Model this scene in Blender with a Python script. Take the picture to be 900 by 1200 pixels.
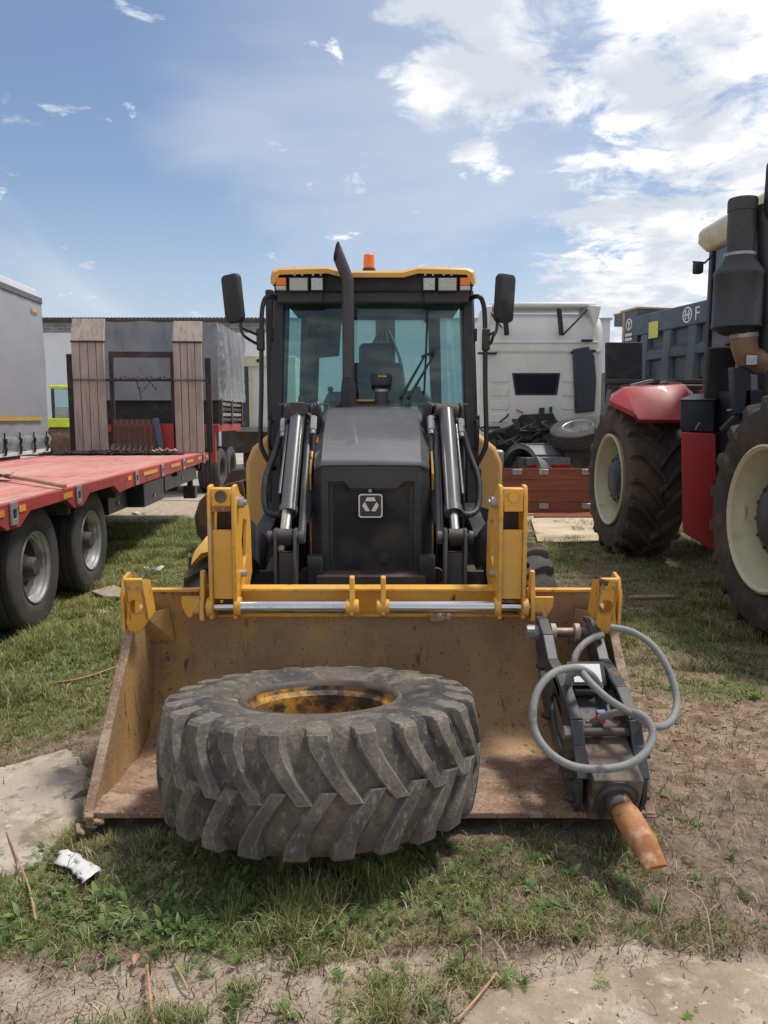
import bpy, bmesh, math, random
import numpy as np
from mathutils import Vector, Matrix, Euler
from mathutils.geometry import tessellate_polygon

R = math.radians
random.seed(11)
rng = np.random.default_rng(7)
for o in list(bpy.data.objects):
    bpy.data.objects.remove(o)
scene = bpy.context.scene
COL = scene.collection

# ------------------------------------------------------------------ camera
PITCH, FPX, CAMH = R(7.0), 900.0, 1.75
cam = bpy.data.cameras.new('camera')
cam.sensor_fit = 'VERTICAL'
cam.sensor_height = 24.0
cam.lens = 24.0 * FPX / 1200.0
cam.clip_start, cam.clip_end = 0.05, 2000.0
cam_o = bpy.data.objects.new('camera', cam)
cam_o.location = (0, 0, CAMH)
cam_o.rotation_euler = (R(90) - PITCH, 0, 0)
COL.objects.link(cam_o)
scene.camera = cam_o

# ------------------------------------------------------------------ sky and sun
SUN_EL, SUN_AZ = R(66), R(66)            # azimuth from +Y towards +X
scene.view_settings.view_transform = 'Standard'
scene.view_settings.look = 'None'
scene.view_settings.gamma = 1.0
scene.view_settings.use_curve_mapping = False
scene.view_settings.exposure = 0.85
sun = bpy.data.lights.new('sun', 'SUN')
sun.energy = 2.0
sun.angle = R(10.0)
sun.color = (1.0, 0.95, 0.87)
sun_o = bpy.data.objects.new('sun', sun)
sdir = Vector((math.sin(SUN_AZ) * math.cos(SUN_EL), math.cos(SUN_AZ) * math.cos(SUN_EL), math.sin(SUN_EL)))
sun_o.rotation_euler = sdir.to_track_quat('Z', 'Y').to_euler()
sun_o.location = sdir * 60
COL.objects.link(sun_o)

world = bpy.data.worlds.new('World')
scene.world = world
world.use_nodes = True


def P(u, v, Y):
    """world point seen at photo pixel (u, v) at distance Y along the ground axis"""
    x, y = (u - 450.0) / FPX, (600.0 - v) / FPX
    s, c = math.sin(PITCH), math.cos(PITCH)
    d = Vector((x, c + y * s, -s + y * c))
    return Vector((0, 0, CAMH)) + d * (Y / d.y)


def PZ(u, v, z=0.0):
    x, y = (u - 450.0) / FPX, (600.0 - v) / FPX
    s, c = math.sin(PITCH), math.cos(PITCH)
    d = Vector((x, c + y * s, -s + y * c))
    return Vector((0, 0, CAMH)) + d * ((z - CAMH) / d.z)


def build_world():
    nt = world.node_tree
    N, L = nt.nodes, nt.links
    for n in list(N):
        N.remove(n)
    out = N.new('ShaderNodeOutputWorld')
    bg = N.new('ShaderNodeBackground')
    bg.inputs['Strength'].default_value = 0.09
    L.new(bg.outputs[0], out.inputs[0])
    sky = N.new('ShaderNodeTexSky')
    sky.sky_type = 'NISHITA'
    sky.sun_disc = False
    sky.sun_elevation = SUN_EL
    sky.sun_rotation = SUN_AZ
    sky.altitude = 100
    sky.air_density = 1.0
    sky.dust_density = 1.2
    sky.ozone_density = 1.6
    tc = N.new('ShaderNodeTexCoord')
    sep = N.new('ShaderNodeSeparateXYZ')
    L.new(tc.outputs['Generated'], sep.inputs[0])

    def m(op, a, b=None, c=None):
        n = N.new('ShaderNodeMath')
        n.operation = op
        for i, q in enumerate((a, b, c)):
            if q is None:
                continue
            if isinstance(q, (int, float)):
                n.inputs[i].default_value = q
            else:
                L.new(q, n.inputs[i])
        return n.outputs[0]
    zz = m('ADD', m('MAXIMUM', sep.outputs['Z'], 0.0), 0.16)
    cx, cy = m('DIVIDE', sep.outputs['X'], zz), m('DIVIDE', sep.outputs['Y'], zz)
    comb = N.new('ShaderNodeCombineXYZ')
    L.new(cx, comb.inputs[0]); L.new(cy, comb.inputs[1])

    def noise(scale, detail, rough, dist=0.0, off=(0, 0, 0), sc=(1, 1, 1)):
        mp = N.new('ShaderNodeMapping')
        mp.inputs['Location'].default_value = off
        mp.inputs['Scale'].default_value = sc
        L.new(comb.outputs[0], mp.inputs[0])
        n = N.new('ShaderNodeTexNoise')
        n.inputs['Scale'].default_value = scale
        n.inputs['Detail'].default_value = detail
        n.inputs['Roughness'].default_value = rough
        n.inputs['Distortion'].default_value = dist
        L.new(mp.outputs[0], n.inputs['Vector'])
        return n.outputs[0]

    def sstep(v, a, b):
        n = N.new('ShaderNodeMapRange')
        n.interpolation_type = 'SMOOTHSTEP'
        n.inputs['From Min'].default_value = a
        n.inputs['From Max'].default_value = b
        L.new(v, n.inputs['Value'])
        return n.outputs[0]

    # broken cumulus, thicker towards the sun side; unseen cover raised for fill light
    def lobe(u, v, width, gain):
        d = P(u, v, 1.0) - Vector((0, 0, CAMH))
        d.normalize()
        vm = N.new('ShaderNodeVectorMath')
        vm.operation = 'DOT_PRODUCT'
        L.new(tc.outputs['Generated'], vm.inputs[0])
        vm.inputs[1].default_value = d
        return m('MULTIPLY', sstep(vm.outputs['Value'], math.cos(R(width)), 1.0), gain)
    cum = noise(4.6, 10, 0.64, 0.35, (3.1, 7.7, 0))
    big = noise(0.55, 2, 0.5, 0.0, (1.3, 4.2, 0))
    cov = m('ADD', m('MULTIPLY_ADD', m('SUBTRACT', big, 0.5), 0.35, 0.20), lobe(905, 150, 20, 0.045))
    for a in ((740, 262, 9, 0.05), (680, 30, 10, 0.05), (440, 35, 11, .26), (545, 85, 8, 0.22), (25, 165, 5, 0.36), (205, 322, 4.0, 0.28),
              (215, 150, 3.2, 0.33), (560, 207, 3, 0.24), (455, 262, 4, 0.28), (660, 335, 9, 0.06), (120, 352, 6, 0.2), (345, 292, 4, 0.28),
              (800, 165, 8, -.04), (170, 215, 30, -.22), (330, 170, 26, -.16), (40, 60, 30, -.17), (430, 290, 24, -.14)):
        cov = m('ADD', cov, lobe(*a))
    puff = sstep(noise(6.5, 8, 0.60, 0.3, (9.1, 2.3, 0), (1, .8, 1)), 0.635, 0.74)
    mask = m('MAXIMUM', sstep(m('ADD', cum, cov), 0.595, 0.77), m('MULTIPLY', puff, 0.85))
    # thin veil
    veil = noise(0.9, 6, 0.55, 0.9, (0.4, 2.0, 0), (1.0, 0.45, 1))
    vmask = m('MULTIPLY', sstep(m('ADD', veil, m('ADD', lobe(440, 30, 20, 0.17), lobe(900, 150, 30, 0.10))), 0.47, 0.80), 0.62)
    haze = m('MULTIPLY', sstep(m('MULTIPLY', sep.outputs['Z'], -1.0), -0.30, 0.03), 0.50)
    shade = noise(3.3, 5, 0.55, 0.0, (3.3, 7.5, 0))
    cc = N.new('ShaderNodeMixRGB')
    cc.inputs[1].default_value = (4.3, 4.6, 5.1, 1)
    cc.inputs[2].default_value = (7.6, 7.6, 7.5, 1)
    L.new(sstep(shade, 0.40, 0.66), cc.inputs[0])

    def mix(f, a, b):
        n = N.new('ShaderNodeMixRGB')
        L.new(f, n.inputs[0])
        if isinstance(a, tuple):
            n.inputs[1].default_value = a
        else:
            L.new(a, n.inputs[1])
        if isinstance(b, tuple):
            n.inputs[2].default_value = b
        else:
            L.new(b, n.inputs[2])
        return n.outputs[0]
    dim = N.new('ShaderNodeMixRGB')
    dim.blend_type = 'MULTIPLY'
    dim.inputs[0].default_value = 1.0
    dim.inputs[2].default_value = (.84, .82, .82, 1)
    L.new(sky.outputs[0], dim.inputs[1])
    c1 = mix(haze, dim.outputs[0], (4.2, 4.7, 5.3, 1))
    c2 = mix(vmask, c1, (4.2, 4.6, 5.2, 1))
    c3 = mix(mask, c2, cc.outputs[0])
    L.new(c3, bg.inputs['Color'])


build_world()


# ------------------------------------------------------------------ helpers
class MB:
    def __init__(self):
        self.v, self.f = [], []

    def add(self, vs, fs):
        n = len(self.v)
        self.v += [tuple(p) for p in vs]
        self.f += [tuple(i + n for i in q) for q in fs]
        return self

    def zmap(self, f):
        self.v = [(x, y, f(z)) for x, y, z in self.v]
        return self

    def merge(self, other, M=None):
        vs = [M @ Vector(p) for p in other.v] if M is not None else other.v
        return self.add(vs, other.f)

    def box(self, x0, x1, y0, y1, z0, z1):
        return self.obox(((x0 + x1) / 2, (y0 + y1) / 2, (z0 + z1) / 2), (abs(x1 - x0), abs(y1 - y0), abs(z1 - z0)))

    def obox(self, c, s, M=None):
        c = Vector(c)
        vs = []
        for k in range(8):
            p = Vector(((k & 1) - .5, ((k >> 1) & 1) - .5, (k >> 2) - .5)) * Vector(s) if False else Vector((((k & 1) - .5) * s[0], (((k >> 1) & 1) - .5) * s[1], ((k >> 2) - .5) * s[2]))
            if M is not None:
                p = M @ p
            vs.append(c + p)
        return self.add(vs, [(0, 2, 3, 1), (4, 5, 7, 6), (0, 1, 5, 4), (2, 6, 7, 3), (0, 4, 6, 2), (1, 3, 7, 5)])

    def bar(self, a, b, w, h, up=(0, 0, 1)):
        a, b = Vector(a), Vector(b)
        d = (b - a)
        ln = d.length
        d.normalize()
        u = Vector(up)
        s = d.cross(u)
        if s.length < 1e-4:
            s = d.cross(Vector((1, 0, 0)))
        s.normalize()
        u = s.cross(d)
        M = Matrix((s, d, u)).transposed()
        return self.obox((a + b) / 2, (w, ln, h), M)

    def cyl(self, a, b, r, r2=None, n=16, caps=True):
        a, b = Vector(a), Vector(b)
        r2 = r if r2 is None else r2
        d = (b - a).normalized()
        s = d.orthogonal().normalized()
        t = d.cross(s)
        vs = []
        for c, rr in ((a, r), (b, r2)):
            for k in range(n):
                q = 2 * math.pi * k / n
                vs.append(c + (s * math.cos(q) + t * math.sin(q)) * rr)
        fs = [(k, (k + 1) % n, n + (k + 1) % n, n + k) for k in range(n)]
        if caps:
            fs += [tuple(reversed(range(n))), tuple(range(n, 2 * n))]
        return self.add(vs, fs)

    def tube(self, pts, r, n=8, smooth=0, closed=False):
        pts = [Vector(p) for p in pts]
        if smooth:
            pts = spline(pts, smooth, closed)
        m = len(pts)
        rs = r if isinstance(r, (list, tuple)) else [r] * m
        vs = []
        d0 = (pts[1] - pts[0]).normalized()
        s = d0.orthogonal().normalized()
        for i in range(m):
            if closed:
                d = (pts[(i + 1) % m] - pts[i - 1]).normalized()
            else:
                d = (pts[min(i + 1, m - 1)] - pts[max(i - 1, 0)]).normalized()
            s = (s - d * s.dot(d)).normalized()
            t = d.cross(s)
            for k in range(n):
                q = 2 * math.pi * k / n
                vs.append(pts[i] + (s * math.cos(q) + t * math.sin(q)) * rs[i % len(rs)])
        fs = []
        for i in range(m if closed else m - 1):
            j = (i + 1) % m
            for k in range(n):
                k2 = (k + 1) % n
                fs.append((i * n + k, i * n + k2, j * n + k2, j * n + k))
        if not closed:
            fs += [tuple(reversed(range(n))), tuple(range((m - 1) * n, m * n))]
        return self.add(vs, fs)

    def plate(self, outer, off, holes=()):
        """flat polygon (3D points) with holes, thickened by the vector off"""
        off = Vector(off)
        loops = [[Vector(p) for p in outer]] + [[Vector(p) for p in h] for h in holes]
        flat = [p for l in loops for p in l]
        tris = tessellate_polygon(loops)
        n = len(flat)
        vs = flat + [p + off for p in flat]
        fs = []
        nrm = Vector((0, 0, 0))
        o = loops[0]
        for i in range(len(o)):
            nrm += (o[i] - o[0]).cross(o[(i + 1) % len(o)] - o[0])
        for t in tris:
            a, b, c = t
            q = (flat[b] - flat[a]).cross(flat[c] - flat[a])
            flip = q.dot(off) > 0
            t = (a, c, b) if flip else (a, b, c)
            fs.append(t)
            fs.append(tuple(n + i for i in reversed(t)))
        k = 0
        for li, l in enumerate(loops):
            m = len(l)
            nn = Vector((0, 0, 0))
            for i in range(m):
                nn += (l[i] - l[0]).cross(l[(i + 1) % m] - l[0])
            fw = (nn.dot(off) > 0) == (li == 0)
            for i in range(m):
                a, b = k + i, k + (i + 1) % m
                fs.append((a, b, b + n, a + n) if fw else (b, a, a + n, b + n))
            k += m
        return self.add(vs, fs)

    def lathe(self, prof, n=32, M=None, closed=False):
        """profile [(r, z)] turned about local Z"""
        vs = []
        for k in range(n):
            q = 2 * math.pi * k / n
            for r, z in prof:
                p = Vector((r * math.cos(q), r * math.sin(q), z))
                vs.append(M @ p if M is not None else p)
        m = len(prof)
        fs = []
        for k in range(n):
            k2 = (k + 1) % n
            for i in range(m if closed else m - 1):
                j = (i + 1) % m
                fs.append((k * m + i, k2 * m + i, k2 * m + j, k * m + j))
        return self.add(vs, fs)

    def loft(self, rings, caps=True, closed=True):
        n = len(rings[0])
        vs = [p for r in rings for p in r]
        fs = []
        for i in range(len(rings) - 1):
            for k in range(n if closed else n - 1):
                k2 = (k + 1) % n
                fs.append((i * n + k, i * n + k2, (i + 1) * n + k2, (i + 1) * n + k))
        if caps:
            fs += [tuple(reversed(range(n))), tuple(range((len(rings) - 1) * n, len(rings) * n))]
        return self.add(vs, fs)

    def mesh(self, name, mat, angle=38):
        me = bpy.data.meshes.new(name)
        me.from_pydata(self.v, [], self.f)
        bm = bmesh.new()
        bm.from_mesh(me)
        bmesh.ops.recalc_face_normals(bm, faces=bm.faces)
        bm.to_mesh(me)
        bm.free()
        me.polygons.foreach_set('use_smooth', [True] * len(me.polygons))
        me.set_sharp_from_angle(angle=R(angle))
        if mat:
            me.materials.append(mat)
        return me

    def build_each(self, name, mat, parent=None, bevel=0.0, **kw):
        """every loose piece becomes an object of its own"""
        par = list(range(len(self.v)))

        def root(i):
            while par[i] != i:
                par[i] = par[par[i]]
                i = par[i]
            return i
        for f in self.f:
            for i in f[1:]:
                par[root(i)] = root(f[0])
        groups = {}
        for f in self.f:
            groups.setdefault(root(f[0]), []).append(f)
        out = []
        for fs in groups.values():
            ids = sorted({i for f in fs for i in f})
            mp = {k: j for j, k in enumerate(ids)}
            m = MB()
            m.add([self.v[i] for i in ids], [tuple(mp[i] for i in f) for f in fs])
            out.append(m.build(name, mat, parent, bevel, **kw))
        return out

    def build(self, name, mat, parent=None, bevel=0.0, seg=2, angle=38):
        o = bpy.data.objects.new(name, self.mesh(name, mat, angle))
        COL.objects.link(o)
        if bevel:
            md = o.modifiers.new('bevel', 'BEVEL')
            md.width, md.segments, md.limit_method, md.angle_limit = bevel, seg, 'ANGLE', R(35)
        if parent is not None:
            o.parent = parent
            o.matrix_parent_inverse = WM.get(parent.name, Matrix()).inverted() if LOCAL.get(parent.name) is None else Matrix()
        return o


WM, LOCAL = {}, {}


def spline(pts, k=6, closed=False):
    n = len(pts)
    out = []
    for i in range(n if closed else n - 1):
        if closed:
            p0, p1, p2, p3 = pts[i - 1], pts[i], pts[(i + 1) % n], pts[(i + 2) % n]
        else:
            p0, p1, p2, p3 = pts[max(i - 1, 0)], pts[i], pts[i + 1], pts[min(i + 2, n - 1)]
        for j in range(k):
            t = j / k
            out.append(0.5 * ((2 * p1) + (p2 - p0) * t + (2 * p0 - 5 * p1 + 4 * p2 - p3) * t * t + (3 * p1 - p0 - 3 * p2 + p3) * t ** 3))
    if not closed:
        out.append(pts[-1])
    return out


def circle(c, r, n, ax='y', a0=0.0, sx=1.0):
    c = Vector(c)
    out = []
    for k in range(n):
        q = a0 + 2 * math.pi * k / n
        a, b = r * sx * math.cos(q), r * math.sin(q)
        out.append(c + (Vector((a, 0, b)) if ax == 'y' else Vector((0, a, b)) if ax == 'x' else Vector((a, b, 0))))
    return out


def tag(o, label=None, cat=None, group=None, kind=None):
    if label: o['label'] = label
    if cat: o['category'] = cat
    if group: o['group'] = group
    if kind: o['kind'] = kind
    return o


def thing(name, label, cat, loc=(0, 0, 0), rot=(0, 0, 0), group=None, local=False):
    """Empty at the base. local=False: parts are given in world coordinates"""
    o = bpy.data.objects.new(name, None)
    o.empty_display_size = 0.2
    COL.objects.link(o)
    o.location, o.rotation_euler = loc, rot
    WM[o.name] = Matrix.LocRotScale(Vector(loc), Euler(rot), None)
    if local:
        LOCAL[o.name] = True
    return tag(o, label, cat, group)


def empty_part(name, parent, loc, rot=(0, 0, 0)):
    """an Empty part at a given place of its (local) parent; its children are in its own coordinates"""
    o = bpy.data.objects.new(name, None)
    o.empty_display_size = 0.1
    COL.objects.link(o)
    o.parent = parent
    M = Matrix.LocRotScale(Vector(loc), Euler(rot), None)
    if LOCAL.get(parent.name) is None:
        M = WM[parent.name].inverted() @ M
    o.matrix_local = M
    LOCAL[o.name] = True
    return o


def copy_tree(o, parent=None):
    c = o.copy()
    COL.objects.link(c)
    if parent is not None:
        c.parent = parent
    for ch in o.children:
        copy_tree(ch, c)
    return c


# ------------------------------------------------------------------ materials
def new_mat(name):
    m = bpy.data.materials.new(name)
    m.use_nodes = True
    nt = m.node_tree
    return m, nt.nodes, nt.links, nt.nodes['Principled BSDF']


def pm(name, col, rough=.55, metal=0., layers=(), var=.18, vscale=1.7, bump=.15, bscale=45, spec=.5, coat=0., dist=.02, wear=None):
    """base colour + layers (colour, scale, threshold, softness, stretch, roughness, strength)"""
    m, N, L, B = new_mat(name)
    tc = N.new('ShaderNodeTexCoord')
    col4 = (*col, 1)

    def noise(scale, stretch=(1, 1, 1), detail=7, rough=.62, off=0.):
        mp = N.new('ShaderNodeMapping')
        mp.inputs['Scale'].default_value = stretch
        mp.inputs['Location'].default_value = (off, off * .7, off * .3)
        L.new(tc.outputs['Object'], mp.inputs[0])
        n = N.new('ShaderNodeTexNoise')
        n.inputs['Scale'].default_value = scale
        n.inputs['Detail'].default_value = detail
        n.inputs['Roughness'].default_value = rough
        L.new(mp.outputs[0], n.inputs['Vector'])
        return n.outputs[0]
    hsv = N.new('ShaderNodeHueSaturation')
    mr = N.new('ShaderNodeMapRange')
    mr.inputs['From Min'].default_value, mr.inputs['From Max'].default_value = .3, .7
    mr.inputs['To Min'].default_value, mr.inputs['To Max'].default_value = 1 - var, 1 + var
    L.new(noise(vscale, off=5.), mr.inputs['Value'])
    L.new(mr.outputs[0], hsv.inputs['Value'])
    hsv.inputs['Color'].default_value = col4
    cur = hsv.outputs[0]
    rcur = None
    for i, ly in enumerate(layers):
        c2, sc, thr, soft = ly[:4]
        st = ly[4] if len(ly) > 4 and ly[4] else (1, 1, 1)
        r2 = ly[5] if len(ly) > 5 and ly[5] is not None else rough
        k = ly[6] if len(ly) > 6 else 1.0
        rp = N.new('ShaderNodeMapRange')
        rp.interpolation_type = 'SMOOTHSTEP'
        rp.inputs['From Min'].default_value, rp.inputs['From Max'].default_value = thr - soft, thr + soft
        rp.inputs['To Max'].default_value = k
        L.new(noise(sc, st, off=11.3 * (i + 1)), rp.inputs['Value'])
        mx = N.new('ShaderNodeMixRGB')
        L.new(rp.outputs[0], mx.inputs[0])
        L.new(cur, mx.inputs[1])
        mx.inputs[2].default_value = (*c2, 1)
        cur = mx.outputs[0]
        rm = N.new('ShaderNodeMix')
        L.new(rp.outputs[0], rm.inputs[0])
        if rcur is None:
            rm.inputs[2].default_value = rough
        else:
            L.new(rcur, rm.inputs[2])
        rm.inputs[3].default_value = r2
        rcur = rm.outputs[0]
    if wear:
        wc, wr, wk = wear
        bv = N.new('ShaderNodeBevel')
        bv.samples = 3
        bv.inputs['Radius'].default_value = wr
        ge = N.new('ShaderNodeNewGeometry')
        dp = N.new('ShaderNodeVectorMath')
        dp.operation = 'DOT_PRODUCT'
        L.new(bv.outputs[0], dp.inputs[0])
        L.new(ge.outputs['Normal'], dp.inputs[1])
        e1 = N.new('ShaderNodeMapRange')
        e1.inputs['From Min'].default_value, e1.inputs['From Max'].default_value = .985, .86
        L.new(dp.outputs['Value'], e1.inputs['Value'])
        e2 = N.new('ShaderNodeMapRange')
        e2.inputs['From Min'].default_value, e2.inputs['From Max'].default_value = .40, .58
        e2.inputs['To Max'].default_value = wk
        L.new(noise(14, off=8.), e2.inputs['Value'])
        mu = N.new('ShaderNodeMath')
        mu.operation = 'MULTIPLY'
        L.new(e1.outputs[0], mu.inputs[0])
        L.new(e2.outputs[0], mu.inputs[1])
        mx = N.new('ShaderNodeMixRGB')
        L.new(mu.outputs[0], mx.inputs[0])
        L.new(cur, mx.inputs[1])
        mx.inputs[2].default_value = (*wc, 1)
        cur = mx.outputs[0]
    L.new(cur, B.inputs['Base Color'])
    if rcur is not None:
        L.new(rcur, B.inputs['Roughness'])
    else:
        B.inputs['Roughness'].default_value = rough
    B.inputs['Metallic'].default_value = metal
    B.inputs['Specular IOR Level'].default_value = spec
    B.inputs['Coat Weight'].default_value = coat
    if bump:
        bp = N.new('ShaderNodeBump')
        bp.inputs['Strength'].default_value = bump
        bp.inputs['Distance'].default_value = dist
        L.new(noise(bscale, off=3.), bp.inputs['Height'])
        L.new(bp.outputs[0], B.inputs['Normal'])
    return m


def glass_mat(name, tint, gloss=.12, rough=.02):
    m = bpy.data.materials.new(name)
    m.use_nodes = True
    N, L = m.node_tree.nodes, m.node_tree.links
    for n in list(N):
        N.remove(n)
    out = N.new('ShaderNodeOutputMaterial')
    tr = N.new('ShaderNodeBsdfTransparent')
    tr.inputs[0].default_value = (*tint, 1)
    gl = N.new('ShaderNodeBsdfGlossy')
    gl.inputs['Roughness'].default_value = rough
    lw = N.new('ShaderNodeLayerWeight')
    lw.inputs['Blend'].default_value = .3
    mr = N.new('ShaderNodeMapRange')
    mr.inputs['To Min'].default_value, mr.inputs['To Max'].default_value = gloss * .6, min(1., gloss * 6)
    L.new(lw.outputs['Fresnel'], mr.inputs['Value'])
    mx = N.new('ShaderNodeMixShader')
    L.new(mr.outputs[0], mx.inputs[0])
    L.new(tr.outputs[0], mx.inputs[1])
    L.new(gl.outputs[0], mx.inputs[2])
    L.new(mx.outputs[0], out.inputs[0])
    return m


RUST = (.13, .055, .025)
DUST = (.30, .22, .15)
M = {}
M['yellow'] = pm('yellow_paint', (.70, .36, .045), .42, layers=[((.42, .30, .16), 2.6, .60, .12, None, .8, .5), ((.10, .045, .02), 9, .655, .025, (1, 1, .6), .85), ((.33, .25, .17), 26, .64, .03, None, .7, .8), ((.45, .36, .24), 5, .64, .04, (1, 1, .35), .7, .7)], var=.14, bump=.10, bscale=120, dist=.005, wear=((.16, .085, .045), .010, .9))
M['yellow_clean'] = pm('yellow_paint_clean', (.70, .36, .055), .38, layers=[((.40, .28, .14), 1.8, .62, .15, None, .7, .5)], var=.08, bump=.04, bscale=100, dist=.004)
M['yellow_light'] = pm('yellow_paint_pale', (.66, .36, .10), .4, layers=[((.42, .28, .13), 1.5, .62, .2, None, .7, .4)], var=.06, bump=.03, dist=.004)  # paler yellow for the rear fenders and hood badge
M['bucket'] = pm('worn_bucket_steel', (.38, .235, .105), .62, layers=[((.30, .18, .095), 1.6, .50, .10, (1, 1, .7), .7), ((.44, .25, .07), 3.1, .60, .05, (1.6, 1, .5), .6), ((.35, .25, .165), 46, .62, .05, None, .9, .6), ((.10, .06, .04), 60, .62, .05, None, .9, .6), ((.24, .155, .095), 2.3, .60, .12, (1, 1, 1.5), .85, .75), ((.075, .048, .033), 8, .64, .04, (2.2, 2, .45), .8, .8), ((.05, .03, .02), 21, .66, .03, (1, 1, 1), .8, .8), ((.40, .29, .17), 30, .70, .03, (3, 1, .4), .8, .6), ((.035, .022, .018), 5, .66, .03, (3.2, 1, .35), .8, .8)], var=.25, bump=.35, bscale=38, dist=.012)
M['bucket_floor'] = pm('dusty_bucket_floor', (.29, .185, .125), .85, layers=[((.20, .115, .07), 3.5, .52, .10), ((.40, .30, .225), 6, .58, .08), ((.44, .34, .26), 55, .60, .05, None, .9, .7), ((.07, .045, .032), 26, .64, .03), ((.10, .07, .05), 70, .62, .04)], bump=.5, bscale=50, dist=.012)
M['hood'] = pm('dark_grey_hood_paint', (.125, .126, .132), .22, layers=[((.17, .165, .16), 1.5, .58, .16, None, .55, .45), ((.22, .21, .20), 24, .73, .02, (1, .4, 1), .7, .7)], var=.1, bump=.02, bscale=20, dist=.004, coat=.7)
M['cowl'] = pm('black_plastic', (.030, .031, .034), .48, layers=[((.085, .08, .072), 2.2, .60, .16, (1, 1, .6), .75, .6), ((.15, .135, .115), 34, .66, .05, None, .85, .6)], var=.15, bump=.06, bscale=150, dist=.003, wear=((.14, .138, .135), .007, .7))
M['black'] = pm('black_paint', (.020, .020, .023), .42, layers=[((.11, .095, .08), 3.5, .60, .12, None, .8, .6)], bump=.06, bscale=90, dist=.004)
M['blacksoft'] = pm('matt_black', (.022, .022, .024), .7, layers=[((.10, .085, .07), 4, .60, .12, None, .9, .6)], bump=.15, bscale=60, dist=.006)
M['steel_dark'] = pm('dark_dirty_steel', (.045, .042, .040), .6, layers=[((.14, .10, .07), 3.3, .56, .14, None, .9, .8), ((.10, .05, .025), 9, .66, .06, None, .9)], bump=.3, bscale=50, dist=.01)
M['cylinder'] = pm('grey_cylinder_paint', (.085, .086, .090), .32, layers=[((.16, .145, .13), 4, .60, .1, None, .7, .7)], bump=.04, dist=.003, coat=.2)
M['chrome'] = pm('steel_rod', (.62, .61, .60), .22, 1.0, layers=[((.30, .24, .20), 7, .64, .08, (.6, 1, 1), .6, .8)], var=.05, bump=.03, dist=.002)
M['rubber'] = pm('dusty_rubber', (.048, .045, .042), .72, layers=[((.135, .112, .088), 2.4, .50, .10, None, .88, .8), ((.20, .165, .13), 8, .60, .08, None, .92, .75), ((.024, .023, .023), 3.1, .58, .10, None, .5, .75), ((.26, .21, .155), 4.3, .66, .05, (1, 1, .5), .95, .8), ((.24, .20, .16), 33, .61, .07, (1, 1, .6), .9, .6), ((.028, .026, .025), 75, .60, .06, None, .9, .5), ((.30, .235, .16), 6, .665, .03, (1, 1, .6), .95, .8)], bump=.7, bscale=48, dist=.01, spec=.4, wear=((.24, .205, .17), .014, .8))
M['lug'] = pm('dusty_lug_rubber', (.078, .072, .066), .78, layers=[((.175, .15, .122), 3.1, .50, .12, None, .9, .8), ((.045, .042, .04), 5, .60, .07, None, .7, .7), ((.30, .25, .19), 38, .60, .06, (1, 1, .5), .95, .6), ((.035, .033, .032), 70, .61, .05, None, .9, .5)], bump=.7, bscale=48, dist=.008, spec=.4, wear=((.30, .255, .205), .010, .85))
M['guard_grey'] = pm('grey_mudguard_plastic', (.17, .175, .18), .55, bump=.05, dist=.004)
M['rubber_dark'] = pm('road_rubber', (.050, .048, .047), .75, layers=[((.09, .082, .074), 2.6, .52, .15, None, .88, .7), ((.14, .125, .11), 9, .66, .06, None, .9, .5)], bump=.2, bscale=70, dist=.006, spec=.35)
M['rubber_mud'] = pm('muddy_rubber', (.060, .054, .049), .8, layers=[((.14, .10, .068), 2.0, .53, .10, None, .95, .9), ((.20, .14, .09), 6, .63, .07, None, .95, .7)], bump=.7, bscale=22, dist=.02, spec=.3)
M['rim_worn'] = pm('scraped_yellow_rim', (.52, .26, .025), .6, layers=[((.03, .02, .014), 3.4, .485, .06, (1, 1, 1.4), .5), ((.20, .10, .03), 9, .56, .08), ((.05, .03, .02), 30, .62, .05), ((.55, .29, .03), 5.5, .68, .04, (1, 1, .5))], bump=.4, bscale=40, dist=.01)
M['hose'] = pm('grey_hydraulic_hose', (.20, .205, .20), .62, layers=[((.30, .29, .265), 5, .56, .14, None, .8, .7), ((.07, .068, .064), 13, .66, .07)], bump=.4, bscale=240, dist=.003)
M['hose_black'] = pm('black_hose', (.028, .028, .030), .5, layers=[((.10, .09, .08), 7, .62, .1, None, .8, .6)], bump=.2, bscale=150, dist=.004)
M['chisel'] = pm('orange_rusted_chisel', (.43, .20, .075), .66, layers=[((.29, .11, .04), 7, .52, .12), ((.56, .36, .21), 11, .58, .08, None, .7, .8), ((.12, .08, .06), 30, .66, .05), ((.08, .06, .05), 3.0, .66, .05)], bump=.2, bscale=60, dist=.004)
M['breaker'] = pm('breaker_black_paint', (.035, .038, .042), .45, layers=[((.13, .105, .085), 4.5, .61, .1, None, .8, .6), ((.17, .085, .04), 12, .66, .03, None, .9)], bump=.12, bscale=70, dist=.005, wear=((.26, .24, .22), .006, .8))
M['breaker_block'] = pm('rusty_breaker_block', (.13, .105, .085), .75, layers=[((.27, .13, .055), 6, .57, .1), ((.03, .027, .026), 4.2, .57, .06)], bump=.45, bscale=45, dist=.01)
M['glass_cab'] = glass_mat('teal_cab_glass', (.72, .88, .87), .055)
M['glass_side'] = glass_mat('teal_side_glass', (.82, .95, .94), .035)
M['glass_dark'] = pm('dark_window_glass', (.016, .020, .027), .08, bump=0, spec=.6)
M['white_truck'] = pm('off_white_truck_paint', (.72, .715, .66), .38, layers=[((.46, .43, .35), 1.2, .62, .2, (1, 1, .5), .6, .5)], var=.05, bump=.02, dist=.004)
M['white'] = pm('white_paint', (.74, .74, .74), .5, var=.05, bump=.04, dist=.004)
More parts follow.
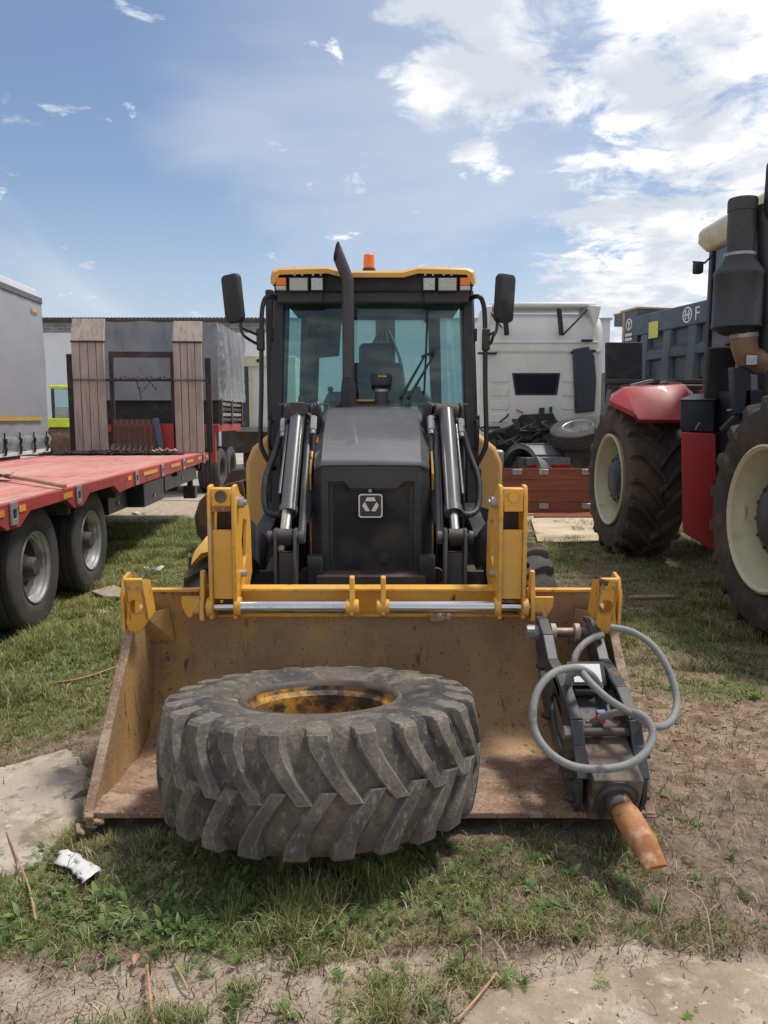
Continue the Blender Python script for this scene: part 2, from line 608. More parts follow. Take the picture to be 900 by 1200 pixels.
M['red_deck'] = pm('faded_red_deck', (.50, .17, .14), .62, layers=[((.58, .32, .27), 1.3, .52, .2, (1, .3, 1), .75, .8), ((.20, .07, .055), 5, .63, .08, (2, .4, 1), .8, .8), ((.33, .27, .22), 9, .64, .05, None, .9, .7), ((.47, .37, .28), 3, .60, .05, (3, .15, 1), .85, .7), ((.14, .06, .05), 14, .66, .03, (1, .5, 1), .8, .8)], bump=.12, bscale=35, dist=.006)
M['red_rail'] = pm('red_rail_paint', (.38, .04, .035), .5, layers=[((.22, .06, .045), 3, .60, .1, None, .7), ((.30, .24, .20), 6, .72, .04, None, .9, .6)], bump=.08, dist=.004)
M['red_tractor'] = pm('red_tractor_paint', (.44, .045, .052), .40, layers=[((.36, .11, .10), 1.6, .60, .15, None, .6, .6), ((.35, .24, .19), 12, .66, .06, None, .9, .4)], var=.06, bump=.02, dist=.003, coat=.12)
M['maroon'] = pm('maroon_panel', (.10, .018, .018), .3, bump=.02, dist=.003)
M['cream'] = pm('cream_rim_paint', (.62, .57, .38), .42, layers=[((.44, .37, .22), 4, .62, .12, None, .7, .7), ((.30, .23, .13), 12, .70, .04, None, .9)], var=.06, bump=.04, dist=.003)
M['brown_pipe'] = pm('brown_intake_pipe', (.22, .125, .07), .55, layers=[((.30, .21, .14), 5, .58, .12)], bump=.1, dist=.004)
M['navy'] = pm('dark_slate_box', (.026, .032, .042), .42, layers=[((.09, .09, .092), 3, .63, .1, None, .7, .5)], bump=.05, dist=.003)
M['dump'] = pm('slate_dump_body', (.075, .096, .125), .5, layers=[((.15, .11, .09), 1.3, .60, .14, None, .7, .6), ((.045, .05, .058), 2.6, .6, .1)], bump=.1, dist=.006)
M['tan'] = pm('tan_edge', (.40, .27, .12), .6)
M['wood_grey'] = pm('weathered_ramp', (.50, .43, .36), .85, layers=[((.34, .295, .255), 6, .55, .12, (3, 3, .25)), ((.46, .42, .39), 14, .62, .08, (3, 3, .2)), ((.15, .11, .09), 9, .70, .05, (2, 2, .6))], bump=.3, bscale=60, dist=.006)
M['iron_brown'] = pm('brown_black_iron', (.035, .027, .025), .6, layers=[((.10, .05, .035), 5, .58, .1)], bump=.2, dist=.005)
M['rust_bar'] = pm('brown_rusted_bar', (.10, .060, .042), .75, layers=[((.17, .10, .065), 6, .57, .12), ((.045, .03, .025), 10, .62, .08)], bump=.3, dist=.006)
M['tarp'] = pm('grey_tarpaulin', (.23, .24, .255), .5, layers=[((.29, .30, .31), .8, .55, .2), ((.17, .175, .185), 3, .62, .15, (1, 1, .4))], bump=.25, bscale=3.5, dist=.05)
M['curtain'] = pm('silver_grey_curtain', (.30, .31, .34), .42, layers=[((.36, .37, .40), .7, .55, .2, (1, .3, 1)), ((.24, .25, .27), 1.2, .62, .15, (1, .3, .5))], var=.08, bump=.12, bscale=2.2, dist=.05)
M['amber_line'] = pm('amber_stripe', (.52, .33, .06), .5, bump=0)
M['reflector'] = pm('orange_yellow_reflector', (.72, .33, .03), .35, layers=[((.55, .16, .02), 3, .6, .03, (1, 1, 1))], bump=.05)
M['galv'] = pm('galvanised_grey', (.36, .36, .35), .45, .5, layers=[((.20, .17, .14), 8, .63, .1, None, .8)], bump=.08, dist=.003)
M['alu'] = pm('aluminium_wheel', (.50, .50, .50), .36, .75, layers=[((.22, .20, .18), 3.2, .57, .14, None, .75, .8)], bump=.05, dist=.003)
M['board'] = pm('red_brown_board', (.215, .062, .032), .5, layers=[((.28, .09, .045), 2.5, .56, .12, (.25, 1, 4)), ((.13, .045, .03), 6, .64, .1, (.3, 1, 3))], bump=.1, dist=.004)
M['cardboard'] = pm('buff_sheet', (.52, .42, .29), .85, layers=[((.40, .30, .19), 2.2, .60, .12)], bump=.15, dist=.004)
M['wall_white'] = pm('white_hall_wall', (.70, .71, .74), .8, var=.04, bump=.05)
M['orange_lens'] = pm('orange_lens', (.85, .20, .012), .25, bump=0, var=.05)
M['lens_white'] = pm('lamp_lens', (.52, .52, .44), .2, layers=[((.36, .36, .32), 60, .5, .2)], bump=.3, bscale=130, dist=.003)
M['lens_led'] = pm('led_lens', (.42, .43, .45), .2, layers=[((.60, .60, .62), 90, .5, .1)], bump=.3, bscale=160, dist=.003)
M['lime'] = pm('lime_yellow_paint', (.60, .66, .03), .4, bump=0)
M['wood'] = pm('shovel_wood', (.42, .25, .15), .7, layers=[((.28, .15, .085), 7, .58, .1, (4, .4, 4))], bump=.15, dist=.003)
M['seat'] = pm('grey_seat_vinyl', (.065, .066, .070), .6, bump=.1)
M['plastic_white'] = pm('white_plastic_scrap', (.62, .62, .60), .5, var=.04, bump=.25, bscale=18, dist=.01)
M['mirror_glass'] = pm('mirror_glass', (.03, .032, .036), .12, bump=0)
M['stone'] = pm('pale_stone', (.40, .33, .25), .9, layers=[((.28, .21, .15), 12, .55, .12)], bump=.6, bscale=40, dist=.01)
M['tail_red'] = pm('red_tail_lens', (.40, .025, .02), .25, layers=[((.65, .22, .03), 14, .62, .05)], bump=0)
M['silver'] = pm('silver_emblem', (.66, .66, .66), .3, .6, bump=0, var=.03)
M['blue_strap'] = pm('faded_blue_strap', (.10, .14, .24), .8, bump=.2)
M['red_chain'] = pm('dark_red_chain', (.15, .035, .03), .6, bump=.2)


def grille_mat():
    m, N, L, B = new_mat('perforated_grille')
    tc = N.new('ShaderNodeTexCoord')
    sp = N.new('ShaderNodeSeparateXYZ')
    L.new(tc.outputs['Object'], sp.inputs[0])

    def sn(o, k):
        a = N.new('ShaderNodeMath'); a.operation = 'MULTIPLY'; a.inputs[1].default_value = k
        L.new(o, a.inputs[0])
        b = N.new('ShaderNodeMath'); b.operation = 'SINE'
        L.new(a.outputs[0], b.inputs[0])
        return b.outputs[0]
    mu = N.new('ShaderNodeMath'); mu.operation = 'MULTIPLY'
    L.new(sn(sp.outputs[0], 460), mu.inputs[0]); L.new(sn(sp.outputs[2], 460), mu.inputs[1])
    nz = N.new('ShaderNodeTexNoise'); nz.inputs['Scale'].default_value = 5
    L.new(tc.outputs['Object'], nz.inputs['Vector'])
    rp = N.new('ShaderNodeMapRange')
    rp.inputs['From Min'].default_value, rp.inputs['From Max'].default_value = -.35, .35
    L.new(mu.outputs[0], rp.inputs['Value'])
    mx = N.new('ShaderNodeMixRGB')
    mx.inputs[1].default_value = (.008, .008, .009, 1)
    L.new(rp.outputs[0], mx.inputs[0])
    mx2 = N.new('ShaderNodeMixRGB')
    mx2.inputs[1].default_value = (.035, .034, .034, 1)
    mx2.inputs[2].default_value = (.13, .105, .08, 1)
    mr = N.new('ShaderNodeMapRange')
    mr.inputs['From Min'].default_value, mr.inputs['From Max'].default_value = .45, .72
    L.new(nz.outputs[0], mr.inputs['Value'])
    L.new(mr.outputs[0], mx2.inputs[0])
    L.new(mx2.outputs[0], mx.inputs[2])
    L.new(mx.outputs[0], B.inputs['Base Color'])
    B.inputs['Roughness'].default_value = .7
    bp = N.new('ShaderNodeBump'); bp.inputs['Strength'].default_value = .6; bp.inputs['Distance'].default_value = .004
    L.new(rp.outputs[0], bp.inputs['Height']); L.new(bp.outputs[0], B.inputs['Normal'])
    return m


M['grille'] = grille_mat()


def brick_mat():
    m, N, L, B = new_mat('far_grey_brick')
    tc = N.new('ShaderNodeTexCoord')
    mp = N.new('ShaderNodeMapping'); mp.inputs['Rotation'].default_value = (R(90), 0, 0)
    L.new(tc.outputs['Object'], mp.inputs[0])
    b = N.new('ShaderNodeTexBrick')
    b.inputs['Color1'].default_value = (.30, .29, .28, 1)
    b.inputs['Color2'].default_value = (.20, .195, .19, 1)
    b.inputs['Mortar'].default_value = (.36, .35, .34, 1)
    b.inputs['Scale'].default_value = 1.0
    b.inputs['Brick Width'].default_value = .4
    b.inputs['Row Height'].default_value = .2
    b.inputs['Mortar Size'].default_value = .015
    L.new(mp.outputs[0], b.inputs['Vector'])
    L.new(b.outputs[0], B.inputs['Base Color'])
    B.inputs['Roughness'].default_value = .9
    return m


M['far_brick'] = brick_mat()


# ------------------------------------------------------------------ numpy noise
def _h(i, j, s):
    n = (i.astype(np.int64) * 374761393 + j.astype(np.int64) * 668265263 + s * 1442695041) & 0x7fffffff
    n = ((n ^ (n >> 13)) * 1274126177) & 0x7fffffff
    return ((n ^ (n >> 16)) & 0xffff) / 65535.0


def vnoise(x, y, s=0):
    i, j = np.floor(x), np.floor(y)
    fx, fy = x - i, y - j
    fx, fy = fx * fx * (3 - 2 * fx), fy * fy * (3 - 2 * fy)
    a, b, c, d = _h(i, j, s), _h(i + 1, j, s), _h(i, j + 1, s), _h(i + 1, j + 1, s)
    return (a * (1 - fx) + b * fx) * (1 - fy) + (c * (1 - fx) + d * fx) * fy


def fbm(x, y, s=0, oct=4):
    t, a, n = 0., .5, 0.
    for k in range(oct):
        t = t + a * vnoise(x * 2 ** k + 17.3 * k, y * 2 ** k - 9.1 * k, s + k)
        n += a
        a *= .5
    return t / n


def sst(x, a, b):
    t = np.clip((x - a) / (b - a), 0, 1)
    return t * t * (3 - 2 * t)


def in_poly(x, y, poly):
    r = np.zeros(np.shape(x), bool)
    n = len(poly)
    for i in range(n):
        x1, y1 = poly[i][0], poly[i][1]
        x2, y2 = poly[(i + 1) % n][0], poly[(i + 1) % n][1]
        c = ((y1 > y) != (y2 > y)) & (x < (x2 - x1) * (y - y1) / (y2 - y1 + 1e-12) + x1)
        r ^= c
    return r


# ------------------------------------------------------------------ ground
SLAB_L = [PZ(u, v).xy for u, v in ((-260, 905), (-60, 908), (0, 900), (45, 884), (80, 877), (97, 897), (99, 925), (93, 962), (74, 985), (48, 1008), (0, 1018), (-120, 1030), (-300, 1040))]
SLAB_R = [PZ(u, v).xy for u, v in ((565, 1162), (610, 1150), (700, 1138), (790, 1134), (900, 1128), (1080, 1120), (1300, 1115), (1300, 1330), (420, 1330), (500, 1245), (545, 1195))]


def fields(x, y):
    """(grass cover, dryness, bare pale soil, churned brown soil) at ground points"""
    big = fbm(x * .9, y * .9, 3)
    med = fbm(x * 2.6, y * 2.6, 9)
    # cover
    left = sst(-x, .9, 1.6) * sst(y, 3.6, 4.4)
    front = sst(y, 2.22, 2.42) * (1 - sst(y, 3.2, 3.9))
    mid = sst(y, 3.9, 4.8)
    right = sst(x, .9, 1.3) * sst(y, 4.45, 4.9)
    g = .25 * mid + .80 * left + .84 * front + .42 * right * (1 - left)
    g = g * (1 - .55 * sst(x, .3, 1.5) * front)
    g = np.clip(g + (big - .5) * 1.2 + (med - .5) * .9, 0, 1)
    brown = sst(x, .85, 1.25) * sst(y, 3.15, 3.45) * (1 - sst(y + (med - .5) * .6, 4.5, 4.85))
    brown = brown * sst(big, .22, .45)
    g = g * (1 - .9 * brown)
    low = 1 - sst(y + (med - .5) * .35, 2.18, 2.42)
    g = g + .55 * low * sst(y, 1.9, 2.1) * sst(med, .50, .62) * (x > -.9)
    g = g * (1 - .85 * low * sst(1 - med, .38, .56))
    yard = sst(y + (big - .5) * 2.2, 12.2, 14.0)
    g = g * (1 - yard)
    inl, inr = in_poly(x, y, SLAB_L), in_poly(x, y, SLAB_R)
    g = np.where(inl | inr, g * .16 * (med > .52), g)
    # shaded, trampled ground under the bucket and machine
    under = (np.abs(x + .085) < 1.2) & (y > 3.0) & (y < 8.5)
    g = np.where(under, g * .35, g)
    dry = np.clip(.30 + .42 * sst(x, .6, 1.6) * sst(y, 4.2, 5.0) + (fbm(x * 1.7, y * 1.7, 21) - .5) * 1.1 + .16 * front + .2 * front * sst(x, .2, 1.0) - .04 * left, 0, 1)
    pale = np.clip(np.maximum(low, yard) * .9 + sst(fbm(x * 1.3, y * 1.3, 33), .58, .75) * .35, 0, 1)
    return g, dry, pale, brown


def gheight(x, y):
    near = 1 - sst(np.abs(y - 6), 9, 14)
    _, _, _, br = fields(x, y)
    h = (fbm(x * .8, y * .8, 40) - .5) * .05 + (fbm(x * 5, y * 5, 41) - .5) * .022
    h = h + br * (fbm(x * 5, y * 5, 44, 6) - .45) * .11
    return h * near


def build_ground():
    def axis(a0, a1, step, far0, far1):
        core = list(np.arange(a0, a1, step))
        lo, hi, d = a0, a1, step
        pre, post = [], []
        while lo > far0:
            d *= 1.25; lo -= d; pre.append(lo)
        d = step
        while hi < far1:
            post.append(hi); d *= 1.25; hi += d
        post.append(hi)
        return np.array(pre[::-1] + core + post)
    xs = axis(-4.2, 4.2, .035, -600, 600)
    ys = axis(1.5, 9.5, .035, -60, 900)
    X, Y = np.meshgrid(xs, ys)
    x, y = X.ravel(), Y.ravel()
    z = gheight(x, y)
    n, m = len(xs), len(ys)
    idx = np.arange(n * m).reshape(m, n)
    q = np.stack([idx[:-1, :-1], idx[:-1, 1:], idx[1:, 1:], idx[1:, :-1]], -1).reshape(-1, 4)
    me = bpy.data.meshes.new('ground')
    me.vertices.add(n * m)
    me.vertices.foreach_set('co', np.stack([x, y, z], 1).ravel())
    me.loops.add(q.size)
    me.loops.foreach_set('vertex_index', q.ravel())
    me.polygons.add(len(q))
    me.polygons.foreach_set('loop_start', np.arange(len(q)) * 4)
    me.polygons.foreach_set('loop_total', np.full(len(q), 4))
    me.polygons.foreach_set('use_smooth', np.ones(len(q), bool))
    me.update()
    g, dry, pale, br = fields(x, y)
    at = me.color_attributes.new('cover', 'FLOAT_COLOR', 'POINT')
    at.data.foreach_set('color', np.stack([g, dry, pale, br], 1).ravel().astype(np.float32))
    m_, N, L, B = new_mat('soil_and_turf')
    a = N.new('ShaderNodeAttribute'); a.attribute_name = 'cover'
    sp = N.new('ShaderNodeSeparateColor')
    L.new(a.outputs['Color'], sp.inputs[0])
    tc = N.new('ShaderNodeTexCoord')

    def nz(s, d=8, r=.65):
        t = N.new('ShaderNodeTexNoise')
        t.inputs['Scale'].default_value, t.inputs['Detail'].default_value, t.inputs['Roughness'].default_value = s, d, r
        L.new(tc.outputs['Object'], t.inputs['Vector'])
        return t.outputs[0]

    def mr(v, lo, hi, t0=0., t1=1.):
        t = N.new('ShaderNodeMapRange')
        t.interpolation_type = 'SMOOTHSTEP'
        t.inputs['From Min'].default_value, t.inputs['From Max'].default_value = lo, hi
        t.inputs['To Min'].default_value, t.inputs['To Max'].default_value = t0, t1
        L.new(v, t.inputs['Value'])
        return t.outputs[0]

    def mix(f, c1, c2):
        t = N.new('ShaderNodeMixRGB')
        for i, q_ in enumerate((f, c1, c2)):
            if isinstance(q_, tuple):
                t.inputs[i].default_value = (*q_, 1)
            elif isinstance(q_, float):
                t.inputs[i].default_value = q_
            else:
                L.new(q_, t.inputs[i])
        return t.outputs[0]

    def add(v1, v2, k):
        t = N.new('ShaderNodeMath'); t.operation = 'MULTIPLY_ADD'
        L.new(v2, t.inputs[0]); t.inputs[1].default_value = k; L.new(v1, t.inputs[2])
        return t.outputs[0]
    n1, n2, n3 = nz(9), nz(42), nz(3)
    soil = mix(mr(n1, .38, .62), (.15, .108, .078), (.27, .20, .15))
    soil = mix(mr(n2, .56, .70), soil, (.06, .043, .032))
    palec = mix(mr(n1, .4, .65), (.34, .27, .20), (.48, .40, .315))
    palec = mix(mr(n2, .58, .72), palec, (.17, .12, .085))
    c = mix(mr(add(sp.outputs[2], n1, .5), .55, .95), soil, palec)
    brown = mix(mr(n1, .40, .60), (.19, .125, .082), (.36, .26, .185))
    brown = mix(mr(n2, .57, .69), brown, (.10, .065, .045))
    brm = N.new('ShaderNodeMath'); brm.operation = 'ADD'; brm.inputs[1].default_value = 0.
    L.new(a.outputs['Alpha'], brm.inputs[0])
    c = mix(mr(brm.outputs[0], .2, .7), c, brown)
    turf = mix(mr(sp.outputs[1], .3, .75), (.135, .16, .06), (.26, .215, .125))
    turf = mix(mr(n2, .48, .70), turf, (.065, .055, .03))
    c = mix(mr(add(sp.outputs[0], n1, .7), .75, 1.25), c, turf)
    L.new(c, B.inputs['Base Color'])
    B.inputs['Roughness'].default_value = .95
    B.inputs['Specular IOR Level'].default_value = .15
    bp = N.new('ShaderNodeBump')
    bp.inputs['Strength'].default_value, bp.inputs['Distance'].default_value = .9, .02
    L.new(nz(30, 9, .7), bp.inputs['Height'])
    L.new(bp.outputs[0], B.inputs['Normal'])
    me.materials.append(m_)
    o = bpy.data.objects.new('ground', me)
    COL.objects.link(o)
    tag(o, kind='structure')


build_ground()


def sheet_mesh(name, poly, z, thick, mat, step=.06, jitter=.03, bumpy=.006, seed=1):
    """irregular slab: outline resampled and roughened, top laid as a fine grid clipped to it"""
    pts = []
    n = len(poly)
    for i in range(n):
        a, b = Vector(poly[i]), Vector(poly[(i + 1) % n])
        k = max(1, int((b - a).length / step))
        for j in range(k):
            p = a.lerp(b, j / k)
            e = (fbm(np.array([p.x * 3.1]), np.array([p.y * 3.1]), seed)[0] - .5) * jitter * 2.4
            e2 = (fbm(np.array([p.x * 9]), np.array([p.y * 9]), seed + 5)[0] - .5) * jitter
            d = (b - a).normalized()
            pts.append(p + Vector((-d.y, d.x)) * (e + e2))
    bm = bmesh.new()
    vs = [bm.verts.new((p.x, p.y, z - .004)) for p in pts]
    f = bm.faces.new(vs)
    r = bmesh.ops.extrude_face_region(bm, geom=[f])
    for v in r['geom']:
        if isinstance(v, bmesh.types.BMVert):
            v.co.z -= thick
    bm.faces.ensure_lookup_table()
    bmesh.ops.triangulate(bm, faces=[q for q in bm.faces if len(q.verts) > 4])
    for _ in range(2):
        bmesh.ops.subdivide_edges(bm, edges=[e for e in bm.edges if e.calc_length() > step * 2.0 and all(abs(v.co.z - z + .004) < 1e-5 for v in e.verts)], cuts=1)
        bmesh.ops.triangulate(bm, faces=[q for q in bm.faces if len(q.verts) > 4])
    top = [v for v in bm.verts if abs(v.co.z - z + .004) < 1e-5]
    hx = fbm(np.array([v.co.x * 2.2 for v in top]), np.array([v.co.y * 2.2 for v in top]), seed + 9)
    for v, hh in zip(top, hx):
        h = (float(hh) - .5) * bumpy * 2
        bound = any(len([q for q in e.link_faces]) and any(abs(w.co.z - (z - .004 - thick)) < 1e-4 for q in e.link_faces for w in q.verts) for e in v.link_edges)
        v.co.z += h - (.012 if bound else 0)
    bmesh.ops.recalc_face_normals(bm, faces=bm.faces)
    me = bpy.data.meshes.new(name)
    bm.to_mesh(me)
    bm.free()
    me.polygons.foreach_set('use_smooth', [True] * len(me.polygons))
    me.set_sharp_from_angle(angle=R(60))
    me.materials.append(mat)
    o = bpy.data.objects.new(name, me)
    COL.objects.link(o)
    return tag(o, kind='structure')


M['slab'] = pm('sandy_concrete', (.37, .295, .22), .92, layers=[((.27, .205, .145), 3, .55, .14), ((.46, .39, .31), 7, .60, .1), ((.16, .12, .09), 34, .68, .04), ((.30, .23, .16), 60, .60, .06), ((.22, .17, .12), 1.2, .60, .08), ((.52, .45, .36), 22, .64, .05), ((.12, .09, .07), 90, .66, .04)], bump=.6, bscale=55, dist=.012, spec=.2)
M['slab_l'] = pm('pale_dusty_concrete', (.40, .34, .275), .92, layers=[((.29, .235, .18), 2.6, .56, .14), ((.48, .42, .35), 6, .60, .1), ((.14, .11, .085), 22, .66, .03, (1, .3, 1)), ((.23, .185, .14), 9, .60, .06), ((.16, .14, .07), 1.6, .62, .06, None, .95, .8), ((.55, .49, .41), 14, .64, .05)], bump=.5, bscale=40, dist=.012, spec=.2)
sheet_mesh('concrete_slab', SLAB_R, .024, .10, M['slab'], seed=3)
sheet_mesh('concrete_slab', SLAB_L, .020, .10, M['slab_l'], seed=8, jitter=.09)
M['yard'] = pm('dusty_yard_concrete', (.40, .35, .29), .9, layers=[((.31, .265, .215), .6, .55, .2), ((.24, .20, .16), 2.5, .64, .1), ((.46, .41, .35), 1.4, .60, .1)], bump=.3, bscale=9, dist=.03, spec=.2)
yard = [(-60, 14.4), (-9, 14.2), (-6, 16.5), (-3.2, 16.0), (-2.4, 13.9), (-2.0, 13.5), (-.8, 13.9), (.6, 13.6), (2.0, 13.1), (3.4, 13.0), (6.5, 13.6), (20, 14), (60, 14), (60, 70), (-60, 70)]
MB().plate([Vector((a, b, .012)) for a, b in yard], (0, 0, -.06)).build('concrete_yard', M['yard'])['kind'] = 'structure'


# ------------------------------------------------------------------ turf, weeds, straw, clods
def colour_mat(name, rough=.7, trans=.35):
    m, N, L, B = new_mat(name)
    a = N.new('ShaderNodeAttribute'); a.attribute_name = 'tint'
    L.new(a.outputs['Color'], B.inputs['Base Color'])
    B.inputs['Roughness'].default_value = rough
    B.inputs['Specular IOR Level'].default_value = .3
    if trans:
        t = N.new('ShaderNodeBsdfTranslucent')
        L.new(a.outputs['Color'], t.inputs[0])
        mx = N.new('ShaderNodeMixShader'); mx.inputs[0].default_value = trans
        L.new(B.outputs[0], mx.inputs[1]); L.new(t.outputs[0], mx.inputs[2])
        L.new(mx.outputs[0], N['Material Output'].inputs[0])
    return m


M['blade'] = colour_mat('grass_blades')


def np_mesh(name, co, faces_flat, starts, totals, tint, mat):
    me = bpy.data.meshes.new(name)
    me.vertices.add(len(co))
    me.vertices.foreach_set('co', co.astype(np.float32).ravel())
    me.loops.add(len(faces_flat))
    me.loops.foreach_set('vertex_index', faces_flat.astype(np.int32))
    me.polygons.add(len(starts))
    me.polygons.foreach_set('loop_start', starts.astype(np.int32))
    me.polygons.foreach_set('loop_total', totals.astype(np.int32))
    me.polygons.foreach_set('use_smooth', np.ones(len(starts), bool))
    me.update()
    at = me.color_attributes.new('tint', 'FLOAT_COLOR', 'POINT')
    at.data.foreach_set('color', np.concatenate([tint, np.ones((len(tint), 1))], 1).astype(np.float32).ravel())
    me.materials.append(mat)
    o = bpy.data.objects.new(name, me)
    COL.objects.link(o)
    return o


def blades(x, y, z, length, width, lean, col, name, mat=None):
    """3-segment tapering blades: 7 vertices each"""
    n = len(x)
    az = rng.uniform(0, 2 * np.pi, n)
    dx, dy = np.cos(az), np.sin(az)
    sx, sy = -dy, dx
    co = np.zeros((n, 7, 3))
    base = np.stack([x, y, z], 1)
    prof = ((0., 1.), (.4, .85), (.75, .5))
    k = 0
    for t, w in prof:
        bend = lean * length * t ** 1.7
        up = length * t * np.sqrt(np.clip(1 - (lean * t) ** 2 * .8, .05, 1))
        c = base + np.stack([dx * bend, dy * bend, up], 1)
        s = np.stack([sx, sy, np.zeros(n)], 1) * (width * w * .5)[:, None]
        co[:, k] = c - s; co[:, k + 1] = c + s
        k += 2
    bend = lean * length
    up = length * np.sqrt(np.clip(1 - lean ** 2 * .9, .02, 1))
    co[:, 6] = base + np.stack([dx * bend, dy * bend, up], 1)
    o = (np.arange(n) * 7)[:, None]
    q = np.concatenate([o + np.array([0, 1, 3, 2]), o + np.array([2, 3, 5, 4]), o + np.array([4, 5, 6])], 1)
    fl = q.ravel()
    tot = np.tile(np.array([4, 4, 3]), n)
    st = np.concatenate([[0], np.cumsum(tot)[:-1]])
    tint = (col[:, None, :] * np.ones((1, 7, 1)))
    return tag(np_mesh(name, co.reshape(-1, 3), fl, st, tot, tint.reshape(-1, 3), mat or M['blade']), kind='stuff')


GREEN = np.array([[.23, .27, .075], [.29, .33, .10], [.17, .205, .062], [.36, .38, .155], [.25, .28, .09]])
STRAW = np.array([[.33, .27, .15], [.25, .20, .11], [.19, .15, .085], [.40, .34, .21]])


def turf_points(n, y0, y1, fov=.60, pw=1.0):
    u = rng.uniform(0, 1, n)
    y = (y0 ** pw + u * (y1 ** pw - y0 ** pw)) ** (1 / pw)
    x = rng.uniform(-1, 1, n) * (y * fov + .25)
    g, dry, pale, br = fields(x, y)
    clump = .18 + 1.5 * sst(fbm(x * 9, y * 9, 61, 3), .38, .64)
    keep = rng.uniform(0, 1, n) < np.clip(g * clump, 0.0, 1) ** 1.15
    # nothing grows through the machine's tyres or the steel
    bad = (np.abs(x + .085) < 1.2) & (y > 3.12) & (y < 4.05)
    keep &= ~bad
    x, y, dry, g = x[keep], y[keep], dry[keep], g[keep]
    return x, y, dry, g


def make_turf():
    for name, n, y0, y1, pw, ln, wd in (('grass', 420000, 1.9, 4.6, 1.0, .045, .0030), ('grass', 480000, 4.4, 14.2, .7, .052, .0060)):
        x, y, dry, g = turf_points(n, y0, y1, pw=pw)
        m = len(x)
        d = rng.uniform(0, 1, m) < dry * .85
        col = np.where(d[:, None], STRAW[rng.integers(0, len(STRAW), m)], GREEN[rng.integers(0, len(GREEN), m)])
        col = col * rng.uniform(.55, 1.55, (m, 1))
        patch = (fbm(x * 1.2, y * 1.2, 71) - .5)[:, None]
        col = col * (1 + patch * np.array([[.9, .5, .4]]))
        tall = .5 + 1.5 * sst(fbm(x * 3, y * 3, 77), .45, .75)
        L_ = ln * rng.uniform(.45, 1.45, m) * tall * np.where(d, .9, 1.0) * (.55 + .6 * g)
        W_ = wd * rng.uniform(.7, 1.5, m) * (.75 + y * .05)
        lean = rng.uniform(.25, 1.0, m)
        lean = np.where(d, np.clip(lean + .25, 0, 1), lean)
        blades(x, y, gheight(x, y) - .003, L_, W_, lean, np.clip(col, .008, .6), name)


make_turf()


def leaf_mesh(items, name):
    """items: (base, dir, up, length, width, tint) -> bent 6-vertex leaves"""
    co, tint = [], []
    for b, d, up, l, w, c in items:
        s = d.cross(up)
        if s.length < 1e-4:
            continue
        s.normalize()
        for t, ww, dr in ((0, .12, 0), (.35, 1., .06), (.7, .8, .02), (1., .05, -.16)):
            p = b + d * (l * t) + up * (l * dr)
            co += [p - s * (w * ww * .5), p + s * (w * ww * .5)]
            tint += [c, c]
    n = len(co) // 8
    o = (np.arange(n) * 8)[:, None]
    q = np.concatenate([o + np.array([0, 1, 3, 2]), o + np.array([2, 3, 5, 4]), o + np.array([4, 5, 7, 6])], 1).ravel()
    tot = np.full(n * 3, 4)
    return tag(np_mesh(name, np.array([tuple(p) for p in co]), q, np.arange(n * 3) * 4, tot, np.array(tint), M['blade']), kind='stuff')


def make_weeds():
    r = random.Random(5)
    items = []
    yv = 1.95 + rng.uniform(0, 1, 3200) ** 1.5 * 4.2
    xv = rng.uniform(-1, 1, 3200) * (yv * .56 + .2)
    gv = fields(xv, yv)[0]
    ok = ~((np.abs(xv + .085) < 1.25) & (yv > 2.95) & (yv < 8)) & (rng.uniform(0, 1, 3200) < gv * np.where(yv < 3.2, 1.15, .5) + .03)
    spots = [(float(a), float(b)) for a, b in zip(xv[ok][:800], yv[ok][:800])]
    # the lush patch in front of the tyre
    for _ in range(170):
        p = PZ(r.gauss(265, 75), r.gauss(1085, 24))
        spots.append((p.x, p.y))
    for _ in range(60):
        p = PZ(r.gauss(120, 60), r.gauss(1065, 30))
        spots.append((p.x, p.y))
    zs = gheight(np.array([s[0] for s in spots]), np.array([s[1] for s in spots]))
    for (x, y), z in zip(spots, zs):
        z = float(z)
        base = Vector((x, y, z))
        hue = r.random()
        c0 = np.array([.15, .245, .055]) * (1 - hue) + np.array([.22, .28, .12]) * hue
        c0 = c0 * r.uniform(.65, 1.25)
        kind = r.random()
        size = r.uniform(.35, .85)
        for k in range(r.randint(4, 8)):
            az = r.uniform(0, 2 * math.pi)
            el = r.uniform(.25, 1.2)
            d = Vector((math.cos(az) * math.cos(el), math.sin(az) * math.cos(el), math.sin(el)))
            up = Vector((0, 0, 1)) - d * d.z
            up.normalize()
            c = tuple(np.clip(c0 * r.uniform(.75, 1.25), .01, .5))
            if kind < .6:                       # feathery, divided leaf
                ln = .055 * size * r.uniform(.7, 1.4)
                side = d.cross(up)
                for j in range(5):
                    t = .25 + .75 * j / 4
                    p = base + d * ln * t + up * (-.1 * ln * t * t)
                    for sgn in (-1, 1):
                        items.append((p, (d * .6 + side * sgn).normalized(), up, ln * .34 * (1.15 - t * .6), ln * .11, c))
                items.append((base, d, up, ln * 1.1, ln * .07, c))
            else:
                ln = .050 * size * r.uniform(.6, 1.4)
                items.append((base + d * .008, d, up, ln, ln * r.uniform(.22, .5), c))
    leaf_mesh(items, 'weeds')


make_weeds()


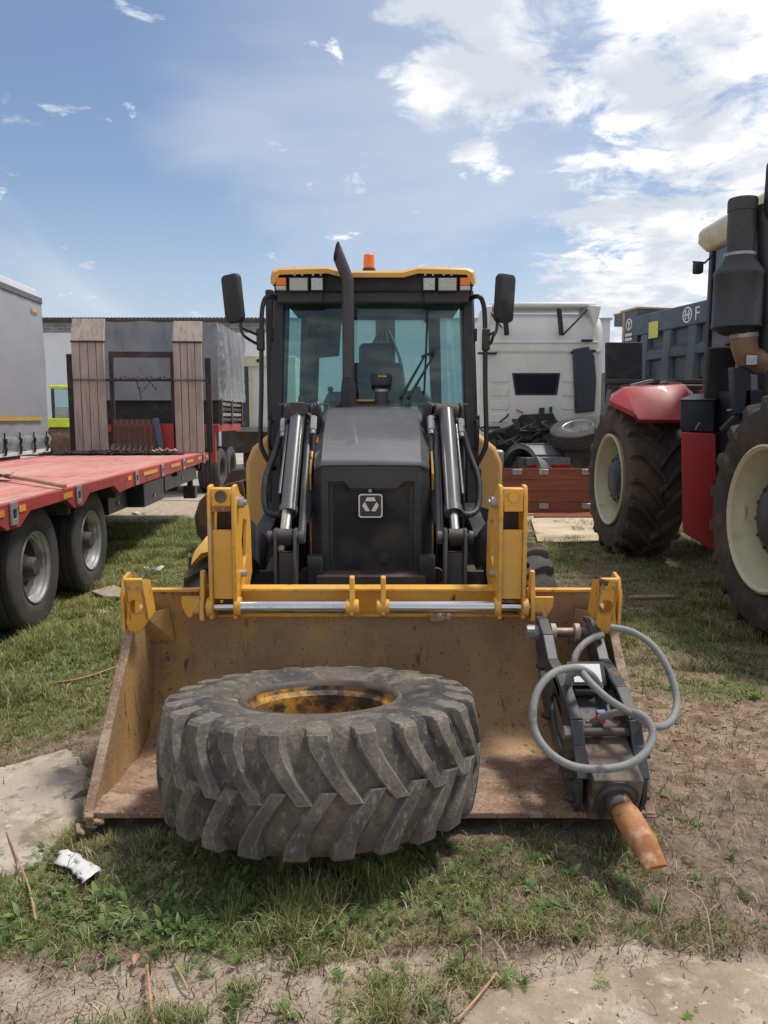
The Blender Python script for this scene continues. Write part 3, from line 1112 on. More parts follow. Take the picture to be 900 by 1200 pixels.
def make_litter():
    """straw, twigs and clods strewn over bare soil"""
    r = random.Random(9)
    n = 26000
    x, y = [], []
    yy = 1.9 + rng.uniform(0, 1, n) ** 1.4 * 6.5
    xx = rng.uniform(-1, 1, n) * (yy * .58 + .2)
    ok = ~((np.abs(xx + .085) < 1.25) & (yy > 3.05) & (yy < 4.1)) & ~(in_poly(xx, yy, SLAB_R) & (rng.uniform(0, 1, n) < .93)) & ~(in_poly(xx, yy, SLAB_L) & (rng.uniform(0, 1, n) < .9))
    xx, yy = xx[ok], yy[ok]
    m = len(xx)
    col = np.array([[.46, .37, .24], [.05, .035, .024], [.08, .055, .036], [.56, .47, .33]])[rng.integers(0, 4, m)] * rng.uniform(.7, 1.2, (m, 1))
    ln = rng.gamma(2.0, .017, m)
    blades(xx, yy, gheight(xx, yy) + .004, ln, rng.uniform(.0020, .0048, m), np.full(m, .985), col, 'straw')
    # clods and pebbles
    bm = MB()
    ico = [Vector(p).normalized() for p in ((0, 0, 1), (.894, 0, .447), (.276, .851, .447), (-.724, .526, .447), (-.724, -.526, .447), (.276, -.851, .447), (.724, .526, -.447), (-.276, .851, -.447), (-.894, 0, -.447), (-.276, -.851, -.447), (.724, -.526, -.447), (0, 0, -1))]
    icf = [(0, 1, 2), (0, 2, 3), (0, 3, 4), (0, 4, 5), (0, 5, 1), (1, 6, 2), (2, 7, 3), (3, 8, 4), (4, 9, 5), (5, 10, 1), (6, 7, 2), (7, 8, 3), (8, 9, 4), (9, 10, 5), (10, 6, 1), (11, 7, 6), (11, 8, 7), (11, 9, 8), (11, 10, 9), (11, 6, 10)]
    ya = 1.9 + rng.uniform(0, 1, 30000) ** 1.3 * 4.2
    xa = rng.uniform(-1, 1, 30000) * (ya * .58 + .2)
    ba = fields(xa, ya)[3]
    sl = in_poly(xa, ya, SLAB_R) | in_poly(xa, ya, SLAB_L)
    w = np.where(sl, .05, ba * .9 + np.where(ya < 2.35, .16, .05))
    ok = (rng.uniform(0, 1, 30000) < w) & ~((np.abs(xa + .085) < 1.25) & (ya > 3.02) & (ya < 4.1))
    za = np.where(sl, .024, gheight(xa, ya))
    for xv, yv, zz, onslab, bb in list(zip(xa[ok], ya[ok], za[ok], sl[ok], ba[ok]))[:5200]:
        s = min(.018 if bb > .3 else .011, .0028 + r.expovariate(1 / (.0028 if bb > .3 else .0018)))
        if onslab:
            s *= .55
        k = Vector((s * r.uniform(.7, 1.5), s * r.uniform(.7, 1.4), s * r.uniform(.45, .9)))
        bm.add([Vector((p.x * k.x, p.y * k.y, p.z * k.z)) * r.uniform(.55, 1.3) + Vector((xv, yv, zz + s * .12)) for p in ico], icf)
    tag(bm.build('clods', pm('earth_clods', (.28, .20, .145), .95, layers=[((.30, .235, .18), 5, .56, .1), ((.10, .065, .045), 9, .6, .08)], bump=.5, bscale=80, dist=.006), angle=25), kind='stuff')


make_litter()


# ------------------------------------------------------------------ far buildings
def far_buildings():
    Y0 = 46.0
    hz = P(450, 373, Y0).z
    xl, xm, xr = P(-60, 400, Y0).x, P(318, 400, Y0).x, P(723, 400, Y0).x
    t = thing('warehouse', 'long white warehouse with grey brick band under a corrugated roof edge', 'building', (xm - 10, Y0, 0))
    zb = P(450, 390, Y0).z
    MB().box(xl, xm, Y0, Y0 + 12, 0, zb).build('wall', M['wall_white'], t)
    MB().box(xl, xm, Y0 + .03, Y0 + 12, zb, hz - .25).build('brick_band', M['far_brick'], t)
    rb = MB()
    n = int((xm - xl) / .22)
    for k in range(n):
        x = xl + .22 * k
        rb.box(x, x + .13, Y0 - .45, Y0 + 6, hz - .16, hz)
    rb.box(xl, xm, Y0 - .4, Y0 + 6, hz - .25, hz - .12)
    rf = rb.build('corrugated_roof', M['steel_dark'], t)
    tag(rf, kind='stuff')
    t2 = thing('storage_hall', 'plain pale storage hall wall behind the loader cab and white truck', 'building', ((xm + xr) / 2, Y0 + 1.5, 0))
    hz2 = P(450, 375, Y0 + 1.5).z
    MB().box(xm + .05, xr, Y0 + 1.5, Y0 + 12, 0, hz2).build('wall', pm('lavender_grey_wall', (.52, .53, .59), .7, var=.04, bump=0), t2)
    MB().box(xm + .05, xr + .1, Y0 + 1.35, Y0 + 12, hz2, hz2 + .12).build('roof_edge', M['galv'], t2)


far_buildings()


# ------------------------------------------------------------------ wheel builders (axis along local X, outer face towards -X)
def lugged_tyre(Ro, W, rr, n, lug_h, direction=1, lug_w=.034, sweep=.20, seg=64, past=.10, split=False):
    """carcass + bar lugs; local axis Z (outer face +Z)"""
    mb = MB()
    Rc = Ro - lug_h
    h = W / 2
    prof_a = [(rr, .80), (rr + .02, .88), (rr + (Rc - rr) * .30, .99), (rr + (Rc - rr) * .58, 1.02), (rr + (Rc - rr) * .80, .97), (Rc - .040, .86), (Rc - .018, .62), (Rc - .004, .32), (Rc, .1)]
    prof = [(r, a * h) for r, a in prof_a] + [(r, -a * h) for r, a in reversed(prof_a)]
    mb.lathe(prof, seg)
    lugs = MB() if split else mb

    def rad(a):
        a = abs(a) / h
        if a < .62: return Rc - .018 * (a / .62) ** 2
        if a < .86: return Rc - .018 - .022 * (a - .62) / .24
        if a < .97: return Rc - .040 - (Rc - rr) * .15 * (a - .86) / .11
        return rr + (Rc - rr) * .80 - (Rc - rr) * .24 * (a - .97) / .05
    stations = [1.005, .955, .90, .70, .45, .20, -past]
    for side in (1, -1):
        for k in range(n):
            th0 = 2 * math.pi * (k + (.5 if side < 0 else 0)) / n
            rings = []
            for i, s in enumerate(stations):
                a = side * s * h
                t = max(0., (.78 - s) / (.78 + past))
                ph = th0 + direction * sweep * (t ** 1.25)
                rb = rad(a) - .012
                top = Ro - .026 * (abs(s) / .9) ** 2 if s <= .90 else (Ro - .040 if s < .96 else rad(a) + .018)
                w = lug_w * (1.30 if s > .85 else 1.12 if s > .6 else 1.0) * (1 + .08 * math.sin(k * 7.3 + s * 4))
                wt = w * .78
                if s > .96:
                    top = rad(a) + .010
                if i == len(stations) - 1:
                    wt *= .95
                ring = []
                for rr_, ww in ((rb, -w * 1.18), (top - .006, -wt * 1.04), (top - .001, -wt * .90), (top, 0.), (top - .001, wt * .90), (top - .006, wt * 1.04), (rb, w * 1.18)):
                    q = ph + ww / Ro
                    ring.append(Vector((rr_ * math.cos(q), rr_ * math.sin(q), a)))
                rings.append(ring)
            lugs.loft(rings)
    return (mb, lugs) if split else mb


def road_tyre(Ro, W, rr, seg=48):
    h = W / 2
    prof_a = [(rr, .84), (rr + .015, .92), (rr + (Ro - rr) * .35, 1.0), (rr + (Ro - rr) * .42, .985), (rr + (Ro - rr) * .65, 1.0), (Ro - .035, .95), (Ro - .012, .90), (Ro, .82)]
    for g in (.55, .18):
        prof_a += [(Ro, g + .05), (Ro - .014, g + .045), (Ro - .014, g - .02), (Ro, g - .025)]
    prof = [(r, a * h) for r, a in prof_a] + [(r, -a * h) for r, a in reversed(prof_a)]
    return MB().lathe(prof, seg)


AX_X = Matrix.Rotation(R(-90), 4, 'Y')      # local Z (outer face) -> -X
AX_XR = Matrix.Rotation(R(90), 4, 'Y')      # local Z -> +X


def dish_wheel(parent, loc, tyre_mesh, rim_mesh, hub_mesh, flip=False, rz=0.0, spin=0.0, names=('tyre', 'rim', 'hub')):
    e = empty_part('wheel', parent, loc, (0, R(90) if flip else R(-90), rz))
    for nm, me in zip(names, (tyre_mesh, rim_mesh, hub_mesh)):
        if me is None:
            continue
        o = bpy.data.objects.new(nm, me)
        COL.objects.link(o)
        o.parent = e
        o.rotation_euler = (0, 0, spin)
    return e


# ------------------------------------------------------------------ the backhoe loader
XC = -.085


def xo(o):
    return XC + o


def make_loader():
    T = thing('backhoe_loader', 'yellow backhoe loader with black hood and its rusty front bucket lowered', 'backhoe loader', (XC, 6.2, 0))
    Y_, DK = M['yellow'], M['black']

    # ---- bucket
    prof = [(3.08, .10), (3.45, .068), (3.72, .052), (3.86, .09), (3.955, .19), (4.005, .32), (4.02, .46), (4.01, .60), (4.0, .702), (3.985, .838)]
    hw = 1.175
    th = .022
    xb_ = lambda o: -.062 + o
    inner, outer = [], []
    for i, (y, z) in enumerate(prof):
        a = Vector(prof[max(i - 1, 0)]); b = Vector(prof[min(i + 1, len(prof) - 1)])
        d = (b - a).normalized()
        nrm = Vector((d.y, -d.x))
        inner.append(Vector((0, y, z)))
        outer.append(Vector((0, y + nrm.x * th, z + nrm.y * th)))
    lo, hi = 2, len(prof)
    # back plate: full height at the sides, cut lower between the hooks
    def back(x0, x1, k0, k1, endz=None):
        m = MB()
        li, lo_ = [p.copy() for p in inner[k0:k1]], [p.copy() for p in outer[k0:k1]]
        ring = li + lo_[::-1]
        m.loft([[p + Vector((x0, 0, 0)) for p in ring], [p + Vector((x1, 0, 0)) for p in ring]])
        return m
    xa, xb = xo(-.86), xo(.845)
    m = back(xb_(-hw), xa, 2, hi); m.merge(back(xa, xb, 2, hi - 1)); m.merge(back(xb, xb_(hw), 2, hi))
    bo = m.build('bucket', M['bucket'], T, angle=50)
    back(xb_(-hw), xb_(hw), 0, 3).build('bucket_floor', M['bucket_floor'], bo, angle=50)
    MB().box(xb_(-hw - .035), xb_(hw + .035), 3.055, 3.22, .072, .100).build('cutting_edge', M['bucket_floor'], bo, .006)
    for s in (-1, 1):
        x = xb_(s * hw)
        side = [(3.06, .085), (3.40, .40), (3.70, .735), (3.76, .78), (3.99, .80), (4.04, .60), (4.045, .42), (3.99, .22), (3.87, .07), (3.70, .03), (3.40, .045)]
        MB().plate([Vector((x, y, z)) for y, z in side], (s * .026, 0, 0)).build('side_plate', M['bucket'], bo, .004)
        # leading edge strip, worn bare
        e = MB(); e.bar((x + s * .013, 3.055, .075), (x + s * .013, 3.70, .735), .044, .02, (0, -1, 1)); e.build('side_cutter', M['bucket_floor'], bo, .004)
        # corner link with a round hole
        cx = xb_(s * 1.135)
        tl = Matrix.Rotation(R(18), 3, 'X')
        c0 = Vector((cx, 3.62, .85))
        face = [(-.056 * s, .145), (.048 * s, .145), (.052 * s, .05), (.055 * s, -.03), (.075 * s, -.10), (.058 * s, -.175), (-.015 * s, -.145), (-.060 * s, -.09), (-.062 * s, .05)]
        hole = [(.043 * math.cos(q) * 1.0 - .002, .043 * math.sin(q) - .012) for q in [2 * math.pi * k / 18 for k in range(18)]]
        def l3(p, c0=c0, tl=tl):
            return c0 + tl @ Vector((p[0] * .82, 0, p[1]))
        lk = MB().plate([l3(p) for p in face], tl @ Vector((0, .02, 0)), [[l3(p) for p in hole]])
        o = lk.build('corner_link', Y_, bo, .004)
        rim = [(-.055 * s, .142), (.046 * s, .142), (.050 * s, .05), (.052 * s, -.03)]
        mb = MB()
        mb.plate([l3((-.060 * s, .14)), l3((-.060 * s, -.09)), l3((-.060 * s, -.09)) + Vector((0, .13, .02)), l3((-.060 * s, .14)) + Vector((0, .13, -.03))], (.014 * s, 0, 0))
        mb.plate([l3((.050 * s, .14)), l3((.052 * s, -.09)), l3((.052 * s, -.09)) + Vector((0, .13, .02)), l3((.050 * s, .14)) + Vector((0, .13, -.03))], (-.014 * s, 0, 0))
        mb.plate([l3((-.056 * s, .146)), l3((.048 * s, .146)), l3((.048 * s, .146)) + Vector((0, .14, -.03)), l3((-.056 * s, .146)) + Vector((0, .14, -.03))], (0, 0, -.014))
        mb.build('link_web', Y_, o, .003)
        q = MB()
        for dx in (-.032, .028):
            c = l3((dx, .10)); q.cyl(c, c - tl @ Vector((0, .012, 0)), .008, n=8)
        q.build_each('bolt', M['galv'], o)
        ol = MB().plate([Vector((xb_(s * 1.205), y, z)) for y, z in ((3.70, .97), (3.66, .90), (3.67, .70), (3.75, .76), (3.84, .90), (3.78, .985))], (s * .018, 0, 0))
        ol.build('outer_link', Y_, bo, .003)
        # gusset wedge below the link
        MB().plate([Vector((x, 3.86, .74)), Vector((x, 3.98, .56)), Vector((x - s * .12, 4.0, .56)), Vector((x - s * .10, 3.985, .75))], (0, -.012, .004)).build('gusset', M['bucket'], bo, .003)
    # bare yellow top edge
    e = MB()
    for x0, x1 in ((xb_(-hw), xa), (xb, xb_(hw))):
        e.box(x0, x1, 3.966, 4.015, .836, .852)
    e.build_each('top_edge', Y_, bo, .003)
    e = MB(); e.box(xa, xb, 3.978, 4.018, .700, .713); e.build('lower_edge', Y_, bo, .003)
    # coupler beam seen over the cut-down edge
    e = MB(); e.box(xo(-.70), xo(.70), 4.03, 4.10, .70, .850); e.box(xo(-.70), xo(.70), 3.975, 4.04, .838, .854)
    e.build('coupler_beam', Y_, T, .004)
    zr = .774
    for s in (-1, 1):
        MB().cyl((xo(s * .10), 3.90, zr), (xo(s * .66), 3.90, zr), .033, n=24).build('coupler_rod', M['chrome'], T)
        MB().cyl((xo(s * .66), 3.90, zr), (xo(s * .88), 3.90, zr), .021, n=18).build('coupler_pin', M['chrome'], T)
        # inner lug
        xl = xo(s * .068)
        lug = MB().plate([Vector((xl, y, z - .094)) for y, z in ((3.93, 1.03), (3.905, 1.02), (3.885, .93), (3.862, .88), (3.865, .83), (3.90, .815), (3.95, .83), (3.96, .93))], (s * .026, 0, 0))
        lug.cyl((xl - s * .022, 3.90, zr), (xl + s * .045, 3.90, zr), .040, n=18)
        lug.build('rod_lug', Y_, T, .004)
        # hook plates outside the arm
        xh = xo(s * .842)
        hk = MB().plate([Vector((xh, y, z - .09)) for y, z in ((3.93, 1.055), (3.90, 1.05), (3.885, .95), (3.858, .89), (3.86, .80), (3.90, .785), (3.95, .80), (3.97, .92))], (s * .024, 0, 0))
        hk.cyl((xh + s * .02, 3.895, .77), (xh + s * .075, 3.895, .77), .034, n=16)
        hk.plate([Vector((xh + s * a, 3.862, z - .07)) for a, z in ((.02, .905), (.115, .905), (.115, .86), (.10, .825), (.085, .80), (.062, .80), (.05, .84), (.02, .86))], (0, .022, 0))
        hk.build('bucket_hook', Y_, T, .003)
    # crust of mortar on the beam
    bm = MB()
    c = Vector((xo(.375), 3.95, .705))
    r = random.Random(3)
    for _ in range(9):
        p = c + Vector((r.uniform(-.05, .05), r.uniform(-.012, .008), r.uniform(-.012, .02)))
        bm.obox(p, (r.uniform(.02, .05), .03, r.uniform(.015, .04)), Euler((r.random(), r.random(), r.random())).to_matrix())
    bm.build('mortar_crust', M['stone'], T, .004)

    # ---- loader arms
    AZ = lambda z: z - .082 + .042 * (z - .8) / .65
    for s in (-1, 1):
        xi, xe = xo(s * .672), xo(s * .815)
        zt, zb = 1.44, .80
        tilt = .02
        ar = MB()
        for x, w in ((xi, s * .020), (xe, -s * .020)):
            pl = [(3.865, .80), (3.868, 1.08), (3.872, 1.40), (3.895, 1.445), (3.955, 1.45), (4.02, 1.40), (4.26, 1.325), (4.32, 1.22), (4.34, .95), (4.20, .845), (3.99, .80), (3.93, .79)]
            win = [(4.04, 1.16), (4.10, 1.26), (4.20, 1.24), (4.16, 1.06), (4.08, 1.0)]
            ar.plate([Vector((x, y, z)) for y, z in pl], (w, 0, 0), [[Vector((x, y, z)) for y, z in win]])
        ao = ar.zmap(AZ).build('loader_arm', Y_, T, .004)
        a, b = sorted((xi + s * .02, xe - s * .02))
        MB().box(a, b, 3.885, 3.905, .895, 1.235).zmap(AZ).build('arm_face', Y_, ao, .003)
        MB().box(a, b, 4.02, 4.04, .86, 1.33).zmap(AZ).build('arm_back_plate', M['steel_dark'], ao)  # dark material stands in for the shadow inside the arm window
        MB().box(a, b, 3.878, 3.96, 1.325, 1.435).zmap(AZ).build('knuckle_block', Y_, ao, .006)
        MB().box(a + .004, b - .004, 3.872, 3.96, 1.325, 1.352).zmap(AZ).build('knuckle_lip', pm('scraped_brown_steel', (.22, .085, .04), .7, layers=[((.42, .21, .035), 9, .55, .06)]) if s < 0 else Y_, ao)
        MB().cyl(((a + b) / 2, 3.868, 1.397), ((a + b) / 2, 3.90, 1.397), .030, n=20).zmap(AZ).build('pin_end', M['rust_bar'] if s < 0 else Y_, ao)
        # boss rings where the pin passes
        q = MB()
        for x in (xi, xe):
            q.cyl((x - .016, 3.90, zr), (x + .016, 3.90, zr), .052, n=20)
        q.build_each('pin_boss', Y_, ao, .003)
        q = MB()
        q.cyl((xi, 3.96, 1.36), (xi - s * .03, 3.96, 1.36), .028, n=14); q.cyl((xi - s * .03, 3.96, 1.36), (xi - s * .045, 3.96, 1.36), .016, n=6)
        q.cyl((xi, 4.00, 1.0), (xi - s * .03, 4.00, 1.0), .018, n=10)
        q.zmap(AZ).build_each('grease_cap', M['galv'], ao)
        # beam running back to the tower
        q = MB(); xm = (xi + xe) / 2
        q.bar((xm, 4.28, 1.10), (xm, 5.0, .86), .11, .22); q.bar((xm, 5.0, .86), (xm, 5.9, 1.0), .11, .2)
        q.build('arm_beam', M['black'], ao, .006)

    # ---- hydraulics beside the hood
    for s in (-1, 1):
        xc = xo(s * .535)
        top, mid, rod = Vector((xc, 5.58, 1.79)), Vector((xc, 4.93, 1.135)), Vector((xc + s * .004, 4.80, 1.0))
        cy = MB()
        cy.cyl(top, mid, .052, n=24)
        d = (mid - top).normalized()
        cy.cyl(mid - d * .05, mid, .060, n=24)
        co = cy.build('tilt_cylinder', M['cylinder'], T)
        MB().cyl(mid - d * .02, rod, .030, n=18).build('piston_rod', M['chrome'], co)
        q = MB(); q.cyl(rod + Vector((-.045, 0, 0)), rod + Vector((.045, 0, 0)), .055, n=20); q.build('rod_eye', M['steel_dark'], co)
        q = MB()
        q.box(xc - .055, xc + .055, 5.50, 5.60, 1.77, 1.86) if s < 0 else q.cyl((xc - .08, 5.60, 1.80), (xc + .08, 5.60, 1.80), .05, n=18)
        q.build('cylinder_head', M['steel_dark'], co, .008)
        if s < 0:
            MB().cyl((xc + .02, 5.53, 1.85), (xc + .02, 5.53, 1.90), .012, n=8).build('plug', M['rust_bar'], co)
        # slim second ram and steel pipes alongside
        q = MB()
        q.cyl((xc - s * .075, 5.60, 1.70), (xc - s * .085, 4.92, .95), .026, n=14)
        q.cyl((xc - s * .035, 5.50, 1.74), (xc - s * .04, 4.90, 1.16), .011, n=10)
        q.cyl((xc + s * .065, 5.52, 1.70), (xc + s * .07, 5.05, 1.25), .011, n=10)
        q.build('steel_pipe', M['cylinder'], co)
        if s < 0:
            q = MB(); q.cyl(P(334, 594, 4.92), P(331, 632, 4.80), .016, .021, n=8); q.cyl(P(331, 632, 4.80), P(329, 645, 4.78), .022, n=8)
            q.build('rag_wrapped_fitting', M['cardboard'], co)
        # link plates down to the bell crank
        q = MB()
        for dx in (-.062, .062):
            q.plate([Vector((xc + dx - .010, y, z)) for y, z in ((4.76, 1.055), (4.84, 1.055), (4.87, 1.0), (4.82, .60), (4.86, .35), (4.72, .35), (4.72, .60), (4.735, 1.0))], (.020, 0, 0))
        q.cyl((xc - .10, 4.80, 1.0), (xc + .10, 4.80, 1.0), .026, n=14)
        for dx in (-.10, .10):
            q.cyl((xc + dx - .016, 4.80, 1.0), (xc + dx + .016, 4.80, 1.0), .042, n=16)
        q.build('link_plate', M['cylinder'], T, .003)
        q = MB(); q.box(xc - .045, xc + .045, 4.80, 4.86, .35, .90); q.build('link_web', M['hood'], T)
        # hoses, two outside loops and one inside
        hs = MB()
        b1 = [top + Vector((s * .06, .02, -.06)), top + Vector((s * .10, -.05, -.10)), top + Vector((s * .15, -.12, -.28)), top + Vector((s * .21, -.22, -.47)), top + Vector((s * .19, -.34, -.66)), top + Vector((s * .09, -.42, -.69)), top + Vector((s * .03, -.42, -.60))]
        pts = spline(b1, 12)
        hs.tube(pts, [.021 + .003 * (i % 2) for i in range(len(pts))], 10)
        b2 = [top + Vector((-s * .07, .02, -.02)), top + Vector((-s * .115, -.06, -.08)), top + Vector((-s * .12, -.14, -.26)), top + Vector((-s * .11, -.26, -.46)), top + Vector((-s * .115, -.36, -.62)), top + Vector((-s * .10, -.45, -.75))]
        pts = spline(b2, 14)
        hs.tube(pts, [.019 + .003 * (i % 2) for i in range(len(pts))], 10)
        hs.build('hydraulic_hose', M['hose_black'], T)
        hs = MB()
        for k in range(3):
            a = top + Vector((-s * (.08 + .02 * k), .10, .0))
            hs.tube([a + Vector((0, .1, -.12)), a + Vector((0, 0, .035 + .012 * k)), a + Vector((-s * .03, -.04, .02)), a + Vector((-s * .05, -.02, -.16)), a + Vector((-s * .045, .02, -.4))], .015, 8, smooth=6)
        hs.build('hydraulic_hose', M['hose_black'], T)
        for p in (b1[1], b2[1]):
            f = MB()
            f.cyl(p + Vector((0, .03, .045)), p + Vector((0, -.03, -.045)), .026, n=6)
            f.cyl(p + Vector((0, -.03, -.045)), p + Vector((0, -.05, -.075)), .020, n=10)
            f.build('hose_fitting', M['galv'], T)
        # loader tower
        q = MB()
        for x in (xo(s * .452), xo(s * .640)):
            q.plate([Vector((x, y, z)) for y, z in ((5.42, .55), (5.40, 1.15), (5.56, 1.62), (5.60, 1.83), (5.72, 1.86), (5.95, 1.70), (6.05, .55))], (.018, 0, 0))
        q.box(xo(s * .47), xo(s * .64), 5.75, 5.80, .55, 1.6)
        q.build('loader_tower', M['blacksoft'], T, .004)

    # ---- chassis and front axle
    q = MB()
    q.box(xo(-.36), xo(.36), 4.95, 9.0, .48, .72)
    q.box(xo(-.30), xo(.30), 4.72, 5.05, .40, .60)
    q.box(xo(-.75), xo(.75), 4.76, 4.92, .36, .52)
    q.box(xo(-.62), xo(.62), 6.05, 8.2, .50, .98)
    q.build('chassis', M['steel_dark'], T, .01)
    for s in (-1, 1):
        q = MB()
        q.plate([Vector((xo(s * .318), y, z)) for y, z in ((4.97, .78), (5.0, .835), (5.08, .845), (5.14, .80), (5.16, .50), (4.98, .50))], (s * .105, 0, 0))
        q.build('tow_bracket', M['blacksoft'], T, .012)
        MB().cyl((xo(s * .44), 5.12, .68), (xo(s * .44), 5.18, .68), .055, n=16).build('tow_ring', M['rust_bar'], T)
        MB().plate([Vector((xo(s * .30), 5.00, .72)), Vector((xo(s * .38), 5.0, .62)), Vector((xo(s * .12), 5.0, .56)), Vector((xo(s * .12), 5.0, .60))], (0, .05, 0)).build('lower_guard', M['rust_bar'], T)

    # ---- grille cowl
    fy = 5.10
    rec = [(-.285, 1.325), (-.185, 1.325), (-.150, 1.285), (.185, 1.285), (.220, 1.325), (.285, 1.325), (.285, .735), (.205, .655), (-.205, .655), (-.285, .735)]
    mesh_p = [(x * .93, .99 + (z - .99) * .95) for x, z in rec]
    outp = [(-.325, 1.432), (.325, 1.432), (.335, 1.20), (.335, .70), (.255, .60), (-.255, .60), (-.335, .70), (-.335, 1.20)]
    cw = MB().plate([Vector((xo(x), fy, z)) for x, z in outp], (0, .035, 0), [[Vector((xo(x), fy, z)) for x, z in rec]])
    for s in (-1, 1):
        cw.loft([[Vector((xo(s * .325), fy, 1.432)), Vector((xo(s * .388), fy + .11, 1.405)), Vector((xo(s * .388), fy + .15, 1.405)), Vector((xo(s * .325), fy + .05, 1.43))],
                 [Vector((xo(s * .335), fy, 1.20)), Vector((xo(s * .41), fy + .12, 1.19)), Vector((xo(s * .41), fy + .16, 1.19)), Vector((xo(s * .335), fy + .05, 1.20))],
                 [Vector((xo(s * .335), fy, .70)), Vector((xo(s * .41), fy + .12, .74)), Vector((xo(s * .41), fy + .16, .74)), Vector((xo(s * .335), fy + .05, .70))],
                 [Vector((xo(s * .255), fy, .60)), Vector((xo(s * .34), fy + .12, .62)), Vector((xo(s * .34), fy + .16, .62)), Vector((xo(s * .255), fy + .05, .60))]])
    cw.build('grille_cowl', M['cowl'], T, .006)
    q = MB().plate([Vector((xo(x * 1.02), fy + .035, z)) for x, z in rec], (0, .012, 0), [[Vector((xo(x * .985), fy + .035, z)) for x, z in mesh_p]])
    q.build('grille_frame', M['cowl'], T)
    MB().plate([Vector((xo(x * 1.01), fy + .042, z)) for x, z in mesh_p], (0, .02, 0)).build('grille_mesh', M['grille'], T)
    q = MB(); q.box(xo(-.37), xo(.37), 5.25, 6.1, .62, 1.38); q.build('radiator', M['blacksoft'], T)
    # emblem
    ez, eh = 1.165, .080
    def rsq(h, rad, y, n=5):
        out = []
        for cx, cz, a0 in ((h - rad, h - rad, 0), (-h + rad, h - rad, 90), (-h + rad, -h + rad, 180), (h - rad, -h + rad, 270)):
            for k in range(n):
                a = R(a0 + 90 * k / (n - 1))
                out.append(Vector((xo(-.005) + cx + rad * math.cos(a), y, ez + cz + rad * math.sin(a))))
        return out
    eo = MB().plate(rsq(eh, .018, fy + .004), (0, .03, 0)).build('emblem', M['cowl'], T)
    MB().plate(rsq(eh, .018, fy + .001), (0, .006, 0), [rsq(eh - .009, .012, fy + .001)]).build('emblem_border', M['silver'], eo)
    tri = [Vector((0, -.062)), Vector((-.062, .045)), Vector((.062, .045))]
    q = MB()
    ctr = Vector((0, .010))
    for k in range(3):
        rot = Matrix.Rotation(R(120 * k), 2)
        bar = [Vector((-.026, .056)), Vector((.026, .056)), Vector((.041, .026)), Vector((-.041, .026))]
        pts = [ctr + rot @ p for p in bar]
        pts = [Vector((p.x, p.y * .98)) for p in pts]
        q.plate([Vector((xo(-.005) + p.x * .92, fy - .002, ez - .002 + p.y * .92)) for p in pts], (0, .010, 0))
    q.build('emblem_bars', M['silver'], eo, .002)
    MB().cyl((xo(-.008), fy + .02, 1.255 + .01), (xo(-.008), fy + .045, 1.265), .013, n=14).build('grille_lock', M['galv'], T)
    q = MB(); q.cyl((xo(.085), fy + .03, .80), (xo(.085), fy + .05, .80), .040, n=20); q.cyl((xo(.085), fy + .022, .80), (xo(.085), fy + .04, .80), .018, n=14)
    q.build('round_cap', M['cowl'], T, .003)

    # ---- hood
    sec = []
    for y, zt, hwid, tw in ((5.09, 1.437, .386, .330), (5.13, 1.472, .392, .332), (5.40, 1.625, .405, .338), (5.65, 1.735, .41, .340), (5.90, 1.815, .412, .342), (6.20, 1.885, .414, .342)):
        sec.append([Vector((xo(-hwid), y + (.10 if y < 5.2 else 0), zt - (.045 if y < 5.2 else .115))), Vector((xo(-hwid + .008), y + (.08 if y < 5.2 else 0), zt - (.03 if y < 5.2 else .09))), Vector((xo(-tw), y, zt)), Vector((xo(0), y, zt + .006)), Vector((xo(tw), y, zt)),
                    Vector((xo(hwid - .008), y + (.08 if y < 5.2 else 0), zt - (.03 if y < 5.2 else .09))), Vector((xo(hwid), y + (.10 if y < 5.2 else 0), zt - (.045 if y < 5.2 else .115)))])
    hd = MB().loft(sec, caps=False, closed=False)
    ho = hd.build('hood', M['hood'], T, angle=25)
    ho.modifiers.new('thick', 'SOLIDIFY').thickness = .012
    for s in (-1, 1):
        MB().plate([Vector((xo(s * .412), y, z)) for y, z in ((5.27, .66), (5.25, 1.30), (5.25, 1.37), (5.42, 1.525), (5.65, 1.64), (5.90, 1.72), (6.22, 1.80), (6.22, .66))], (s * .016, 0, 0)).build('side_panel', Y_, T, .004)
    MB().box(xo(-.13), xo(.075), 6.12, 6.16, 1.876, 1.893).build('hood_badge', M['yellow_light'], ho, .004)
    for x in (-.27, .27):
        MB().box(xo(x - .02), xo(x + .02), 6.0, 6.05, 1.84, 1.868).build('hood_latch', M['cowl'], ho, .004)
    # exhaust stack
    ex = P(408.5, 460, 6.02)
    q = MB(); q.cyl((ex.x, 6.02, 1.83), (ex.x, 6.02, 1.98), .062, .058, n=24); q.cyl((ex.x, 6.02, 1.98), (ex.x, 6.02, 2.06), .058, .047, n=24)
    q.build('exhaust_base', M['blacksoft'], T)
    q = MB()
    zc = P(408, 327, 6.02).z
    tipc = Vector((ex.x - .085, 6.0, zc + .20))
    path = [(ex.x, 6.02, 2.0), (ex.x, 6.02, 2.4), (ex.x, 6.02, zc - .03), (ex.x - .004, 6.02, zc + .0), (ex.x - .02, 6.018, zc + .045), (tipc.x, tipc.y, tipc.z)]
    path = [Vector(p) for p in path]
    n = 24
    q.tube(path, .046, n)
    # hollow slanted mouth
    d = (path[-1] - path[-2]).normalized()
    q.f = [f for f in q.f if len(f) <= 4]
    b = (len(path) - 1) * n
    for k in range(n):
        v = Vector(q.v[b + k])
        side = (v - path[-1])
        q.v[b + k] = tuple(v + d * (side.x * 1.3 + side.y * .7))
    i0 = len(q.v)
    for k in range(n):
        v = Vector(q.v[b + k]); c_ = path[-1] + d * ((v - path[-1]).dot(d))
        q.v.append(tuple(c_ + (v - c_) * .86))
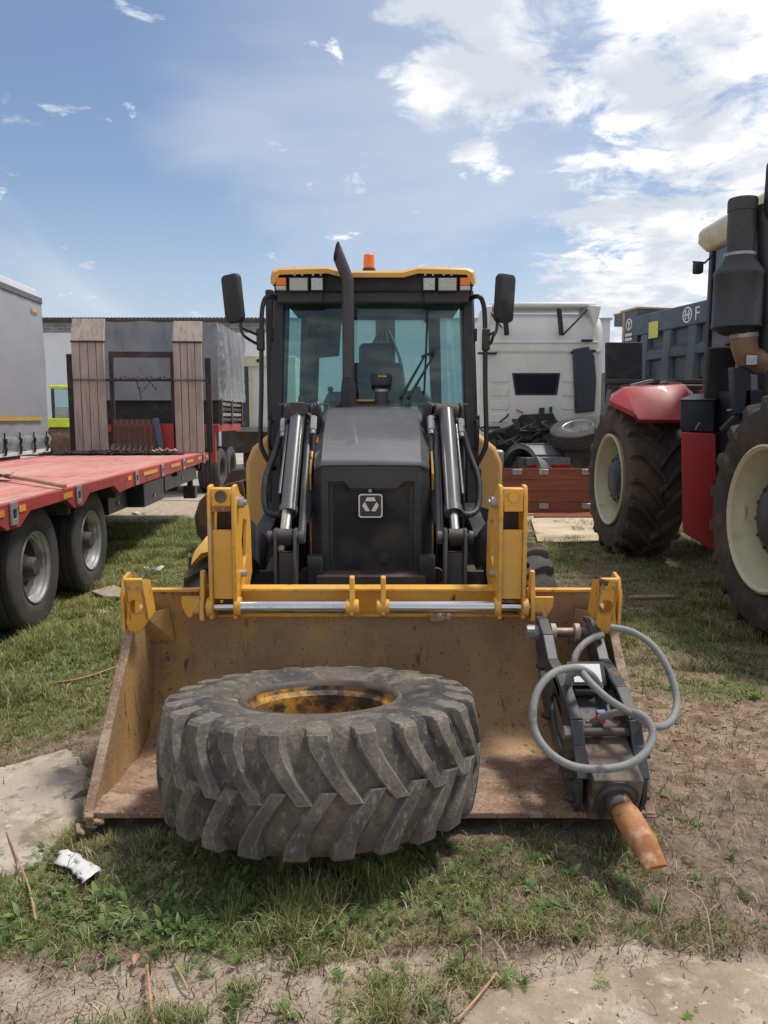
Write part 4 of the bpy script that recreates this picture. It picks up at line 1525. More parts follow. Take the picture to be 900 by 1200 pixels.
    for k in range(n):
        v = Vector(q.v[i0 + k]); q.v.append(tuple(v - d * .22))
    for k in range(n):
        k2 = (k + 1) % n
        q.f.append((b + k, b + k2, i0 + k2, i0 + k)); q.f.append((i0 + k, i0 + k2, i0 + n + k2, i0 + n + k))
    q.f.append(tuple(i0 + n + k for k in range(n)))
    q.build('exhaust_pipe', pm('sooty_exhaust_steel', (.050, .044, .046), .45, layers=[((.09, .07, .06), 4, .58, .12)], bump=.08, dist=.003), T)
    # intake pre-cleaner
    pc = P(447, 470, 6.12)
    q = MB(); q.cyl((pc.x, 6.1, 1.84), (pc.x, 6.1, 1.98), .055, .048, n=20); q.cyl((pc.x, 6.1, 1.95), (pc.x, 6.1, 1.972), .052, n=20)
    po = q.build('precleaner', M['cowl'], T)
    q = MB(); q.lathe([(.0, .105), (.07, .105), (.084, .095), (.086, .055), (.078, .02), (.05, .0), (0, .0)], 24, Matrix.Translation((pc.x, 6.1, 1.985)))
    q.build('precleaner_bowl', M['cowl'], po)
    q = MB(); q.cyl((pc.x, 6.1, 1.953), (pc.x, 6.1, 1.970), .0535, n=20); q.build('clamp_band', M['galv'], po)
    q = MB()
    for k, (dx, w, h) in enumerate(((-.016, .010, .012), (-.002, .008, .009), (.010, .010, .009), (.022, .006, .014), (.032, .012, .006))):
        q.box(pc.x + dx - w / 2, pc.x + dx + w / 2, 6.01, 6.02, 2.062 + .003 * (k % 2), 2.062 + h)
    q.build('yellow_lettering', M['lime'], po)

    # ---- cab
    zb, ztop = .95, 2.80
    def pil(x0, y0, z0, x1, y1, z1, wx, wy, name='pillar', mat=None, bev=.012):
        q = MB().loft([[Vector((x0 + a * wx / 2, y0 + b * wy / 2, z0)) for a, b in ((-1, -1), (1, -1), (1, 1), (-1, 1))], [Vector((x1 + a * wx / 2, y1 + b * wy / 2, z1)) for a, b in ((-1, -1), (1, -1), (1, 1), (-1, 1))]])
        return q.build(name, mat or DK, T, bev)
    for s in (-1, 1):
        pil(xo(s * .815), 6.34, .85, xo(s * .755), 6.40, 2.82, .085, .10)
        pil(xo(s * .885), 6.42, .85, xo(s * .80), 6.46, 2.78, .035, .05, 'door_frame')
        pil(xo(s * .88), 7.12, .85, xo(s * .79), 7.12, 2.82, .05, .07)
        pil(xo(s * .66 - .02), 7.80, 1.0, xo(s * .60 - .02), 7.74, 2.82, .10, .10)
        MB().plate([Vector((xo(s * .862), 6.48, 1.15)), Vector((xo(s * .862), 7.08, 1.15)), Vector((xo(s * .795), 7.08, 2.72)), Vector((xo(s * .795), 6.50, 2.72))], (s * .006, 0, 0)).build('door_glass', M['glass_side'], T)
        MB().plate([Vector((xo(s * .862), 7.16, 1.35)), Vector((xo(s * .68), 7.72, 1.35)), Vector((xo(s * .62), 7.70, 2.72)), Vector((xo(s * .795), 7.16, 2.72))], (s * .006, 0, 0)).build('side_glass', M['glass_side'], T)
        q = MB(); q.box(xo(s * .84), xo(s * .90), 6.44, 7.1, .70, 1.13); q.build('door_panel', DK, T, .01)
        q = MB()
        for z in (1.28, 1.72, 2.42):
            q.obox((xo(s * .885 - s * (z - .95) * .045), 6.40, z), (.045, .08, .10))
        q.build_each('door_hinge', M['blacksoft'], T, .006)
        # grab rail
        yk = 6.22
        g = [Vector((xo(s * .77), 6.34, 2.70)), Vector((xo(s * .825), yk, 2.70)), Vector((xo(s * .865), yk, 2.655)), Vector((xo(s * .885), yk, 2.50)), Vector((xo(s * .895), yk, 2.0)), Vector((xo(s * .91), yk, 1.62)), Vector((xo(s * .90), yk, 1.50)), Vector((xo(s * .83), yk + .02, 1.36)), Vector((xo(s * .82), 6.34, 1.33))]
        MB().tube(spline(g, 5), .019, 10).build('grab_rail', DK, T)
        g = [Vector((xo(s * .83), 6.32, 1.72)), Vector((xo(s * .835), 6.20, 1.70)), Vector((xo(s * .835), 6.20, 1.52)), Vector((xo(s * .83), 6.32, 1.50))]
        MB().tube(spline(g, 4), .014, 8).build('step_rail', DK, T)
        # mirror and its arm
        mx = P(274.5 if s < 0 else 590, 350, 6.08)
        mo = []
        mw, mh = .078, .185
        q = MB()
        for dy, k in ((-.05, .80), (-.04, .96), (0, 1.0), (.015, .96)):
            ring = []
            for cx, cz, a0 in ((1, 1, 0), (-1, 1, 90), (-1, -1, 180), (1, -1, 270)):
                for j in range(5):
                    a = R(a0 + 22.5 * j)
                    ring.append((cx * (mw - .035) + .035 * math.cos(a), cz * (mh - .035) + .035 * math.sin(a), dy, k))
            tilt = Matrix.Rotation(R(-6 if s < 0 else 3), 3, 'Y')
            yaw = Matrix.Rotation(R(s * 26), 3, 'Z')
            mo.append([mx + yaw @ tilt @ Vector((a * k, d_, c_ * k)) for a, c_, d_, k in ring])
        q.loft(mo)
        mi = q.build('mirror', M['blacksoft'], T, angle=50)
        g = [mx + Vector((-s * .03, .02, .1)), mx + Vector((s * -.045, .0, -.12)), mx + Vector((-s * .05, -.01, -.235)), mx + Vector((-s * .075, 0, -.285)), Vector((xo(s * .93), 6.2, 2.335)), Vector((xo(s * .90), yk, 2.335))]
        MB().tube(spline(g, 5), .012, 8).build('mirror_arm', DK, mi)
        g = [mx + Vector((-s * .05, -.0, -.22)), Vector((xo(s * .965), 6.15, 2.42)), Vector((xo(s * .90), yk, 2.395))]
        MB().tube(g, .011, 8).build('mirror_stay', DK, mi)
        MB().box(xo(s * .895) - .03, xo(s * .895) + .03, yk - .03, yk + .03, 2.28, 2.45).build('mirror_clamp', DK, mi, .01)
    # left dark rear post of the open door, with slots
    q = MB(); q.box(xo(-.895), xo(-.83), 6.50, 6.56, 1.0, 2.80); q.build('door_edge', DK, T, .012)
    # roof
    rf = [(-.80, 2.83), (-.785, 2.885), (-.74, 2.905), (-.36, 2.915), (-.24, 2.885), (.24, 2.885), (.36, 2.915), (.74, 2.905), (.785, 2.885), (.80, 2.83)]
    rings = []
    for y, k, dz in ((6.13, .98, -.02), (6.16, 1.0, 0), (7.85, 1.0, 0), (7.95, .97, -.03)):
        top = [Vector((xo(x * k), y, z + dz)) for x, z in rf]
        bot = [Vector((xo(x * k), y, z + dz - .035)) if abs(x) < .77 else Vector((xo(x * k), y, 2.83 + dz - .035)) for x, z in reversed(rf)]
        rings.append(top + bot)
    MB().loft(rings).build('roof', M['yellow_clean'], T, angle=30)
    q = MB(); q.box(xo(-.775), xo(.775), 6.20, 7.86, 2.735, 2.868); q.build('roof_lining', M['blacksoft'], T, .01)
    q = MB(); q.box(xo(-.76), xo(.76), 6.24, 6.30, 2.655, 2.745); q.build('front_fascia', M['cowl'], T, .01)
    for s in (-1, 1):
        q = MB(); q.box(xo(s * .40), xo(s * .755), 6.20, 6.27, 2.65, 2.75); q.build('lamp_housing', M['cowl'], T, .008)
        lm = MB().box(xo(s * .675), xo(s * .755), 6.125, 6.19, 2.768, 2.828).build('marker_lamp', M['orange_lens'], T, .006)
        MB().box(xo(s * .675), xo(s * .755), 6.125, 6.19, 2.733, 2.766).build('marker_lens', M['lens_led'], lm, .006)
        lm = MB().box(xo(s * .50), xo(s * .655), 6.13, 6.20, 2.722, 2.832).build('work_lamp', M['cowl'], T, .008)
        MB().box(xo(s * .508), xo(s * .647), 6.122, 6.14, 2.730, 2.824).build('lamp_lens', M['lens_white'], lm, .004)
        lm = MB().box(xo(s * .385), xo(s * .485), 6.13, 6.20, 2.727, 2.830).build('work_lamp', M['cowl'], T, .008)
        MB().box(xo(s * .391), xo(s * .479), 6.122, 6.14, 2.733, 2.824).build('lamp_lens', M['lens_led'], lm, .004)
        q = MB()
        for c in (.578, .435):
            for dx in (-.03, .03):
                q.box(xo(s * c + dx - .008), xo(s * c + dx + .008), 6.125, 6.15, 2.842, 2.860)
        q.build_each('lamp_bracket', M['galv'], T)
        MB().tube(circle((xo(s * .62), 6.3, 2.912), .022, 12), .006, 6, closed=True).build('lifting_eye', M['galv'], T)
    bx = P(432.5, 310, 6.5).x
    q = MB(); q.cyl((bx, 6.5, 2.86), (bx, 6.5, 2.965), .066, .052, n=20); bo2 = q.build('beacon_base', M['cowl'], T)
    q = MB(); q.lathe([(0, .115), (.034, .115), (.044, .105), (.047, 0.0), (0, 0.0)], 20, Matrix.Translation((bx, 6.5, 2.963)))
    q.build('beacon', M['orange_lens'], bo2)
    # windscreen
    MB().plate([Vector((xo(-.785), 6.33, 1.30)), Vector((xo(.785), 6.33, 1.30)), Vector((xo(.725), 6.385, 2.70)), Vector((xo(-.725), 6.385, 2.70))], (0, .007, 0)).build('windscreen', M['glass_cab'], T)
    q = MB(); q.tube([(xo(-.77), 6.325, 1.86), (xo(.77), 6.325, 1.86)], .006, 6); q.build('glass_joint', M['galv'], T)
    q = MB(); q.box(xo(-.76), xo(.76), 6.30, 6.40, 1.0, 1.32); q.build('front_bulkhead', DK, T, .01)
    # wipers
    for a, b in (((470, 466), (500, 413)), ((479, 466), (509, 415))):
        q = MB(); p0, p1 = P(a[0], a[1], 6.24), P(b[0], b[1], 6.31)
        q.tube([p0, p0.lerp(p1, .45), p1], [.014, .011, .007], 8); q.build('wiper_arm', DK, T)
    q = MB(); q.tube([P(497, 462, 6.30), P(499.5, 410, 6.315), P(501, 364, 6.33)], .008, 6); q.bar(P(494, 418, 6.29), P(510, 412, 6.30), .02, .02); q.build('wiper_blade', M['blacksoft'], T)
    # dashboard, wheel, seat
    q = MB(); q.plate([Vector((xo(x), 6.46, z)) for x, z in ((-.42, 1.3), (-.42, 1.88), (-.38, 1.965), (.42, 1.975), (.50, 1.88), (.50, 1.3))], (0, .18, 0)); q.build('dashboard', M['cowl'], T, .02)
    q = MB(); q.tube(circle((0, 0, 0), .19, 28, 'z'), .014, 8, closed=True)
    for k in range(3):
        q.bar((0, 0, 0), (.19 * math.cos(R(120 * k + 90)), .19 * math.sin(R(120 * k + 90)), 0), .02, .012)
    mm = Matrix.Translation((xo(-.02), 6.72, 2.02)) @ Matrix.Rotation(R(-28), 4, 'X')
    MB().merge(q, mm).build('steering_wheel', M['cowl'], T)
    def pad(c, s_, rx, name):
        q = MB().obox(c, s_, Matrix.Rotation(R(rx), 3, 'X')); q.build(name, M['seat'], T, .05, 4)
    pad((xo(0), 7.02, 1.62), (.50, .50, .14), 0, 'seat_base')
    pad((xo(.02), 7.26, 1.95), (.48, .14, .62), -8, 'seat_back')
    pad((xo(.02), 7.31, 2.31), (.34, .12, .26), -8, 'seat_headrest')
    q = MB(); q.box(xo(-.2), xo(.2), 6.85, 7.2, .95, 1.55); q.build('seat_pedestal', M['blacksoft'], T)
    for s in (-1, 1):
        q = MB().obox((xo(s * .30), 7.08, 1.84), (.09, .36, .07), None); q.build('armrest', M['seat'], T, .02)
        q = MB(); q.tube([(xo(s * .40), 6.8, 1.4), (xo(s * .40), 6.78, 1.85), (xo(s * .38), 6.74, 1.98)], .012, 8); q.lathe([(0, .05), (.02, .045), (.026, .02), (.016, 0)], 10, Matrix.Translation((xo(s * .38), 6.74, 1.97))); q.build('control_lever', M['cowl'], T)
    # rear frame with window opening
    q = MB().plate([Vector((xo(x), 7.76, z)) for x, z in ((-.80, 1.0), (.66, 1.0), (.60, 2.82), (-.73, 2.82))], (0, .04, 0), [[Vector((xo(x), 7.76, z)) for x, z in ((-.60, 1.35), (.58, 1.35), (.52, 2.66), (.47, 2.71), (-.30, 2.71), (-.34, 2.66), (-.36, 2.36), (-.56, 2.34))]])
    q.build('rear_frame', DK, T, .01)
    MB().plate([Vector((xo(x), 7.775, z)) for x, z in ((-.62, 1.33), (.63, 1.33), (.57, 2.72), (-.57, 2.72))], (0, .006, 0)).build('rear_glass', M['glass_side'], T)
    q = MB(); q.box(xo(-.80), xo(.80), 6.3, 7.8, .92, 1.0); q.build('cab_floor', DK, T)

    # ---- rear fenders, tank and wheels
    for s in (-1, 1):
        poly = [(-.0, 1.66), (.06, 1.655), (.25, 1.50), (.31, 1.36), (.315, .78), (.28, .70), (.06, .69), (.0, .74)]
        rings = []
        for y, k in ((6.56, .94), (6.60, 1.0), (7.2, 1.0), (8.2, .98)):
            rings.append([Vector((xo(s * (.79 + a * k)), y, 1.17 + (z - 1.17) * k)) for a, z in poly])
        MB().loft(rings).build('rear_fender', M['yellow_light'], T, .02, 3)
        q = MB(); q.box(xo(s * .62), xo(s * .86), 6.20, 6.62, .62, .95); q.build('step_tank', M['yellow_clean'], T, .02)
        q = MB(); q.box(xo(s * .86), xo(s * 1.06), 6.25, 6.6, .46, .52); q.box(xo(s * .6), xo(s * .98), 5.6, 6.2, .50, .62); q.build('step_plate', M['steel_dark'], T, .005)
        # curved front mudguard piece
        q = MB()
        pts = [(4.55, .945), (4.60, .99), (4.68, 1.02), (4.78, 1.03)]
        q.loft([[Vector((xo(s * .90), y, z + .02)), Vector((xo(s * 1.01), y - .02, z - .0)), Vector((xo(s * 1.07), y - .03, z - .07)), Vector((xo(s * 1.06), y, z - .08)), Vector((xo(s * .99), y + .01, z - .02)), Vector((xo(s * .90), y + .02, z))] for y, z in pts])
        if s < 0:
            q.build('front_mudguard', M['yellow_clean'], T)
    tm = lugged_tyre(.49, .36, .26, 17, .034, 1, .030).mesh('tyre', M['rubber_mud'])
    rim = MB().lathe([(.27, .14), (.25, .15), (.235, .12), (.20, .08), (.20, .02), (.02, .02)], 32).mesh('rim', M['yellow_clean'])
    tm2 = lugged_tyre(.68, .46, .36, 20, .036, 1, .036).mesh('tyre', M['rubber'])
    rim2 = MB().lathe([(.37, .17), (.345, .18), (.33, .14), (.30, .09), (.29, .02), (.02, .02)], 32).mesh('rim', M['yellow_clean'])
    for s in (-1, 1):
        dish_wheel(T, (xo(s * .945), 4.84, .475), tm, rim, None, flip=s > 0)
        dish_wheel(T, (xo(s * .93), 7.55, .665), tm2, rim2, None, flip=s > 0)
    # ---- rear digging arm folded behind the cab
    q = MB()
    q.box(xo(-.75), xo(.75), 8.35, 8.55, .55, 1.05)
    q.box(xo(-.10), xo(.30), 8.5, 8.85, .55, 1.25)
    q.build('rear_frame_carriage', M['steel_dark'], T, .01)
    q = MB(); q.loft([[Vector((xo(.10) + a * .11, y + b * w, z)) for a, b in ((-1, -1), (1, -1), (1, 1), (-1, 1))] for y, z, w in ((8.75, 1.1, .12), (8.95, 2.0, .17), (9.0, 2.6, .14), (8.8, 3.1, .09))])
    bo3 = q.build('digger_boom', M['cylinder'], T, .01)  # boom and stick greyed: the shade on them is put into the colour
    q = MB(); q.cyl((xo(.10), 8.62, 1.2), (xo(.10), 8.75, 2.2), .06, n=16); q.cyl((xo(.10), 8.75, 2.2), (xo(.10), 8.8, 2.75), .03, n=12); q.build('boom_cylinder', M['cylinder'], bo3)
    q = MB(); q.loft([[Vector((xo(.10) + a * .09, y + b * w, z)) for a, b in ((-1, -1), (1, -1), (1, 1), (-1, 1))] for y, z, w in ((8.9, 3.1, .1), (9.35, 2.4, .14), (9.6, 1.2, .10))])
    q.build('digger_stick', M['cylinder'], bo3, .01)
    for k in range(4):
        hx = xo(.10) + (-.2 + .13 * k)
        q = MB(); q.tube([(hx, 8.6, 1.2), (hx + .03, 8.5, 1.8), (hx - .02, 8.62, 2.35), (xo(.1), 8.8, 2.8)], .018, 8, smooth=6); q.build('hydraulic_hose', M['hose_black'], bo3)
    for s in (-1, 1):
        q = MB(); q.bar((xo(s * .7), 8.45, 1.0), (xo(s * .95), 8.45, .12), .14, .14); q.box(xo(s * .95) - .14, xo(s * .95) + .14, 8.32, 8.58, .0, .06); q.build('stabiliser', M['yellow_clean'], T, .01)
    # lower skid/steps dark rubber sheets
    q = MB(); q.plate([P(500 + a, b, 5.9) for a, b in ((28, 622), (50, 590), (78, 598), (76, 660), (30, 680))], (0, .03, 0)); q.build('rubber_flap', M['blacksoft'], T)
    return T


make_loader()


# ------------------------------------------------------------------ spare tyre in the bucket
def make_spare():
    c = P(376, 868, 3.17)
    T = thing('loader_tyre', 'large worn lugged tyre on a scraped yellow rim lying in the bucket', 'tyre', (c.x, 3.175, .345), (R(-8.3), 0, R(4)), local=True)
    tb, lg = lugged_tyre(.685, .475, .335, 24, .027, 1, .040, sweep=.19, seg=96, past=.09, split=True)
    ty = tb.build('tyre', M['rubber'], T, angle=32)
    lg.build_each('tread_lug', M['lug'], ty, angle=32)
    MB().lathe([(.350, .178), (.354, .208), (.340, .215), (.328, .207), (.322, .190)], 56).build('rim_flange', M['steel_dark'], T, angle=50)
    prof = [(.322, .190), (.318, .170), (.300, .150), (.296, .060), (.282, .045), (.280, -.11), (.26, -.12), (.12, -.12), (.12, -.135), (.30, -.14), (.335, -.20), (.350, -.208), (.352, -.18)]
    MB().lathe(prof, 56).build('rim', M['rim_worn'], T, angle=30)
    # mould seam ridge
    MB().lathe([(.648, .004), (.6535, .001), (.6535, -.001), (.648, -.004)], 72).build('mould_seam', M['rubber'], T)
    return T


make_spare()


# ------------------------------------------------------------------ hydraulic breaker leaning in the bucket
def make_breaker():
    # local frame: -Y along the chisel, Z up out of the bracket; origin at the centre of the front block face
    o0 = P(722, 936, 2.86)
    rx, rz = R(20), R(0)
    T = thing('hydraulic_breaker', 'black hydraulic breaker hammer with an orange rusty chisel propped in the bucket corner', 'hydraulic breaker', o0, (rx, 0, rz), local=True)
    bk = MB().box(-.098, .098, 0, .34, -.118, .095).build('front_block', M['breaker_block'], T, .006)
    q = MB(); q.lathe([(.046, .012), (.066, .012), (.074, .004), (.090, .003), (.090, -.03)], 28, Matrix.Rotation(R(90), 4, 'X')); q.build('bushing', M['breaker'], bk)
    # greasy ring on the face
    ch = MB(); ch.tube([(0, .05, 0), (0, -.06, 0), (0, -.085, 0), (0, -.21, 0)], [.046, .046, .052, .052], 28)
    rings = [[Vector((.052 * math.cos(2 * math.pi * k / 28), y, .052 * math.sin(2 * math.pi * k / 28) * zz)) for k in range(28)] for y, zz in ((-.21, 1.0), (-.22, .98))]
    tip = [[Vector((.052 * math.cos(2 * math.pi * k / 28) * (1 - .15 * t), -.22 - .09 * t, .052 * math.sin(2 * math.pi * k / 28) * (1 - .80 * t) - .012 * t)) for k in range(28)] for t in (0, .5, 1.)]
    ch.loft(rings + tip)
    chv = MB(); chv.merge(ch, Matrix.Rotation(R(12), 4, 'Z')); chv.build('chisel', M['chisel'], T, angle=30)
    q = MB(); q.tube([(0, .05, 0), (0, -.062, 0)], .0475, 28); q.build('chisel_collar', M['steel_dark'], T)
    # body of the hammer between the plates
    q = MB(); q.box(-.088, .088, .34, .40, -.10, .05); q.box(-.092, .092, .40, .80, -.10, .03); q.build('hammer_body', M['breaker'], T, .012)
    q = MB(); q.box(-.05, .05, .56, .70, .031, .06); q.build('valve_block', M['breaker'], T, .01)
    # side plates with a kinked upper edge
    side = [(.055, -.135), (.03, -.05), (.06, .04), (.17, .11), (.25, .175), (.45, .175), (.60, .15), (.72, .115), (.86, .155), (.98, .155), (1.045, .13), (1.05, .05), (.96, -.02), (.80, -.15), (.45, -.17), (.15, -.165)]
    win = [(.30, -.02), (.42, .09), (.58, .08), (.62, -.04), (.50, -.09), (.36, -.08)]
    for s in (-1, 1):
        x = s * .118
        p = MB().plate([Vector((x, a, b)) for a, b in side], (s * .022, 0, 0), [[Vector((x, a, b)) for a, b in win]])
        po = p.build('side_plate', M['breaker'], T, .005)
        # thick flange following the upper edge
        f = MB()
        ed = side[2:11]
        for (a, b), (a2, b2) in zip(ed[:-1], ed[1:]):
            f.bar((x + s * .002, a, b), (x + s * .002, a2, b2), .050, .022)
        f.build('plate_flange', M['breaker'], po, .004)
        q = MB()
        for a, b in ((.10, -.10), (.14, -.02), (.34, -.12), (.60, -.11), (.80, .02), (.17, .06)):
            c = Vector((x + s * .022, a, b))
            q = MB(); q.cyl(c, c + Vector((s * .018, 0, 0)), .022, n=6); q.cyl(c + Vector((s * .018, 0, 0)), c + Vector((s * .034, 0, 0)), .013, n=10)
            q.build('through_bolt', M['steel_dark'], po)
    q = MB(); q.cyl((-.13, .235, .125), (.13, .235, .125), .018, n=14); q.build('cross_bolt', M['steel_dark'], T)
    q = MB(); q.cyl((-.15, .29, .10), (.15, .29, .10), .016, n=14); q.build('cross_bolt', M['steel_dark'], T)
    c = Vector((-.135, .235, .125))
    q = MB(); q.cyl(c, c + Vector((-.035, 0, 0)), .026, n=6); q.build('bolt_nut', M['galv'], T)
    # cross plate with type label
    q = MB(); q.box(-.088, .088, .62, .65, .05, .135); q.build('cross_plate', M['breaker'], T, .006)
    q = MB(); q.obox((.005, .590, .143), (.165, .11, .008), Matrix.Rotation(R(32), 3, 'X')); lb = q.build('top_cover', M['breaker'], T)
    q = MB(); q.obox((.005, .585, .150), (.125, .085, .004), Matrix.Rotation(R(32), 3, 'X')); q.build('type_label', M['white'], T)
    q = MB(); q.box(.01, .045, .38, .40, .055, .10); q.build('warning_sticker', pm('blue_sticker', (.10, .12, .30), .5), T)
    q = MB(); q.box(-.088, .088, .345, .36, .05, .085); q.build('stiffener', M['breaker'], T, .004)
    # upper pin with collars
    q = MB(); q.cyl((-.175, .985, .085), (.165, .985, .085), .024, n=18); q.build('upper_pin', pm('red_rust_pin', (.26, .15, .11), .5, .4, layers=[((.42, .36, .32), 7, .55, .12)]), T)
    q = MB()
    for x in (-.065, .055):
        q.cyl((x - .012, .985, .085), (x + .012, .985, .085), .045, n=20)
    q.build_each('pin_collar', pm('ivory_collar', (.42, .38, .30), .6, layers=[((.24, .17, .12), 8, .6, .1)]), T)
    q = MB()
    q.cyl((-.19, .985, .085), (-.132, .985, .085), .038, n=18); q.cyl((-.20, .97, .11), (-.165, .97, .11), .022, n=8)
    q.cyl((.131, .985, .085), (.158, .985, .085), .038, n=18)
    q.build_each('pin_cap', M['galv'], T)
    q = MB(); q.cyl((-.16, .74, .0), (-.13, .74, .0), .032, n=14); q.build('lower_pin_cap', M['galv'], T)

    # hoses: given in world points, then moved into the breaker's own frame
    Mi = (Matrix.Translation(o0) @ Euler((rx, 0, rz)).to_matrix().to_4x4()).inverted()
    def hose(name, pts, r, mat=None, k=16):
        pp = spline([Mi @ P(*p) for p in pts], k)
        MB().tube(pp, [r + (.0011 if i % 2 else -.0006) for i in range(len(pp))], 12).build(name, mat or M['hose'], T)
    hose('hydraulic_hose', [(716, 735, 3.50), (742, 741, 3.44), (768, 760, 3.38), (787, 793, 3.30), (793, 826, 3.22), (784, 847, 3.12), (765, 851, 3.02), (740, 836, 2.98), (714, 820, 2.99), (694, 802, 3.04), (680, 788, 3.12), (668, 792, 3.20), (666, 806, 3.26)], .0155)
    hose('hydraulic_hose', [(690, 850, 3.14), (712, 838, 3.06), (738, 834, 2.99), (757, 842, 2.93), (765, 860, 2.88), (758, 880, 2.83), (738, 895, 2.80), (708, 901, 2.78), (672, 898, 2.79), (644, 882, 2.82), (627, 857, 2.87), (625, 828, 2.92), (634, 803, 2.98), (652, 787, 3.04), (676, 783, 3.10), (694, 792, 3.18), (703, 806, 3.24)], .0155)
    hose('hydraulic_hose', [(674, 785, 3.42), (674, 770, 3.46), (682, 757, 3.50), (694, 748, 3.54), (706, 744, 3.58)], .016)
    q = MB(); a, b = Mi @ P(690, 850, 3.14), Mi @ P(716, 836, 3.05); d = (b - a)
    q.cyl(a - d * .2, a + d * .15, .024, n=6); q.cyl(a + d * .15, a + d * .5, .021, n=14); q.build('hose_coupling', M['galv'], T)
    q = MB(); q.cyl(a + d * .52, a + d * .60, .0225, n=14); q.build('red_ring', M['tail_red'], T)
    q = MB(); a, b = Mi @ P(671, 797, 3.40), Mi @ P(674, 784, 3.42); q.cyl(a, b, .017, n=10); q.build('hose_ferrule', M['galv'], T)
    hose('red_wire', [(684, 846, 3.16), (694, 851, 3.13), (703, 846, 3.12)], .003, M['tail_red'])


make_breaker()


# ------------------------------------------------------------------ low red flatbed trailer
def make_flatbed():
    T = thing('flatbed_trailer', 'low flatbed trailer with faded red deck and two upright grey plank ramps', 'trailer', (-3.18, 13.95, 0), (0, 0, R(3.05)), local=True)
    DZ, W, LEN = 1.125, 2.5, 11.6
    # deck of steel plates, seams open
    y = 0.0
    r = random.Random(2)
    k = 0
    while y > -LEN + .1:
        l = 1.42
        for x0, x1 in ((-W + .06, -W / 2 - .004), (-W / 2 + .004, -.06)):
            MB().box(x0, x1, y - l + .008, y - .004, DZ - .03, DZ - (.002 if k % 2 else .004)).build('deck_plate', M['red_deck'], T, .003)
        y -= l
        k += 1
    q = MB(); q.box(-W + .07, -.07, -LEN, -.01, DZ - .075, DZ - .031); q.build('deck_frame', M['steel_dark'], T)
    # side rails with the cut-outs over the wheels
    wheels = [-7.66, -6.24, -9.08]
    bot = [(0.0, .99), (-1.4, .97), (-5.2, .955)]
    for c in sorted(wheels, reverse=True):
        bot += [(c + .62, .935), (c + .42, 1.03), (c - .36, 1.03), (c - .56, .935)]
    bot += [(-LEN, .92)]
    for x, s in ((0, -1), (-W, 1)):
        top = [(-LEN, DZ + .004), (0, DZ + .004)]
        MB().plate([Vector((x, a, b)) for a, b in top + bot], (s * .055, 0, 0)).build('side_rail', M['red_rail'], T, .005)
    MB().box(-W + .056, -.056, -.055, 0.0, .93, DZ + .003).build('end_rail', M['red_rail'], T, .005)
    # lashing pockets and reflectors along the visible rail
    pk = [-.55, -2.25, -3.65, -4.95, -6.95, -8.35, -9.8]
    for py in pk:
        z0, z1 = .965, 1.135
        f = MB().plate([Vector((.004, a, b)) for a, b in ((py - .06, z0), (py + .06, z0), (py + .06, z1), (py - .06, z1))], (.016, 0, 0), [[Vector((.004, a, b)) for a, b in ((py - .032, z0 + .045), (py + .032, z0 + .045), (py + .032, z1 - .055), (py - .032, z1 - .055))]])
        fo = f.build('lashing_pocket', M['galv'], T, .003)
        MB().box(.0005, .006, py - .05, py + .05, z0 + .02, z1 - .02).build('pocket_back', M['blacksoft'], fo)
    for a, b, h in ((-.12, -.30, .05), (-.75, -1.05, .05), (-2.5, -3.1, .045), (-1.5, -2.0, .045), (-3.9, -4.6, .045), (-5.15, -5.3, .045), (-7.1, -7.32, .05), (-8.5, -8.85, .05), (-8.12, -8.24, .05)):
        MB().box(.003, .007, b, a, 1.045, 1.045 + h).build('reflector_strip', M['reflector'], T)
    # underframe, axles, tool boxes
    q = MB()
    for x in (-1.75, -.75):
        q.box(x - .07, x + .07, -LEN, -.3, .62, DZ - .08)
    for yy in (-.4, -2.2, -4.2, -5.4, -6.9, -8.4, -10):
        q.box(-W + .1, -.1, yy - .05, yy + .05, .86, DZ - .08)
    for wy in wheels:
        q.cyl((-W + .3, wy, .52), (-.3, wy, .52), .07, n=14)
    q.box(-W + .3, -.3, -1.3, -1.2, .55, .9)
    q.build('underframe', M['steel_dark'], T, .008)
    for a, b, z0, xx in ((-3.0, -4.1, .60, -.13), (-4.25, -5.05, .62, -.30), (-.35, -2.8, .68, -.16)):
        bo = MB().box(xx - .45, xx, b, a, z0, .915).build('tool_box', M['navy'], T, .01)
        MB().box(xx + .001, xx + .012, (a + b) / 2 - .06, (a + b) / 2 + .02, z0 + .08, z0 + .13).build('box_latch', M['galv'], bo, .003)
    q = MB(); q.cyl((-.25, -.5, .55), (-.25, -.5, .92), .05, n=12); q.box(-.35, -.15, -.6, -.4, .35, .56); q.build('support_leg', M['steel_dark'], T)
    MB().box(-.30, -.10, -.10, -.02, .80, .94).build('tail_lamp', M['blacksoft'], T, .01)
    # wheels
    tm = road_tyre(.525, .37, .30).mesh('tyre', M['rubber_dark'])
    rm = MB().lathe([(.306, .150), (.300, .178), (.287, .172), (.282, .150), (.268, .140), (.262, .115), (.248, .105), (.242, .060)], 40).mesh('rim', M['alu'])
    hb = MB()
    hb.lathe([(.246, .075), (.225, .045), (.19, .03), (.14, .035), (.115, .04)], 32)
    hb.lathe([(.115, .03), (.112, .08), (.09, .10), (.082, .16), (.068, .175), (0, .175)], 24)
    for k in range(10):
        a = 2 * math.pi * k / 10
        hb.cyl((.165 * math.cos(a), .165 * math.sin(a), .02), (.165 * math.cos(a), .165 * math.sin(a), .065), .016, n=6)
    hm = hb.mesh('hub', pm('dusty_hub_steel', (.045, .040, .037), .75, layers=[((.10, .08, .065), 5, .55, .12)], bump=.2, dist=.006))
